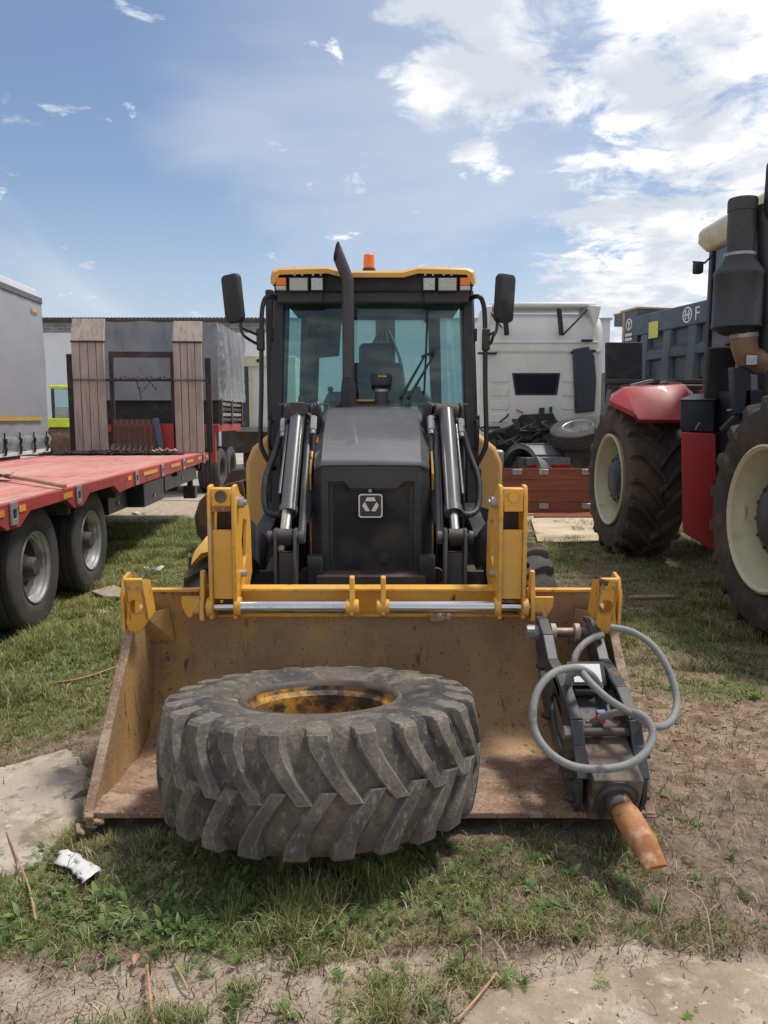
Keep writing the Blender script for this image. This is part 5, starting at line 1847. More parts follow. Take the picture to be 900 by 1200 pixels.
    for wy in wheels:
        dish_wheel(T, (-.295, wy, .515), tm, rm, hm, flip=True, spin=.2 * wy)
        dish_wheel(T, (-W + .295, wy, .515), tm, rm, hm, flip=False)
    # end posts and loading frame
    for x in (-2.37, .035):
        MB().box(x - .035, x + .065, -.13, -.06, DZ, 2.80 if x > -1 else 2.86).build('corner_post', M['iron_brown'], T, .006)
    xf0, xf1 = -1.62, -.56
    for x in (xf0, xf1):
        MB().box(x - .035, x + .035, -.20, -.14, DZ, 2.88).build('gate_post', M['iron_brown'], T, .006)
    MB().box(xf0 - .03, xf1 + .03, -.205, -.135, 2.80, 2.90).build('gate_bar', M['iron_brown'], T, .006)
    MB().box(xf0 - .68, xf1 + .56, -.215, -.13, 2.385, 2.43).build('gate_bar', M['iron_brown'], T, .006)
    # chain lashing around the ramps
    ch = MB()
    n = 52
    for k in range(n):
        x = -2.30 + 2.36 * k / (n - 1)
        ch.tube(circle((x, -.345, 2.40), .020, 8, 'y' if k % 2 else 'z', sx=1.5), .006, 5, closed=True)
    for k in range(7):
        ch.tube(circle((xf0 + .46 + .01 * k, -.26, 2.36 - .045 * k), .018, 8, 'x' if k % 2 else 'y'), .006, 5, closed=True)
        ch.tube(circle((xf0 + .50 + .045 * k, -.26, 2.36 - .05 * abs(3 - abs(k - 1))), .018, 8, 'x' if k % 2 else 'y'), .006, 5, closed=True)
    tag(ch.build('lashing_chain', M['iron_brown'], T), kind='stuff')
    q = MB()
    for k in range(14):
        q.obox((xf0 + .10 + .075 * k, -.24, 2.43 + .012 * (k % 3)), (.05, .03, .02), Euler((0, r.uniform(-.6, .6), r.uniform(-.4, .4))).to_matrix())
    q.build('ratchet_links', M['red_chain'], T)
    # ramps
    for i, (x0, x1, zt) in enumerate(((-2.26, -1.70, 3.46), (-.52, -.02, 3.43))):
        lean = .10
        rp = MB()
        rp.box(x0 + .03, x1 - .03, -.24, -.16, DZ + .03, 3.04)
        ro = rp.build('ramp', M['iron_brown'], T)
        nb = 4
        w = (x1 - x0) / nb
        for k in range(nb):
            a = x0 + w * k
            MB().loft([[Vector((a + .005, -.30, DZ + .02)), Vector((a + w - .005, -.30, DZ + .02)), Vector((a + w - .005, -.245, DZ + .02)), Vector((a + .005, -.245, DZ + .02))],
                       [Vector((a + .005, -.285 + .004 * (k % 2), 3.06)), Vector((a + w - .005, -.285 + .004 * (k % 2), 3.06)), Vector((a + w - .005, -.242, 3.06)), Vector((a + .005, -.242, 3.06))]]).build('plank', M['wood_grey'], ro, .004)
        MB().loft([[Vector((x0, -.30, 3.063)), Vector((x1, -.30, 3.063)), Vector((x1, -.23, 3.063)), Vector((x0, -.23, 3.063))],
                   [Vector((x0 + .005, -.17, zt)), Vector((x1 - .005, -.17, zt)), Vector((x1 - .005, -.12, zt)), Vector((x0 + .005, -.12, zt))]]).build('ramp_tip', M['wood_grey'], ro, .004)
        MB().box(x0 - .005, x1 + .005, -.31, -.22, 3.045, 3.075).build('ramp_hinge', M['iron_brown'], ro, .004)

    # ---- loads on the deck: each thing on its own, placed through the trailer's frame
    TM = Matrix.LocRotScale(Vector((-3.18, 13.95, 0)), Euler((0, 0, R(3.05))), None)
    for k in range(8):
        x = -1.55 + .095 * k
        p = TM @ Vector((x, -.45, DZ))
        t = MB()
        t.obox((0, .11, .30), (.075, .03, .60), Matrix.Rotation(R(-6), 3, 'X'))
        t.obox((-.01, -.06, .075), (.075, .30, .03), Matrix.Rotation(R(38), 3, 'X'))
        o = t.build('steel_bar', M['rust_bar'], None, .004)
        o.location = p
        o.rotation_euler = (0, 0, R(3.05 + r.uniform(-2, 2)))
        tag(o, 'bent rusty brown bar, %s from the blue strap in the row between the ramps' % ('first', 'second', 'third', 'fourth', 'fifth', 'sixth', 'seventh', 'eighth')[7 - k], 'steel bar', 'bent steel bars leaning in a row on the flatbed')
    p = TM @ Vector((-.76, -.50, DZ))
    q = MB(); q.obox((0, 0, .31), (.085, .02, .63), Euler((R(-3), R(-8), 0)).to_matrix()); o = q.build('strap', M['blue_strap'], None, .004); o.location = p
    tag(o, 'faded blue strap propped beside the row of rusty bars on the flatbed', 'strap')
    q = MB(); q.box(0, .22, -.02, .02, 0, .52); o = q.build('steel_sheet', M['red_rail'], None, .005); o.location = TM @ Vector((-.76, -.34, DZ))
    tag(o, 'red steel sheet standing between the bent bars and a grey ramp', 'steel sheet')
    # heap of black chains
    q = MB()
    for k in range(170):
        x = r.uniform(-2.5, -.5); yv = r.uniform(-1.0, -.62); z = DZ + .015 + .05 * r.random() * (1 - abs(x + 1.5) / 1.3)
        c = TM @ Vector((x, yv, z))
        q.tube([c + Matrix.Rotation(r.uniform(0, 6), 3, 'Z') @ Matrix.Rotation(r.uniform(-.7, .7), 3, 'X') @ v for v in circle((0, 0, 0), r.uniform(.03, .07), 8, 'z', sx=r.uniform(1, 2.2))], .012, 5, closed=True)
    for k in range(5):
        pts = [TM @ Vector((r.uniform(-2.5, -.4), r.uniform(-1.0, -.6), DZ + .03 + .03 * r.random())) for _ in range(5)]
        q.tube(pts, .016, 6, smooth=5)
    for k in range(6):
        c = TM @ Vector((-2.3 + .36 * k, -.78, DZ + .012)); q.obox(c, (.42, .30, .02), Euler((0, 0, r.uniform(-.3, .3))).to_matrix())
    o = q.build('chain_heap', M['blacksoft'], None)
    tag(o, 'tangled heap of black chains and mats in front of the upright ramps', 'chains', kind='stuff')
    q = MB()
    for k in range(9):
        c = TM @ Vector((-.80 + .045 * k, -.72 + r.uniform(-.08, .08), DZ + .07 + r.uniform(-.02, .02)))
        q.obox(c, (.06, .05, .035), Euler((r.random(), r.random(), r.random())).to_matrix())
    o = q.build('ratchet_straps', pm('orange_buff_webbing', (.46, .25, .14), .8), None, .006)
    tag(o, 'small pile of orange buff ratchet straps at the end of the chain heap', 'straps', kind='stuff')
    # shovel lying on the deck
    a, b = PZ(76, 570, DZ + .03), PZ(8, 558, DZ + .05)
    sh = thing('shovel', 'shovel with a reddish wooden handle lying on the red flatbed deck', 'shovel', (b.x, b.y, DZ))
    d = (b - a).normalized()
    MB().tube([a, a.lerp(b, .5) + Vector((0, 0, .006)), b], .019, 10).build('handle', M['wood'], sh)
    s = d.cross(Vector((0, 0, 1))).normalized()
    bl = MB()
    rows = []
    for t, w, dz in ((0, .04, .0), (.07, .11, .01), (.20, .115, -.02), (.29, .08, -.035), (.33, .02, -.04)):
        c = b + d * t + Vector((0, 0, dz))
        rows.append([c - s * w + Vector((0, 0, .025)), c - s * w * .5, c, c + s * w * .5, c + s * w + Vector((0, 0, .025))])
    ob = bl.loft(rows, caps=False, closed=False).build('blade', M['galv'], sh)
    ob.modifiers.new('t', 'SOLIDIFY').thickness = .004
    MB().cyl(b - d * .10, b + d * .06, .024, .020, n=10).build('socket', M['steel_dark'], sh)


make_flatbed()


# ------------------------------------------------------------------ curtain-sided trailer at the left
def make_curtain():
    x1, y1 = -6.42, 14.75
    ang = R(3.7)
    T = thing('curtain_trailer', 'tall grey curtain sided trailer with a thin amber stripe above buckled straps', 'trailer', (x1, y1, 0), (0, 0, ang), local=True)
    L, W, Z0, Z1 = 9.0, 2.5, 1.42, 3.86
    # gently bulging curtain
    rows = []
    ny, nz = 44, 14
    for j in range(nz + 1):
        z = Z0 + (Z1 - Z0) * j / nz
        rows.append([Vector((.018 * math.sin(j / nz * math.pi) * (1 + .5 * math.sin(i * 1.3)) + .006 * math.sin(i * 2.1 + j), -L * i / ny, z)) for i in range(ny + 1)])
    MB().loft(rows, caps=False, closed=False).build('curtain', M['curtain'], T, angle=60)
    MB().box(-W, -.04, -L, -.02, 1.22, Z1).build('body', M['curtain'], T)
    MB().box(-.03, .024, -L, 0.0, Z1 - .0, Z1 + .11).build('top_rail', pm('dark_grey_rail', (.12, .12, .13), .5), T, .01)
    MB().plate([Vector((.005, a, b)) for a, b in ((0, Z1 + .10), (-.25, Z1 + .22), (-L, Z1 + .22), (-L, Z1 + .11), (-.0, Z1 + .0))], (-W - .01, 0, 0)).build('roof', M['wall_white'], T, .01)
    MB().box(.03, .036, -L, -.35, 1.70, 1.765).build('amber_stripe', M['amber_line'], T)
    MB().box(.030, .036, -.55, -.25, 3.66, 3.72).build('amber_mark', M['amber_line'], T)
    # skirt, buckled straps
    rows = []
    for z, o in ((1.43, .02), (1.37, .045), (1.30, .03), (1.18, .02)):
        rows.append([Vector((o + .018 * math.sin(i * 1.9 + z * 20), -L * i / 60, z + .012 * math.sin(i * 1.1))) for i in range(61)])
    MB().loft(rows, caps=False, closed=False).build('skirt', M['tarp'], T, angle=60)
    for k in range(14):
        y = -.22 - .62 * k
        q = MB(); q.box(.045, .06, y - .018, y + .018, 1.12, 1.50); q.box(.05, .085, y - .026, y + .026, 1.31, 1.40); q.tube([(.06, y, 1.33), (.10, y - .05, 1.25), (.07, y - .02, 1.14)], .012, 6); q.build('buckle_strap', M['blacksoft'], T)
    MB().box(-.05, .03, -L, 0, 1.10, 1.165).build('side_beam', M['white'], T, .006)
    q = MB(); q.box(-W + .3, -.5, -L, -.1, .85, 1.10); q.build('chassis', M['steel_dark'], T)
    tm = road_tyre(.5, .36, .29).mesh('tyre', M['rubber_dark'])
    rm = MB().lathe([(.295, .15), (.28, .16), (.26, .06), (.2, -.02), (.05, -.02)], 24).mesh('rim', M['alu'])
    for y in (-5.6, -6.9, -8.2):
        for x, fl in ((-.30, True), (-W + .3, False)):
            dish_wheel(T, (x, y, .5), tm, rm, None, flip=fl)


make_curtain()


def make_car(x, y, rz, label, name='parked_car', paint=None):
    T = thing(name, label, 'car', (x, y, 0), (0, 0, rz), local=True)
    prof = [(-2.1, .42), (-2.12, .62), (-2.0, .82), (-1.35, .92), (-.75, 1.36), (.45, 1.42), (1.25, 1.02), (1.95, .92), (2.12, .74), (2.1, .40), (1.75, .28), (-1.75, .28)]
    rings = []
    for yy, k in ((-.83, .93), (-.78, 1.), (.78, 1.), (.83, .93)):
        rings.append([Vector((a, yy, .62 + (b - .62) * k)) for a, b in prof])
    MB().loft(rings).build('body', paint or M['white'], T, .03)
    for s in (-1, 1):
        MB().plate([Vector((a, s * .80, b)) for a, b in ((-1.15, .93), (-.68, 1.29), (.40, 1.34), (1.02, 1.0))], (0, s * .035, 0)).build('window', M['glass_dark'], T)
        for xx in (-1.3, 1.3):
            e = empty_part('wheel', T, (xx, s * .74, .31), (R(90 * -s), 0, 0))
            road_tyre(.31, .2, .2, 24).build('tyre', M['rubber_dark'], e)
            MB().lathe([(.205, .09), (.19, .10), (.17, .05), (.03, .06), (0, .06)], 20).build('rim', M['alu'], e)
    MB().box(2.06, 2.13, -.75, -.5, .62, .74).build('headlight', M['lens_led'], T, .01)
    MB().box(2.06, 2.13, .5, .75, .62, .74).build('headlight', M['lens_led'], T, .01)
    return T


c1 = P(30, 525, 36.0)
make_car(c1.x - .2, 36.0, R(4), 'white car parked in the yard beyond the curtain sided trailer')
c2 = P(50, 525, 41.0)
make_car(c2.x - .3, 41.0, R(4), 'silver white car parked by the warehouse wall behind the white car', paint=pm('silver_paint', (.55, .56, .58), .35, .3))


# ------------------------------------------------------------------ lime road roller by the warehouse
def make_roller():
    Y0 = 33.0
    c = P(92, 500, Y0)
    T = thing('road_roller', 'lime yellow road roller with glazed cab parked by the warehouse', 'road roller', (c.x, Y0, 0), local=True)
    ztop = P(92, 452, Y0).z
    zs = P(92, 490, Y0).z
    MB().box(-.95, .95, -.6, 1.6, ztop - .14, ztop).build('cab_roof', M['lime'], T, .05)
    for x in (-.82, .82):
        for y in (-.5, 1.4):
            MB().box(x - .05, x + .05, y - .05, y + .05, zs, ztop - .13).build('cab_post', M['black'], T)
    MB().box(-.77, .77, -.53, -.51, zs + .45, ztop - .14).build('cab_window', M['glass_cab'], T)
    MB().box(-.85, .85, -.52, 1.45, zs, zs + .45).build('cab_wall', M['galv'], T, .02)
    MB().box(-1.0, 1.0, -.9, 2.6, zs - .38, zs).build('frame', M['lime'], T, .04)
    e = MB(); e.cyl((-.95, -.4, .72), (.95, -.4, .72), .72, n=36); e.build('drum', M['rust_bar'], T, .02)
    e = MB(); e.cyl((-.9, 2.2, .62), (.9, 2.2, .62), .62, n=28); e.build('rear_tyre', M['rubber_dark'], T, .05)


make_roller()


# ------------------------------------------------------------------ tarpaulin lorry behind the ramps
def make_tarp():
    Y0 = 17.2
    xr = P(256, 450, Y0).x
    zt, zb = P(256, 377, Y0).z, P(256, 469, Y0).z
    T = thing('tarpaulin_truck', 'grey tarpaulin covered truck body on a red frame behind the flatbed ramps', 'truck', (xr - 1.4, Y0 + 3, 0))
    W, L = 3.1, 2.7
    rows = []
    r = random.Random(4)
    nx, nz = 40, 16
    def fold(u, j):
        return .03 * math.sin(u * 5 + j * .35) * math.sin(j / nz * math.pi) + .018 * math.sin(u * 13 + j * .8)
    # one wrapped sheet: rear face then the right side
    for j in range(nz + 1):
        z = zb + (zt - zb) * j / nz
        row = []
        for i in range(nx + 1):
            row.append(Vector((xr - W + W * i / nx, Y0 - fold(i * .12, j), z - .015 * math.cos(i * .5) * (j == nz))))
        for i in range(1, nx + 1):
            u = i / nx
            row.append(Vector((xr + .10 * u + fold(i * .16 + 3, j) * (1.2 + 1.4 * math.exp(-u * 3)), Y0 + L * u, z - .06 * u * (j == nz))))
        rows.append(row)
    MB().loft(rows, caps=False, closed=False).build('tarpaulin', M['tarp'], T, angle=70)
    MB().box(xr - W + .02, xr - .05, Y0 + .05, Y0 + L, zb + .02, zt - .03).build('load_body', M['tarp'], T, .05)
    q = MB()
    for k in range(7):
        z = zb + .12 + (zt - zb - .2) * k / 6
        q.cyl((xr - .17, Y0 - .045, z), (xr - .17, Y0 - .02, z), .02, n=8)
        q.cyl((xr - 2.6 + .4 * k, Y0 - .05, zb + .14), (xr - 2.6 + .4 * k, Y0 - .02, zb + .14), .018, n=8)
    q.build_each('eyelet', M['galv'], T)
    q = MB()
    for k in range(7):
        a = Vector((xr + .06, Y0 + .1 + .34 * k, zb + .05)); q.tube([a, a + Vector((.03, .17, -.05)), a + Vector((0, .34, 0))], .012, 5)
    q.build('lacing_rope', M['galv'], T)
    zf = P(256, 497, Y0).z
    q = MB(); q.box(xr - W + .05, xr - .05, Y0 + .15, Y0 + L, zf, zb); q.build('dropside_recess', M['blacksoft'], T)
    for k in range(4):
        z = zf + .06 + (zb - zf - .1) * k / 3.6
        MB().box(xr - .04, xr + .01, Y0 + .35, Y0 + L * .96, z, z + .07).build('side_slat', M['galv'] if k in (1, 3) else M['steel_dark'], T, .005)
    for yy in (.15, 1.3, L - .1):
        MB().box(xr - .05, xr + .03, Y0 + yy, Y0 + yy + .14, zf - .02, zb + .02).build('stanchion', M['steel_dark'], T)
    zr = P(256, 506, Y0).z
    MB().box(xr - W + .1, xr - .02, Y0 + .0, Y0 + L, zr, zf).build('red_frame', M['red_rail'], T, .01)
    MB().box(xr - .22, xr - .10, Y0 - .02, Y0 + .1, .75, zr).build('red_leg', M['red_rail'], T, .01)
    MB().box(xr - 2.4, xr - 1.5, Y0 - .03, Y0 + .05, .95, zr + .02).build('rear_panel', M['red_rail'], T, .01)
    q = MB(); q.box(xr - W + .5, xr - .6, Y0 + .2, Y0 + L, .75, zr); q.build('chassis', M['steel_dark'], T)
    tm = road_tyre(.52, .5, .29).mesh('tyre', M['rubber_dark'])
    rm = MB().lathe([(.295, .2), (.28, .21), (.26, .06), (.2, -.02), (.05, -.02)], 24).mesh('rim', M['steel_dark'])
    for y in (.9, 2.1):
        for x, fl in ((xr - .38, True), (xr - W + .38, False)):
            dish_wheel(T, (x, Y0 + y, .52), tm, rm, None, flip=fl)


make_tarp()


def make_box_trailer():
    Y0 = 22.5
    x0, x1, x2 = P(278, 450, Y0).x, P(291, 450, Y0).x, P(306, 450, Y0).x
    zt, zb = P(280, 417, Y0).z, P(280, 505, Y0).z
    T = thing('box_trailer', 'old cream box trailer with a stained dark door behind the tarpaulin truck', 'trailer', (x1, Y0, 0))
    MB().box(x0 - .05, x2 + 1.0, Y0 + .06, Y0 + 7, zb, zt).build('body', M['white_truck'], T, .02)
    MB().box(x0 - .02, x1, Y0, Y0 + .055, zb + .12, zt - .32).build('door', pm('stained_dark_door', (.035, .045, .065), .5, layers=[((.17, .165, .13), .8, .56, .2, (1, 1, .45), .8), ((.30, .28, .22), 2, .66, .1, (2, 2, .4))]), T, .01)
    MB().box(x1 + .01, x1 + .09, Y0 - .02, Y0 + .055, zb, zt - .3).build('corner_post', M['cream'], T, .01)
    MB().box(x0 - .05, x2 + .6, Y0 - .03, Y0 + .055, zt - .30, zt).build('header', M['cream'], T, .01)
    q = MB()
    for dx in (.12, .62):
        q.cyl((x0 + dx, Y0 - .045, zt - .14), (x0 + dx, Y0 - .02, zt - .14), .05, n=10)
    q.build('marker_light', M['blacksoft'], T)
    MB().box(x0 - .05, x2 + .6, Y0 - .05, Y0 + .055, zb - .02, zb + .11).build('sill', M['galv'], T, .01)
    q = MB(); q.box(x0 - .6, x2 + .6, Y0 + .5, Y0 + 7, .7, zb); q.build('chassis', M['steel_dark'], T)
    tm = road_tyre(.52, .5, .29).mesh('tyre', M['rubber_dark'])
    for y in (1.4, 2.7):
        for x in (x0 + .2, x2 + .7):
            dish_wheel(T, (x, Y0 + y, .52), tm, None, None)


make_box_trailer()


# ------------------------------------------------------------------ rusty digging bucket behind the flatbed side
def make_rusty_bucket():
    Y0 = 9.6
    T = thing('excavator_bucket', 'rusty brown excavator bucket on the grass between flatbed and loader', 'bucket', (P(258, 640, Y0).x, Y0, 0))
    zt = P(240, 572, Y0).z
    x0 = P(228, 600, Y0).x
    prof = [(.62, zt + .10), (.40, zt + .04), (.20, zt - .03), (.07, zt - .16), (.0, zt - .36), (.03, zt - .58), (.16, .10), (.40, .02), (.72, .03)]
    ins = [(a * .93 + .04, b * .95 + .025) for a, b in prof]
    MB().loft([[Vector((x0 + a, y, b)) for a, b in prof + ins[::-1]] for y in (Y0, Y0 + .75)]).build('shell', M['rust_bar'], T)
    och = pm('ochre_rust', (.19, .11, .05), .7, layers=[((.085, .045, .03), 3, .50, .1), ((.30, .20, .10), 6, .64, .06)])
    for y, s in ((Y0, -1), (Y0 + .75, 1)):
        MB().plate([Vector((x0 + a, y, b)) for a, b in prof], (0, s * .03, 0)).build('side_plate', och, T, .006)
    MB().plate([Vector((x0 + a, Y0 - .031, b)) for a, b in ((.08, .20), (.30, .46), (.62, .60), (.62, .52), (.30, .34), (.13, .12))], (0, -.02, 0)).build('wear_strip', M['rust_bar'], T, .004)
    q = MB()
    for y in (Y0 + .24, Y0 + .5):
        q.plate([Vector((x0 + a, y, b)) for a, b in ((.30, zt), (.42, zt + .2), (.60, zt + .22), (.62, zt + .08))], (0, .025, 0))
    q.build_each('hanger_ear', M['rust_bar'], T, .005)


make_rusty_bucket()


# ------------------------------------------------------------------ white lorry tractor seen from behind
def make_white_truck():
    Y0 = 15.8
    xl, xr = P(563, 450, Y0).x, P(707, 450, Y0).x
    xm = (xl + xr) / 2
    def Z(v, Y=Y0): return P(640, v, Y).z
    def X(u, Y=Y0): return P(u, 450, Y).x
    T = thing('white_truck', 'off white long distance truck cab seen from behind with spare wheel on its chassis', 'truck', (xm, Y0, 0))
    W_ = M['white_truck']
    zb, z1, z2, zt = Z(532), Z(410), Z(388), Z(357)
    # cab back wall: rounded shell built from stacked outlines
    def outline(k, y0, y1, z, ch=.12):
        a, b = xm + (xl - xm) * k, xm + (xr - xm) * k
        return [Vector((a + ch, y0, z)), Vector((b - ch, y0, z)), Vector((b, y0 + ch, z)), Vector((b, y1, z)), Vector((a, y1, z)), Vector((a, y0 + ch, z))]
    MB().loft([outline(1., Y0, Y0 + 2.2, zb), outline(1., Y0, Y0 + 2.2, z1), outline(.995, Y0 + .02, Y0 + 2.2, z2 + .05), outline(.97, Y0 + .10, Y0 + 2.2, z2 + .25), outline(.93, Y0 + .28, Y0 + 1.9, Z(366))]).build('cab', W_, T, .03, 3, angle=50)
    # raised high-roof wings
    for s, u0, u1 in ((-1, 563, 577), (1, 692, 706)):
        a = [P(u0 + (2 if s < 0 else -2), 401, Y0), P(u0 + 4 if s < 0 else u1 - 1, 359, Y0), P(u1 if s < 0 else u0 - 2, 357, Y0), P(u1 - 4 if s < 0 else u0 + 5, 388, Y0)]
        MB().plate([p + Vector((0, -.02, 0)) for p in a], (0, .9, 0)).build('roof_wing', W_, T, .03)
    MB().box(X(574), X(697), Y0 + .1, Y0 + 1.2, zt - .03, zt + .06).build('roof_spoiler', W_, T, .03)
    # pressed panel ribs
    for v in (404, 416, 443):
        pass
    MB().box(X(566), X(703), Y0 - .018, Y0 + .02, Z(413.5), Z(410.5)).build('panel_seam', M['cream'], T, .005)
    MB().box(X(568), X(699), Y0 - .022, Y0 + .02, Z(402), Z(400)).build('panel_seam', W_, T, .008)
    for u0, u1 in ((576, 596), (659, 674)):
        for v in (437, 453, 469, 484):
            if u0 > 600 and v > 470: continue
            MB().box(X(u0), X(u1), Y0 - .016, Y0 + .01, Z(v + 11), Z(v)).build('pressed_panel', W_, T, .012)
    # windows
    fr = [P(*p, Y0 - .02) for p in ((600, 437), (657, 437), (653, 463), (604, 463))]
    wo = MB().plate(fr, (0, .03, 0)).build('rear_window', M['black'], T, .02)
    MB().plate([P(*p, Y0 - .03) for p in ((602.5, 439), (654.5, 439), (650.5, 461), (606, 461))], (0, .008, 0)).build('pane', M['glass_dark'], wo)
    MB().plate([P(*p, Y0 + .05) for p in ((611, 389), (640, 389), (638, 397), (613, 397))], (0, .08, 0)).build('roof_vent', M['steel_dark'], T, .015)
    # dark side fairing and small arms
    f = [P(*p, Y0 - .10) for p in ((672, 409), (690, 406), (697, 418), (699, 445), (697, 482), (675, 484), (673, 440))]
    MB().plate(f, (0, .10, 0)).build('air_duct', M['navy'], T, .02)
    for u0, v0, u1, v1 in ((655, 361, 658, 393), (592, 372, 594, 393)):
        q = MB(); q.bar(P(u0, v0, Y0 - .12), P(u1, v1, Y0 - .10), .11, .07); q.build('roof_fin', M['blacksoft'], T, .02)
    q = MB(); q.tube([P(659, 393, Y0 - .1), P(674, 378, Y0 - .1), P(688, 363, Y0)], .02, 6); q.tube([P(575, 366, Y0), P(588, 384, Y0 - .05)], .018, 6); q.build_each('fairing_strut', M['blacksoft'], T)
    q = MB()
    for u, v, w in ((571, 414, 22), (688, 399, 13), (575, 501, 22), (690, 411, 16), (673, 413, 8)):
        q.obox(P(u, v, Y0 - .05), (w / 900 * Y0, .06, .045))
    q.build('grab_bar', M['blacksoft'], T, .01)
    q = MB(); q.obox(P(635, 481, Y0 - .04), (.11, .05, .11)); q.obox(P(645.5, 480, Y0 - .04), (.05, .05, .12)); q.build('work_lamp', M['blacksoft'], T, .01)
    q = MB(); q.tube([P(605, 480, Y0 - .03), P(613, 484, Y0 - .1)], .015, 6); q.build('hose_coupling', M['red_rail'], T)
    # dark machinery below the cab
    m_ = [P(*p, Y0 - .06) for p in ((600, 498), (612, 486), (648, 484), (652, 492), (662, 500), (664, 530), (570, 530), (572, 508))]
    MB().plate(m_, (0, .5, 0)).build('engine_bay', M['blacksoft'], T)
    q = MB()
    r = random.Random(12)
    for k in range(40):
        c = P(r.uniform(574, 655), r.uniform(492, 522), Y0 - r.uniform(.1, .5))
        if k % 3:
            q.obox(c, (r.uniform(.05, .2), .1, r.uniform(.05, .16)))
        else:
            q.tube([c, c + Vector((r.uniform(-.3, .3), -.1, r.uniform(-.2, .2))), c + Vector((r.uniform(-.5, .5), -.1, r.uniform(-.3, .2)))], .02, 6, smooth=4)
    q.build('gearbox_and_hoses', M['steel_dark'], T, .008)
    q = MB(); q.box(X(600) , X(614), 14.41, Y0 + 2, .72, 1.0); q.box(X(676), X(690), 14.41, Y0 + 2, .72, 1.0); q.box(X(600), X(690), 14.25, 14.4, .48, .70); q.build('chassis_rail', M['steel_dark'], T, .01)
    # rear wheel with its ribbed mudguard
    Yf = 14.45
    fx0, fx1 = P(590, 540, Yf).x, P(670, 540, Yf).x
    zf = P(630, 521, Yf).z
    th = R(27)
    RZ = Matrix.Rotation(th, 3, 'Z')
    cc_ = Vector((P(629, 540, Yf + .55).x, Yf + .55, 0))
    def arc(rad, x, n=17):
        return [cc_ + RZ @ Vector((x, rad * math.cos(R(5 + 170 * k / (n - 1))), .50 + rad * 1.08 * math.sin(R(5 + 170 * k / (n - 1))))) for k in range(n)]
    rad = (zf - .50) / 1.08
    wg = .80
    oa, ob, ia, ib = arc(rad, -wg / 2), arc(rad, wg / 2), arc(rad - .03, -wg / 2), arc(rad - .03, wg / 2)
    MB().loft([oa, ob], caps=False, closed=False).loft([ia, ib], caps=False, closed=False).loft([oa, ia], caps=False, closed=False).loft([ob, ib], caps=False, closed=False).build('mudguard', M['guard_grey'], T, angle=40)
    lip, lip2 = arc(rad + .012, -wg / 2), arc(rad - .08, -wg / 2)
    MB().loft([lip, [p + RZ @ Vector((.03, 0, 0)) for p in lip], [p + RZ @ Vector((.03, 0, 0)) for p in lip2], lip2, lip], caps=False, closed=False).build('mudguard_lip', M['guard_grey'], T, angle=40)
    for k in range(3, 15, 3):
        a, b = arc(rad + .006, -wg / 2)[k], arc(rad + .006, wg / 2)[k]
        MB().bar(a, b, .05, .02).build('mudguard_rib', M['guard_grey'], T, .006)
    dish_tm = road_tyre(.50, .34, .29).mesh('tyre', M['rubber_dark'])
    dish_rm = MB().lathe([(.295, .14), (.28, .15), (.26, .06), (.2, -.02), (.05, -.02)], 28).mesh('rim', M['steel_dark'])
    p = cc_ + RZ @ Vector((-.17, 0, .50))
    dish_wheel(T, p, dish_tm, dish_rm, None, rz=th)
    p = cc_ + RZ @ Vector((.2, 0, .50))
    dish_wheel(T, p, dish_tm, None, None, rz=th)
    MB().box(P(617, 540, Yf).x, P(668, 540, Yf).x, Yf - .05, Yf + .05, P(640, 546, Yf).z, P(640, 536, Yf).z).build('lamp_board', M['guard_grey'], T, .01)
    MB().box(P(622, 540, Yf).x, P(668, 540, Yf).x, Yf - .07, Yf - .04, P(640, 550, Yf).z, P(640, 544, Yf).z).build('tail_lamp', M['tail_red'], T, .006)
    tm = road_tyre(.52, .34, .29).mesh('tyre', M['rubber_dark'])
    rm = MB().lathe([(.295, .14), (.28, .15), (.26, .06), (.2, -.02), (.05, -.02)], 28).mesh('rim', M['galv'])
    dish_wheel(T, (xl + .2, Y0 + 1.6, .52), tm, rm, None)
    dish_wheel(T, (xr - .2, Y0 + 1.6, .52), tm, rm, None, flip=True)
    MB().box(P(575, 540, 15.2).x, P(589, 540, 15.2).x, 15.0, 15.6, P(575, 580, 15.2).z, P(580, 527, 15.2).z).build('fuel_tank', M['galv'], T, .05)
    # spare wheel lying tilted on the frame
    sp = P(678, 507, 14.75)
    e = empty_part('spare_wheel', T, sp, (R(18), R(-14), 0))
    road_tyre(.53, .30, .30).build('tyre', M['rubber_dark'], e)
    MB().lathe([(.305, .13), (.295, .15), (.28, .14), (.27, .06), (.20, -.02), (.13, -.02), (.13, -.06)], 32).build('rim', M['galv'], e)
    q = MB(); q.box(sp.x - .3, sp.x + .35, 14.5, 15.1, .98, sp.z - .22); q.build('spare_cradle', M['steel_dark'], T)


make_white_truck()


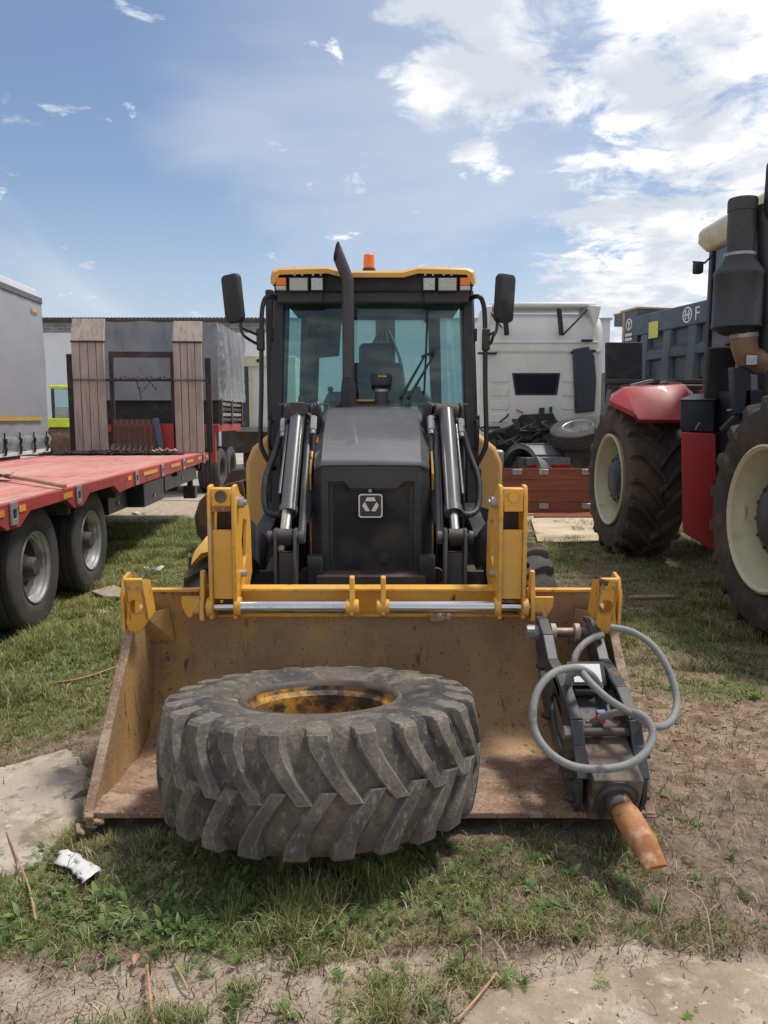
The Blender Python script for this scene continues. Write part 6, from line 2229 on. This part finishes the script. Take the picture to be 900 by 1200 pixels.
def make_boards():
    Yb = 13.75
    x0, x1 = P(590, 575, Yb).x, P(692, 575, Yb).x
    zt = P(640, 549, Yb).z
    T = thing('truck_side_board', 'red brown wooden truck side board with grey hinges standing behind the buff sheet', 'board', ((x0 + x1) / 2, Yb, 0))
    n = 4
    h = (zt - .04) / n
    for k in range(n):
        MB().box(x0, x1, Yb, Yb + .035, .04 + h * k, .04 + h * (k + 1) - .005).build('plank', M['board'], T, .003)
    MB().box(x0 - .01, x1 + .01, Yb + .036, Yb + .05, .035, zt + .004).build('backing', M['board'], T)
    for u, v in ((606, 553), (637, 553), (637, 593), (687, 593), (687, 553)):
        p = P(u, v, Yb)
        MB().box(p.x - .085, p.x + .085, Yb - .03, Yb - .001, p.z - .05, p.z + .05).build('hinge', M['galv'], T, .008)
    MB().box(x0 + .15, x0 + .25, Yb + .05, Yb + .4, .012, .5).build('prop', M['board'], T)
    # second board flat on the yard, buff sheet in front
    o = MB().plate([PZ(626, 607, .03), PZ(700, 607, .03), PZ(702, 598.5, .03), PZ(628, 598.5, .03)], (0, 0, .03)).build('loose_board', M['board'], None, .004)
    tag(o, 'red brown board lying flat at the foot of the standing side board', 'board')
    pts = [(622, 608), (700, 606), (720, 634), (660, 636), (630, 635)]
    o = MB().plate([PZ(u, v, .022) for u, v in pts], (0, 0, .012)).build('buff_sheet', M['cardboard'], None, .002)
    tag(o, 'buff sheet of board lying on the ground beside the big tractor wheel', 'sheet')


make_boards()


# ------------------------------------------------------------------ big red articulated tractor
def make_tractor():
    T = thing('red_tractor', 'big red four wheel drive tractor with cream rims and muddy lugged tyres', 'tractor', (3.9, 8.0, 0))
    RD = M['red_tractor']
    Ro = .985
    tm = lugged_tyre(Ro, .70, .57, 19, .055, -1, .040, sweep=.36, seg=72, past=.10).mesh('tyre', M['rubber_mud'], 32)
    rp = [(.575, .30), (.585, .345), (.565, .355), (.54, .33), (.53, .24), (.50, .19), (.49, .02), (.46, -.03), (.36, -.08), (.30, -.09)]
    rm = MB().lathe(rp, 56)
    rimm = rm.mesh('rim', M['cream'], 30)
    hb = MB().lathe([(.31, -.10), (.31, .22), (.295, .235), (.27, .24), (.22, .27), (.20, .285), (0, .29)], 40)
    for k in range(12):
        a = 2 * math.pi * k / 12
        hb.cyl((.262 * math.cos(a), .262 * math.sin(a), .23), (.262 * math.cos(a), .262 * math.sin(a), .262), .016, n=6)
    hm = hb.mesh('hub', M['navy'])
    vb = MB(); vb.box(.505, .52, -.02, .02, .14, .22); vb.box(.49, .53, -.06, .06, .13, .14); vb.box(.49, .53, -.06, .06, .22, .23)
    for x, y, rz, sp in ((2.93 + .35, 5.93, R(1), 0.1), (2.87 + .35, 9.85, R(1), .5)):
        e = dish_wheel(T, (x, y, .965), tm, rimm, hm, rz=rz, spin=sp)
        dish_wheel(T, (x + 2.1, y, .965), tm, rimm, hm, flip=True, rz=rz)
        o = vb.build('rim_clamp', M['cream'], e)
        o.rotation_euler = (0, 0, R(90) if y < 7 else R(-60))
    # axles and frame
    q = MB(); q.cyl((3.5, 5.93, .95), (5.2, 5.93, .95), .16, n=18); q.cyl((3.5, 9.85, .95), (5.2, 9.85, .95), .16, n=18)
    q.box(4.0, 4.75, 4.2, 11.2, .75, 1.25); q.build('axle_frame', M['steel_dark'], T, .02)
    # rear fender: faceted red shell
    y0, y1 = 9.05, 10.6
    sec = []
    for y, drop in ((y0, .0), (y0 + .25, .10), (y1 - .25, .10), (y1, .0)):
        sec.append([Vector((2.98, y, 1.98 + drop)), Vector((3.12, y, 2.075 + drop)), Vector((3.95, y, 2.075 + drop)), Vector((3.95, y, 2.02 + drop)), Vector((3.14, y, 2.02 + drop)), Vector((3.01, y, 1.93 + drop))])
    fl = [Vector(p) for p in ((2.98, 9.62, 2.00), (3.02, 9.40, 2.07), (3.12, 9.0, 1.84), (3.02, 8.98, 1.78))]
    fm = MB()
    # top lid, then a sloping front apron
    a0, a1 = P(717, 453, 9.9), P(800, 450, 9.9)
    top = [P(716, 462, 10.2), P(731, 453, 10.2), P(800, 451, 10.2), P(812, 460, 10.2)]
    mid = [P(714, 470, 9.3), P(731, 455, 9.25), P(802, 450, 9.2), P(812, 462, 9.2)]
    low = [P(743, 484, 8.95), P(749, 491, 8.9), P(806, 491, 8.85), P(812, 485, 8.85)]
    def under(r_, d=.05): return [p + Vector((0, .03, -d)) for p in reversed(r_)]
    fm.loft([top + under(top), mid + under(mid), low + under(low, .05)])
    fm.build('rear_fender', RD, T, .012, 3)
    side = [P(714, 470, 9.3), P(731, 455, 9.25), P(731, 453, 10.2), P(716, 462, 10.2)]
    MB().plate(side, (.03, 0, -.02)).build('fender_flank', RD, T, .01)
    # tank panel and the box above it
    Yt = 7.35
    pnl = [P(798, 506, Yt), P(838, 508, Yt), P(842, 650, Yt), P(800, 624, Yt)]
    MB().plate(pnl, (.50, .9, 0)).build('tank_panel', RD, T, .01)
    bx = [P(797, 469, Yt), P(837, 469, Yt), P(837, 507, Yt), P(797, 505, Yt)]
    bo = MB().plate(bx, (.50, .8, .0)).build('battery_box', M['navy'], T, .012)
    lid = [P(796, 469.5, Yt - .01), P(838, 469.5, Yt - .01), P(858, 461, Yt + .8), P(812, 463, Yt + .8)]
    MB().plate(lid, (0, 0, .012)).build('box_lid', M['navy'], bo, .004)
    q = MB(); q.tube([P(815, 504, Yt - .02), P(817, 499, Yt - .04), P(820, 496, Yt - .02)], .008, 6); q.build('latch', M['galv'], bo)
    # cab
    Yc = 7.7
    cab = MB()
    cx0 = 3.80
    zc0, zc1 = 1.55, P(845, 292, 9.2).z
    for x, y in ((cx0, Yc), (cx0, Yc + 1.5), (cx0 + 1.3, Yc), (cx0 + 1.3, Yc + 1.5)):
        MB().box(x, x + .09, y, y + .09, zc0, zc1).build('cab_pillar', M['black'], T, .015)
    MB().box(cx0 + .09, cx0 + 1.3, Yc + .03, Yc + .045, zc0 + .3, zc1).build('cab_window', M['glass_cab'], T)
    MB().box(cx0 + .03, cx0 + .045, Yc + .09, Yc + 1.5, zc0 + .1, zc1).build('cab_window', M['glass_dark'], T)
    MB().box(cx0 + 1.33, cx0 + 1.345, Yc + .09, Yc + 1.5, zc0 + .1, zc1).build('cab_window', M['glass_cab'], T)
    MB().box(cx0 + .09, cx0 + 1.3, Yc + 1.53, Yc + 1.545, zc0 + .1, zc1).build('cab_window', M['glass_dark'], T)
    MB().box(cx0 + .02, cx0 + 1.37, Yc + .02, Yc + 1.57, 1.25, zc0 + .3).build('cab_base', M['black'], T, .02)
    rz = zc1 + .30
    rings = []
    for z, g in ((zc1 - .02, .02), (zc1 + .10, .10), (rz - .06, .10), (rz, .0)):
        rings.append([Vector((cx0 - g, Yc - g, z)), Vector((cx0 + 1.39 + g, Yc - g, z)), Vector((cx0 + 1.39 + g, Yc + 1.6 + g, z)), Vector((cx0 - g, Yc + 1.6 + g, z))])
    MB().loft(rings).build('cab_roof', M['cream'], T, .04, 3)
    Yc = 9.1
    lp = P(818, 314, Yc - .1)
    q = MB(); q.tube([P(812, 307, Yc - .1), P(826, 308, Yc - .1), P(834, 300, Yc)], .012, 6); q.tube([P(819, 307, Yc - .1), P(818, 311, Yc - .1)], .014, 6); q.build('lamp_arm', M['blacksoft'], T)
    q = MB(); q.obox(lp, (.10, .10, .13)); q.build('work_lamp', M['blacksoft'], T, .02)
    # hood of the machine running out of frame
    MB().loft([[Vector((x, y, z)) for x, z in ((3.72, 1.30), (3.72, zz - .2), (3.85, zz), (4.85, zz), (4.98, zz - .2), (4.98, 1.30))] for y, zz in ((3.6, 2.45), (3.9, 2.6), (7.9, 2.75))]).build('engine_hood', M['maroon'], T, .03)
    # air cleaner stack
    Ya = 7.0
    c = lambda u, v: P(u, v, Ya)
    q = MB(); ax = c(864, 330).x
    q.lathe([(.0, 0), (.135, 0), (.135, .07), (.128, .075), (.128, .60), (.133, .60), (.133, .66), (.12, .66)][::-1], 32, Matrix.Translation((ax + .01, Ya, 0)))
    zz = [c(864, v).z for v in (233, 248, 300, 318, 322, 384, 392)]
    prof = [(0, zz[0]), (.118, zz[0]), (.124, zz[0] - .015), (.124, zz[1]), (.118, zz[1] - .005), (.118, zz[2] + .02), (.132, zz[2] + .015), (.132, zz[2] - .03), (.205, zz[3]), (.213, zz[3] - .015), (.213, zz[4] - .01), (.207, zz[4] - .02), (.207, zz[5] + .03), (.213, zz[5] + .02), (.213, zz[5]), (.12, zz[6]), (0, zz[6])]
    ac = MB().lathe(prof, 40, Matrix.Translation((ax + .012, Ya, 0))).build('air_cleaner', M['cowl'], T)
    q = MB()
    zl = zz[2] + .0
    q.cyl((ax + .012, Ya, zl - .005), (ax + .012, Ya, zl + .02), .1335, n=32); q.build('clamp_band', M['galv'], ac)
    q = MB(); q.tube([c(872, 391), c(872, 405), c(876, 418), c(888, 424), c(905, 425), c(925, 425)], [.118, .112, .115, .115, .112, .112], 24, smooth=0); q.build('intake_elbow', M['brown_pipe'], T, angle=60)
    q = MB(); q.cyl(c(872, 391), c(872, 396), .121, n=28); q.cyl(c(893, 424), c(899, 424.5), .120, n=28); q.build('hose_clamp', M['galv'], T)
    p = c(873, 423)
    q = MB(); q.obox((p.x, Ya - .122, p.z), (.115, .008, .105)); lo = q.build('elbow_label', M['blacksoft'], T, .006)
    q = MB(); q.obox((p.x, Ya - .128, p.z), (.095, .004, .085)); q.build('label_face', M['lens_led'], lo)
    q = MB()
    q.bar(c(866, 430), c(868, 485), .16, .10, (0, 1, 0)); q.bar(c(895, 455), c(845, 505), .05, .05); q.box(c(868, 500).x, c(868, 500).x + 1.0, Ya - .05, Ya + .7, 1.35, 2.0); q.build('cleaner_bracket', M['navy'], T, .01)
    q = MB(); q.cyl(c(862, 479), c(868, 478), .022, n=10); q.cyl(c(852, 481), c(860, 480), .010, n=8); q.build('hose_joint', M['galv'], T)
    q = MB(); q.tube([c(930, 520), c(905, 460), c(905, 330), c(903, 240)], [.12, .12, .13, .13], 24); ms = q.build('muffler', M['cowl'], T)
    q = MB(); p = c(900, 225); q.lathe([(0, .30), (.07, .28), (.105, .20), (.11, -.18), (.08, -.26), (0, -.27)], 24, Matrix.Translation((p.x + .04, Ya - .1, p.z))); q.build('muffler_guard', M['blacksoft'], T)
    MB().box(c(884, 260).x, c(884, 260).x + .6, Ya + .35, Ya + .5, c(884, 400).z, c(884, 258).z).build('side_panel', M['maroon'], T, .02)
    MB().box(c(868, 260).x, c(905, 260).x, Ya + .55, Ya + .62, c(884, 475).z, c(884, 400).z).build('engine_panel', M['blacksoft'], T, .02)
    # rear deck rails, black screen and the red upright behind the fender
    Yr = 11.3
    q = MB()
    q.bar(P(712, 447, Yr), P(835, 447, Yr - 1.2), .06, .06); q.bar(P(712, 454, Yr), P(835, 454, Yr - 1.2), .04, .05)
    q.box(3.3, 4.9, Yr - .6, Yr - .4, 1.1, 2.2); q.build('hitch_rail', M['black'], T, .01)
    q = MB()
    r = random.Random(6)
    for k in range(9):
        c_ = P(715 + k * 6, 448, Yr - .05); q.tube([c_, c_ + Vector((r.uniform(-.08, .08), 0, r.uniform(.02, .12))), c_ + Vector((r.uniform(-.1, .1), 0, -.1))], .014, 6)
    q.build('hose_ends', M['blacksoft'], T)
    MB().plate([P(*p, Yr + .1) for p in ((711, 401), (753, 401), (753, 451), (711, 451))], (0, .10, 0)).build('rear_screen', M['blacksoft'], T, .01)
    q = MB(); q.bar(P(732, 450, Yr + .15), P(732, 520, Yr + .15), .08, .08); q.build('screen_post', M['black'], T)
    MB().plate([P(*p, 10.4) for p in ((820, 462), (832, 440), (836, 470), (836, 480), (818, 480))], (0, .1, 0)).build('red_upright', RD, T, .015)
    q = MB(); q.obox(P(752, 449, 10.3), (.25, .2, .04), Euler((0, R(-14), 0)).to_matrix()); q.obox(P(786, 449, 10.2), (.22, .2, .04), Euler((0, R(8), 0)).to_matrix()); q.build('plastic_scrap', M['galv'], T)


make_tractor()


# ------------------------------------------------------------------ slate-grey dump truck behind
def text_mesh(s, size):
    cu = bpy.data.curves.new('lettering', 'FONT')
    cu.body, cu.size, cu.extrude = s, size, .004
    o = bpy.data.objects.new('lettering', cu)
    COL.objects.link(o)
    bpy.context.view_layer.update()
    me = bpy.data.meshes.new_from_object(o.evaluated_get(bpy.context.evaluated_depsgraph_get()))
    bpy.data.objects.remove(o)
    return me


def make_dump():
    A, B = P(740, 373.5, 17.7), P(838, 350, 14.8)
    zt = A.z
    d = Vector((B.x - A.x, B.y - A.y, 0)).normalized()       # towards the camera along the body
    n = Vector((d.y, -d.x, 0))                                # outward, towards the viewer's left
    if n.x > 0: n = -n
    ang = math.atan2(d.y, d.x)
    # local frame: x along the body towards the camera, y into the body, z up
    T = thing('dump_truck', 'slate grey dump truck with ribbed tipper body behind the red tractor', 'truck', (A.x, A.y, 0), (0, 0, ang), local=True)
    D = M['dump']
    L = 5.6
    s = 1 if (Matrix.Rotation(ang, 3, 'Z') @ Vector((0, 1, 0))).dot(n) < 0 else -1
    zb = P(790, 445, 16.3).z
    zm = P(790, 416, 16.3).z
    zr = zt - .42
    MB().box(0, L, 0, s * 2.4, zb, zr).build('tipper_body', D, T, .01)
    MB().box(-.05, L, -s * .12, s * .05, zr, zt).build('top_rail', D, T, .03)
    MB().box(-.05, L, s * 2.35, s * 2.5, zr, zt).build('top_rail', D, T, .03)
    k = 0
    x = .55
    while x < L:
        MB().loft([[Vector((x, -s * .005, zb - .05)), Vector((x + .34, -s * .005, zb - .05)), Vector((x + .30, -s * .13, zb - .05)), Vector((x + .04, -s * .13, zb - .05))], [Vector((x, -s * .005, zr)), Vector((x + .34, -s * .005, zr)), Vector((x + .30, -s * .10, zr)), Vector((x + .04, -s * .10, zr))]]).build('body_rib', D, T, .015)
        x += .86
    MB().loft([[Vector((0, 0, zm - .10)), Vector((0, -s * .10, zm - .06)), Vector((0, -s * .10, zm + .10)), Vector((0, 0, zm + .2))], [Vector((L, 0, zm - .10)), Vector((L, -s * .10, zm - .06)), Vector((L, -s * .10, zm + .10)), Vector((L, 0, zm + .2))]]).build('waist_rail', D, T, .01)
    # headboard with tan capping
    hz = P(728, 364, 17.9).z
    MB().box(-.22, .42, -s * .10, s * 2.5, zr - .3, hz - .05).build('headboard', D, T, .02)
    MB().box(-.30, .44, -s * .12, s * 2.5, hz - .05, hz).build('headboard_cap', M['tan'], T, .01)
    MB().box(-.75, -.21, -s * .02, s * 2.5, hz - .30, hz - .04).build('cab_guard', D, T, .02)
    MB().box(-.76, -.20, -s * .03, s * 2.5, hz - .045, hz - .01).build('guard_cap', M['tan'], T)
    MB().box(-.20, -.10, -s * .106, -s * .09, zr - .6, hz - .06).build('headboard_edge', M['tan'], T)
    # marks
    def disc(cx, cz, r, y=-s * .128):
        q = MB().plate([Vector((cx + a.x, y, cz + a.z)) for a in circle((0, 0, 0), r, 24)], (0, s * .006, 0), [[Vector((cx + a.x, y, cz + a.z)) for a in circle((0, 0, 0), r * .80, 24)]])
        return q
    lx, lz = .12, P(729, 381, 17.7).z
    q = disc(lx, lz, .13, -s * .128); q.plate([Vector((lx + a, -s * .128, lz + b)) for a, b in ((-.07, .07), (-.03, .07), (0, .0), (.03, .07), (.07, .07), (.015, -.02), (.015, -.10), (-.015, -.10), (-.015, -.02))], (0, s * .006, 0)); q.build('round_logo', M['white'], T)
    q = MB()
    for j in range(2):
        for i in range(4):
            q.box(lx - .13 + .07 * i, lx - .08 + .07 * i, -s * .130, -s * .104, lz - .26 - .10 * j, lz - .20 - .10 * j)
    q.build('small_lettering', M['white'], T)
    # big side name: round badge and letter
    Bx = (P(822, 361, 15.2) - A).to_2d().length - .26
    cz = (zr + zt) / 2
    q = disc(Bx, cz, .155); q.build('badge_ring', M['white'], T)
    q = MB()
    for a in (-.05, .05):
        q.box(Bx + a - .02, Bx + a + .02, -s * .130, -s * .124, cz - .09, cz + .09)
    q.box(Bx - .10, Bx + .10, -s * .130, -s * .124, cz - .015, cz + .02); q.build('badge_mark', M['white'], T)
    me = text_mesh('F', .36)
    me.materials.append(M['white'])
    o = bpy.data.objects.new('letter_f', me); COL.objects.link(o); o.parent = T
    o.location = (Bx + .24, -s * .128, cz - .13); o.rotation_euler = (R(90), 0, 0) if s > 0 else (R(90), 0, R(180))
    if s < 0: o.location.x += .2
    p = Bx * 0 + 1.05
    MB().box(.95, 1.30, -s * .135, -s * .126, zr - .12, zr + .22).build('yellow_sticker', pm('yellow_green_sticker', (.60, .58, .12), .6), T)
    # chassis, wheels and cab at the far end
    q = MB(); q.box(-2.6, L, s * .7, s * 1.0, .75, zb - .05); q.box(-2.6, L, s * 1.5, s * 1.8, .75, zb - .05); q.build('chassis', M['steel_dark'], T)
    tm = road_tyre(.55, .5, .29, 32).mesh('tyre', M['rubber_dark'])
    for x in (-1.7, 2.6, 4.0):
        for y in (.3, 2.2):
            e = empty_part('wheel', T, (x, s * y, .55), (R(90), 0, 0))
            o = bpy.data.objects.new('tyre', tm); COL.objects.link(o); o.parent = e
    MB().loft([[Vector((x, s * y, z)) for x, y in ((-2.9, .05), (-.95, .05), (-.95, 2.45), (-2.9, 2.45))] for z in (.7, 1.9)] + [[Vector((x, s * y, z)) for x, y in ((-2.7, .12), (-.98, .12), (-.98, 2.38), (-2.7, 2.38))] for z in (2.75, 2.85)]).build('cab', D, T, .04)
    MB().box(-2.2, -1.2, s * .06, s * .09, 1.95, 2.6).build('cab_window', M['glass_dark'], T)


make_dump()


# ------------------------------------------------------------------ scraps on the ground
def scraps():
    r = random.Random(21)
    # crumpled white plastic
    a, b, c_, d_ = PZ(66, 1012, .02), PZ(80, 996, .02), PZ(122, 1024, .02), PZ(100, 1036, .02)
    n, rows = 14, []
    for j in range(9):
        row = []
        for i in range(n + 1):
            u, v = i / n, j / 8
            p = (a.lerp(d_, u)).lerp(b.lerp(c_, u), v)
            h = .03 * fbm(np.array([u * 4.2 + 3]), np.array([v * 3.1]), 91)[0] + .012 * abs(math.sin(u * 5 + v * 3))
            edge = .02 * (vnoise(np.array([u * 9.]), np.array([v * 9.]), 5)[0] - .5)
            row.append(p + Vector((edge, edge * 1.3, h * (.4 + .6 * math.sin(math.pi * min(1, max(0, v)))))))
        rows.append(row)
    o = MB().loft(rows, caps=False, closed=False).build('plastic_scrap', M['plastic_white'], None, angle=25)
    o.modifiers.new('thick', 'SOLIDIFY').thickness = .003
    tag(o, 'crumpled white plastic scrap on the weeds beside the concrete slab', 'litter')
    # pale broken slab by the trailer wheel, bits of litter
    o = MB().plate([PZ(u, v, .03) for u, v in ((107, 696), (134, 688), (146, 694), (140, 702), (122, 702))], (0, 0, .03)).build('broken_slab', M['stone'], None, .008)
    tag(o, 'pale broken slab on the grass behind the bucket corner', 'stone')
    for i, (u, v, w, lab) in enumerate(((178, 668, .09, 'small torn white paper scrap on the grass behind the bucket'), (162, 602, .10, 'dirty white scrap in the grass by the flatbed tool boxes'))):
        p = PZ(u, v, .02)
        m = MB()
        for k in range(4):
            m.obox(p + Vector((r.uniform(-w, w), r.uniform(-w, w) * .5, r.uniform(0, .02))), (w, w * .6, .012), Euler((r.uniform(-.5, .5), r.uniform(-.5, .5), r.random() * 3)).to_matrix())
        tag(m.build('paper_scrap', M['plastic_white'], None, .004), lab, 'litter')
    p = PZ(115, 717, .015)
    m = MB(); m.obox(p, (.12, .10, .02), Euler((.1, .15, .6)).to_matrix()); tag(m.build('dry_leaf_clump', M['stone'], None, .006), 'small yellowish clod on the green grass near the trailer wheel', 'stone')
    # pipe by the tractor
    a, b = PZ(737, 700, .03), PZ(790, 699, .03)
    tag(MB().cyl(a, b, .019, n=12).build('metal_pipe', M['stone'], None), 'thin pale pipe lying on dry grass between bucket and tractor wheel', 'pipe')
    # twigs
    tw = [([(172, 1132), (175, 1160), (178, 1188), (183, 1200)], .006, 'dark broken twig standing in the dirt with a pale stem'),
          ([(8, 975), (22, 1010), (34, 1040), (42, 1078)], .004, 'long thin dry stalk beside the concrete slab'),
          ([(205, 1130), (215, 1148), (221, 1163)], .003, 'short straw stem on bare dirt near the leaf'),
          ([(535, 1196), (560, 1168), (582, 1140)], .004, 'curved yellow stalk lying at the edge of the sandy slab'),
          ([(600, 920), (600, 920.5), (604, 921)], .003, None),
          ([(60, 800), (95, 795), (140, 780), (166, 770)], .006, 'dry grey branch lying in the green grass left of the bucket')]
    for pts, rad, lab in tw:
        if not lab: continue
        P3 = [PZ(u, v, .02 + .012 * (i % 2)) for i, (u, v) in enumerate(pts)]
        o = MB().tube(spline(P3, 5), rad, 6).build('twig', M['wood'], None)
        tag(o, lab, 'twig')
    p = PZ(157, 1132, .015)
    m = MB()
    rows = [[p + Vector((-.012 * w, t * .05, .006 + .01 * math.sin(t * 3))), p + Vector((0, t * .05, .0)), p + Vector((.012 * w, t * .05, .006 + .01 * math.sin(t * 3)))] for t, w in ((0, .1), (.3, .9), (.7, .9), (1, .1))]
    tag(m.loft(rows, caps=False, closed=False).build('dry_leaf', M['wood'], None), 'single curled tan leaf on the dirt below the weeds', 'leaf')
    # soil spilled at the bucket corner
    m = MB()
    for k in range(12):
        p = P(100 + r.uniform(-8, 18), 945 + r.uniform(-10, 24), 3.05)
        m.obox(Vector((p.x, 3.05 + r.uniform(-.05, .08), max(.02, .11 - k * .006))), (r.uniform(.02, .05), r.uniform(.02, .05), r.uniform(.012, .025)), Euler((r.random(), r.random(), r.random())).to_matrix())
    tag(m.build('soil_lumps', M['bucket_floor'], None, .008), 'reddish soil lumps stuck on the front corner of the bucket lip', 'soil', kind='stuff')


scraps()
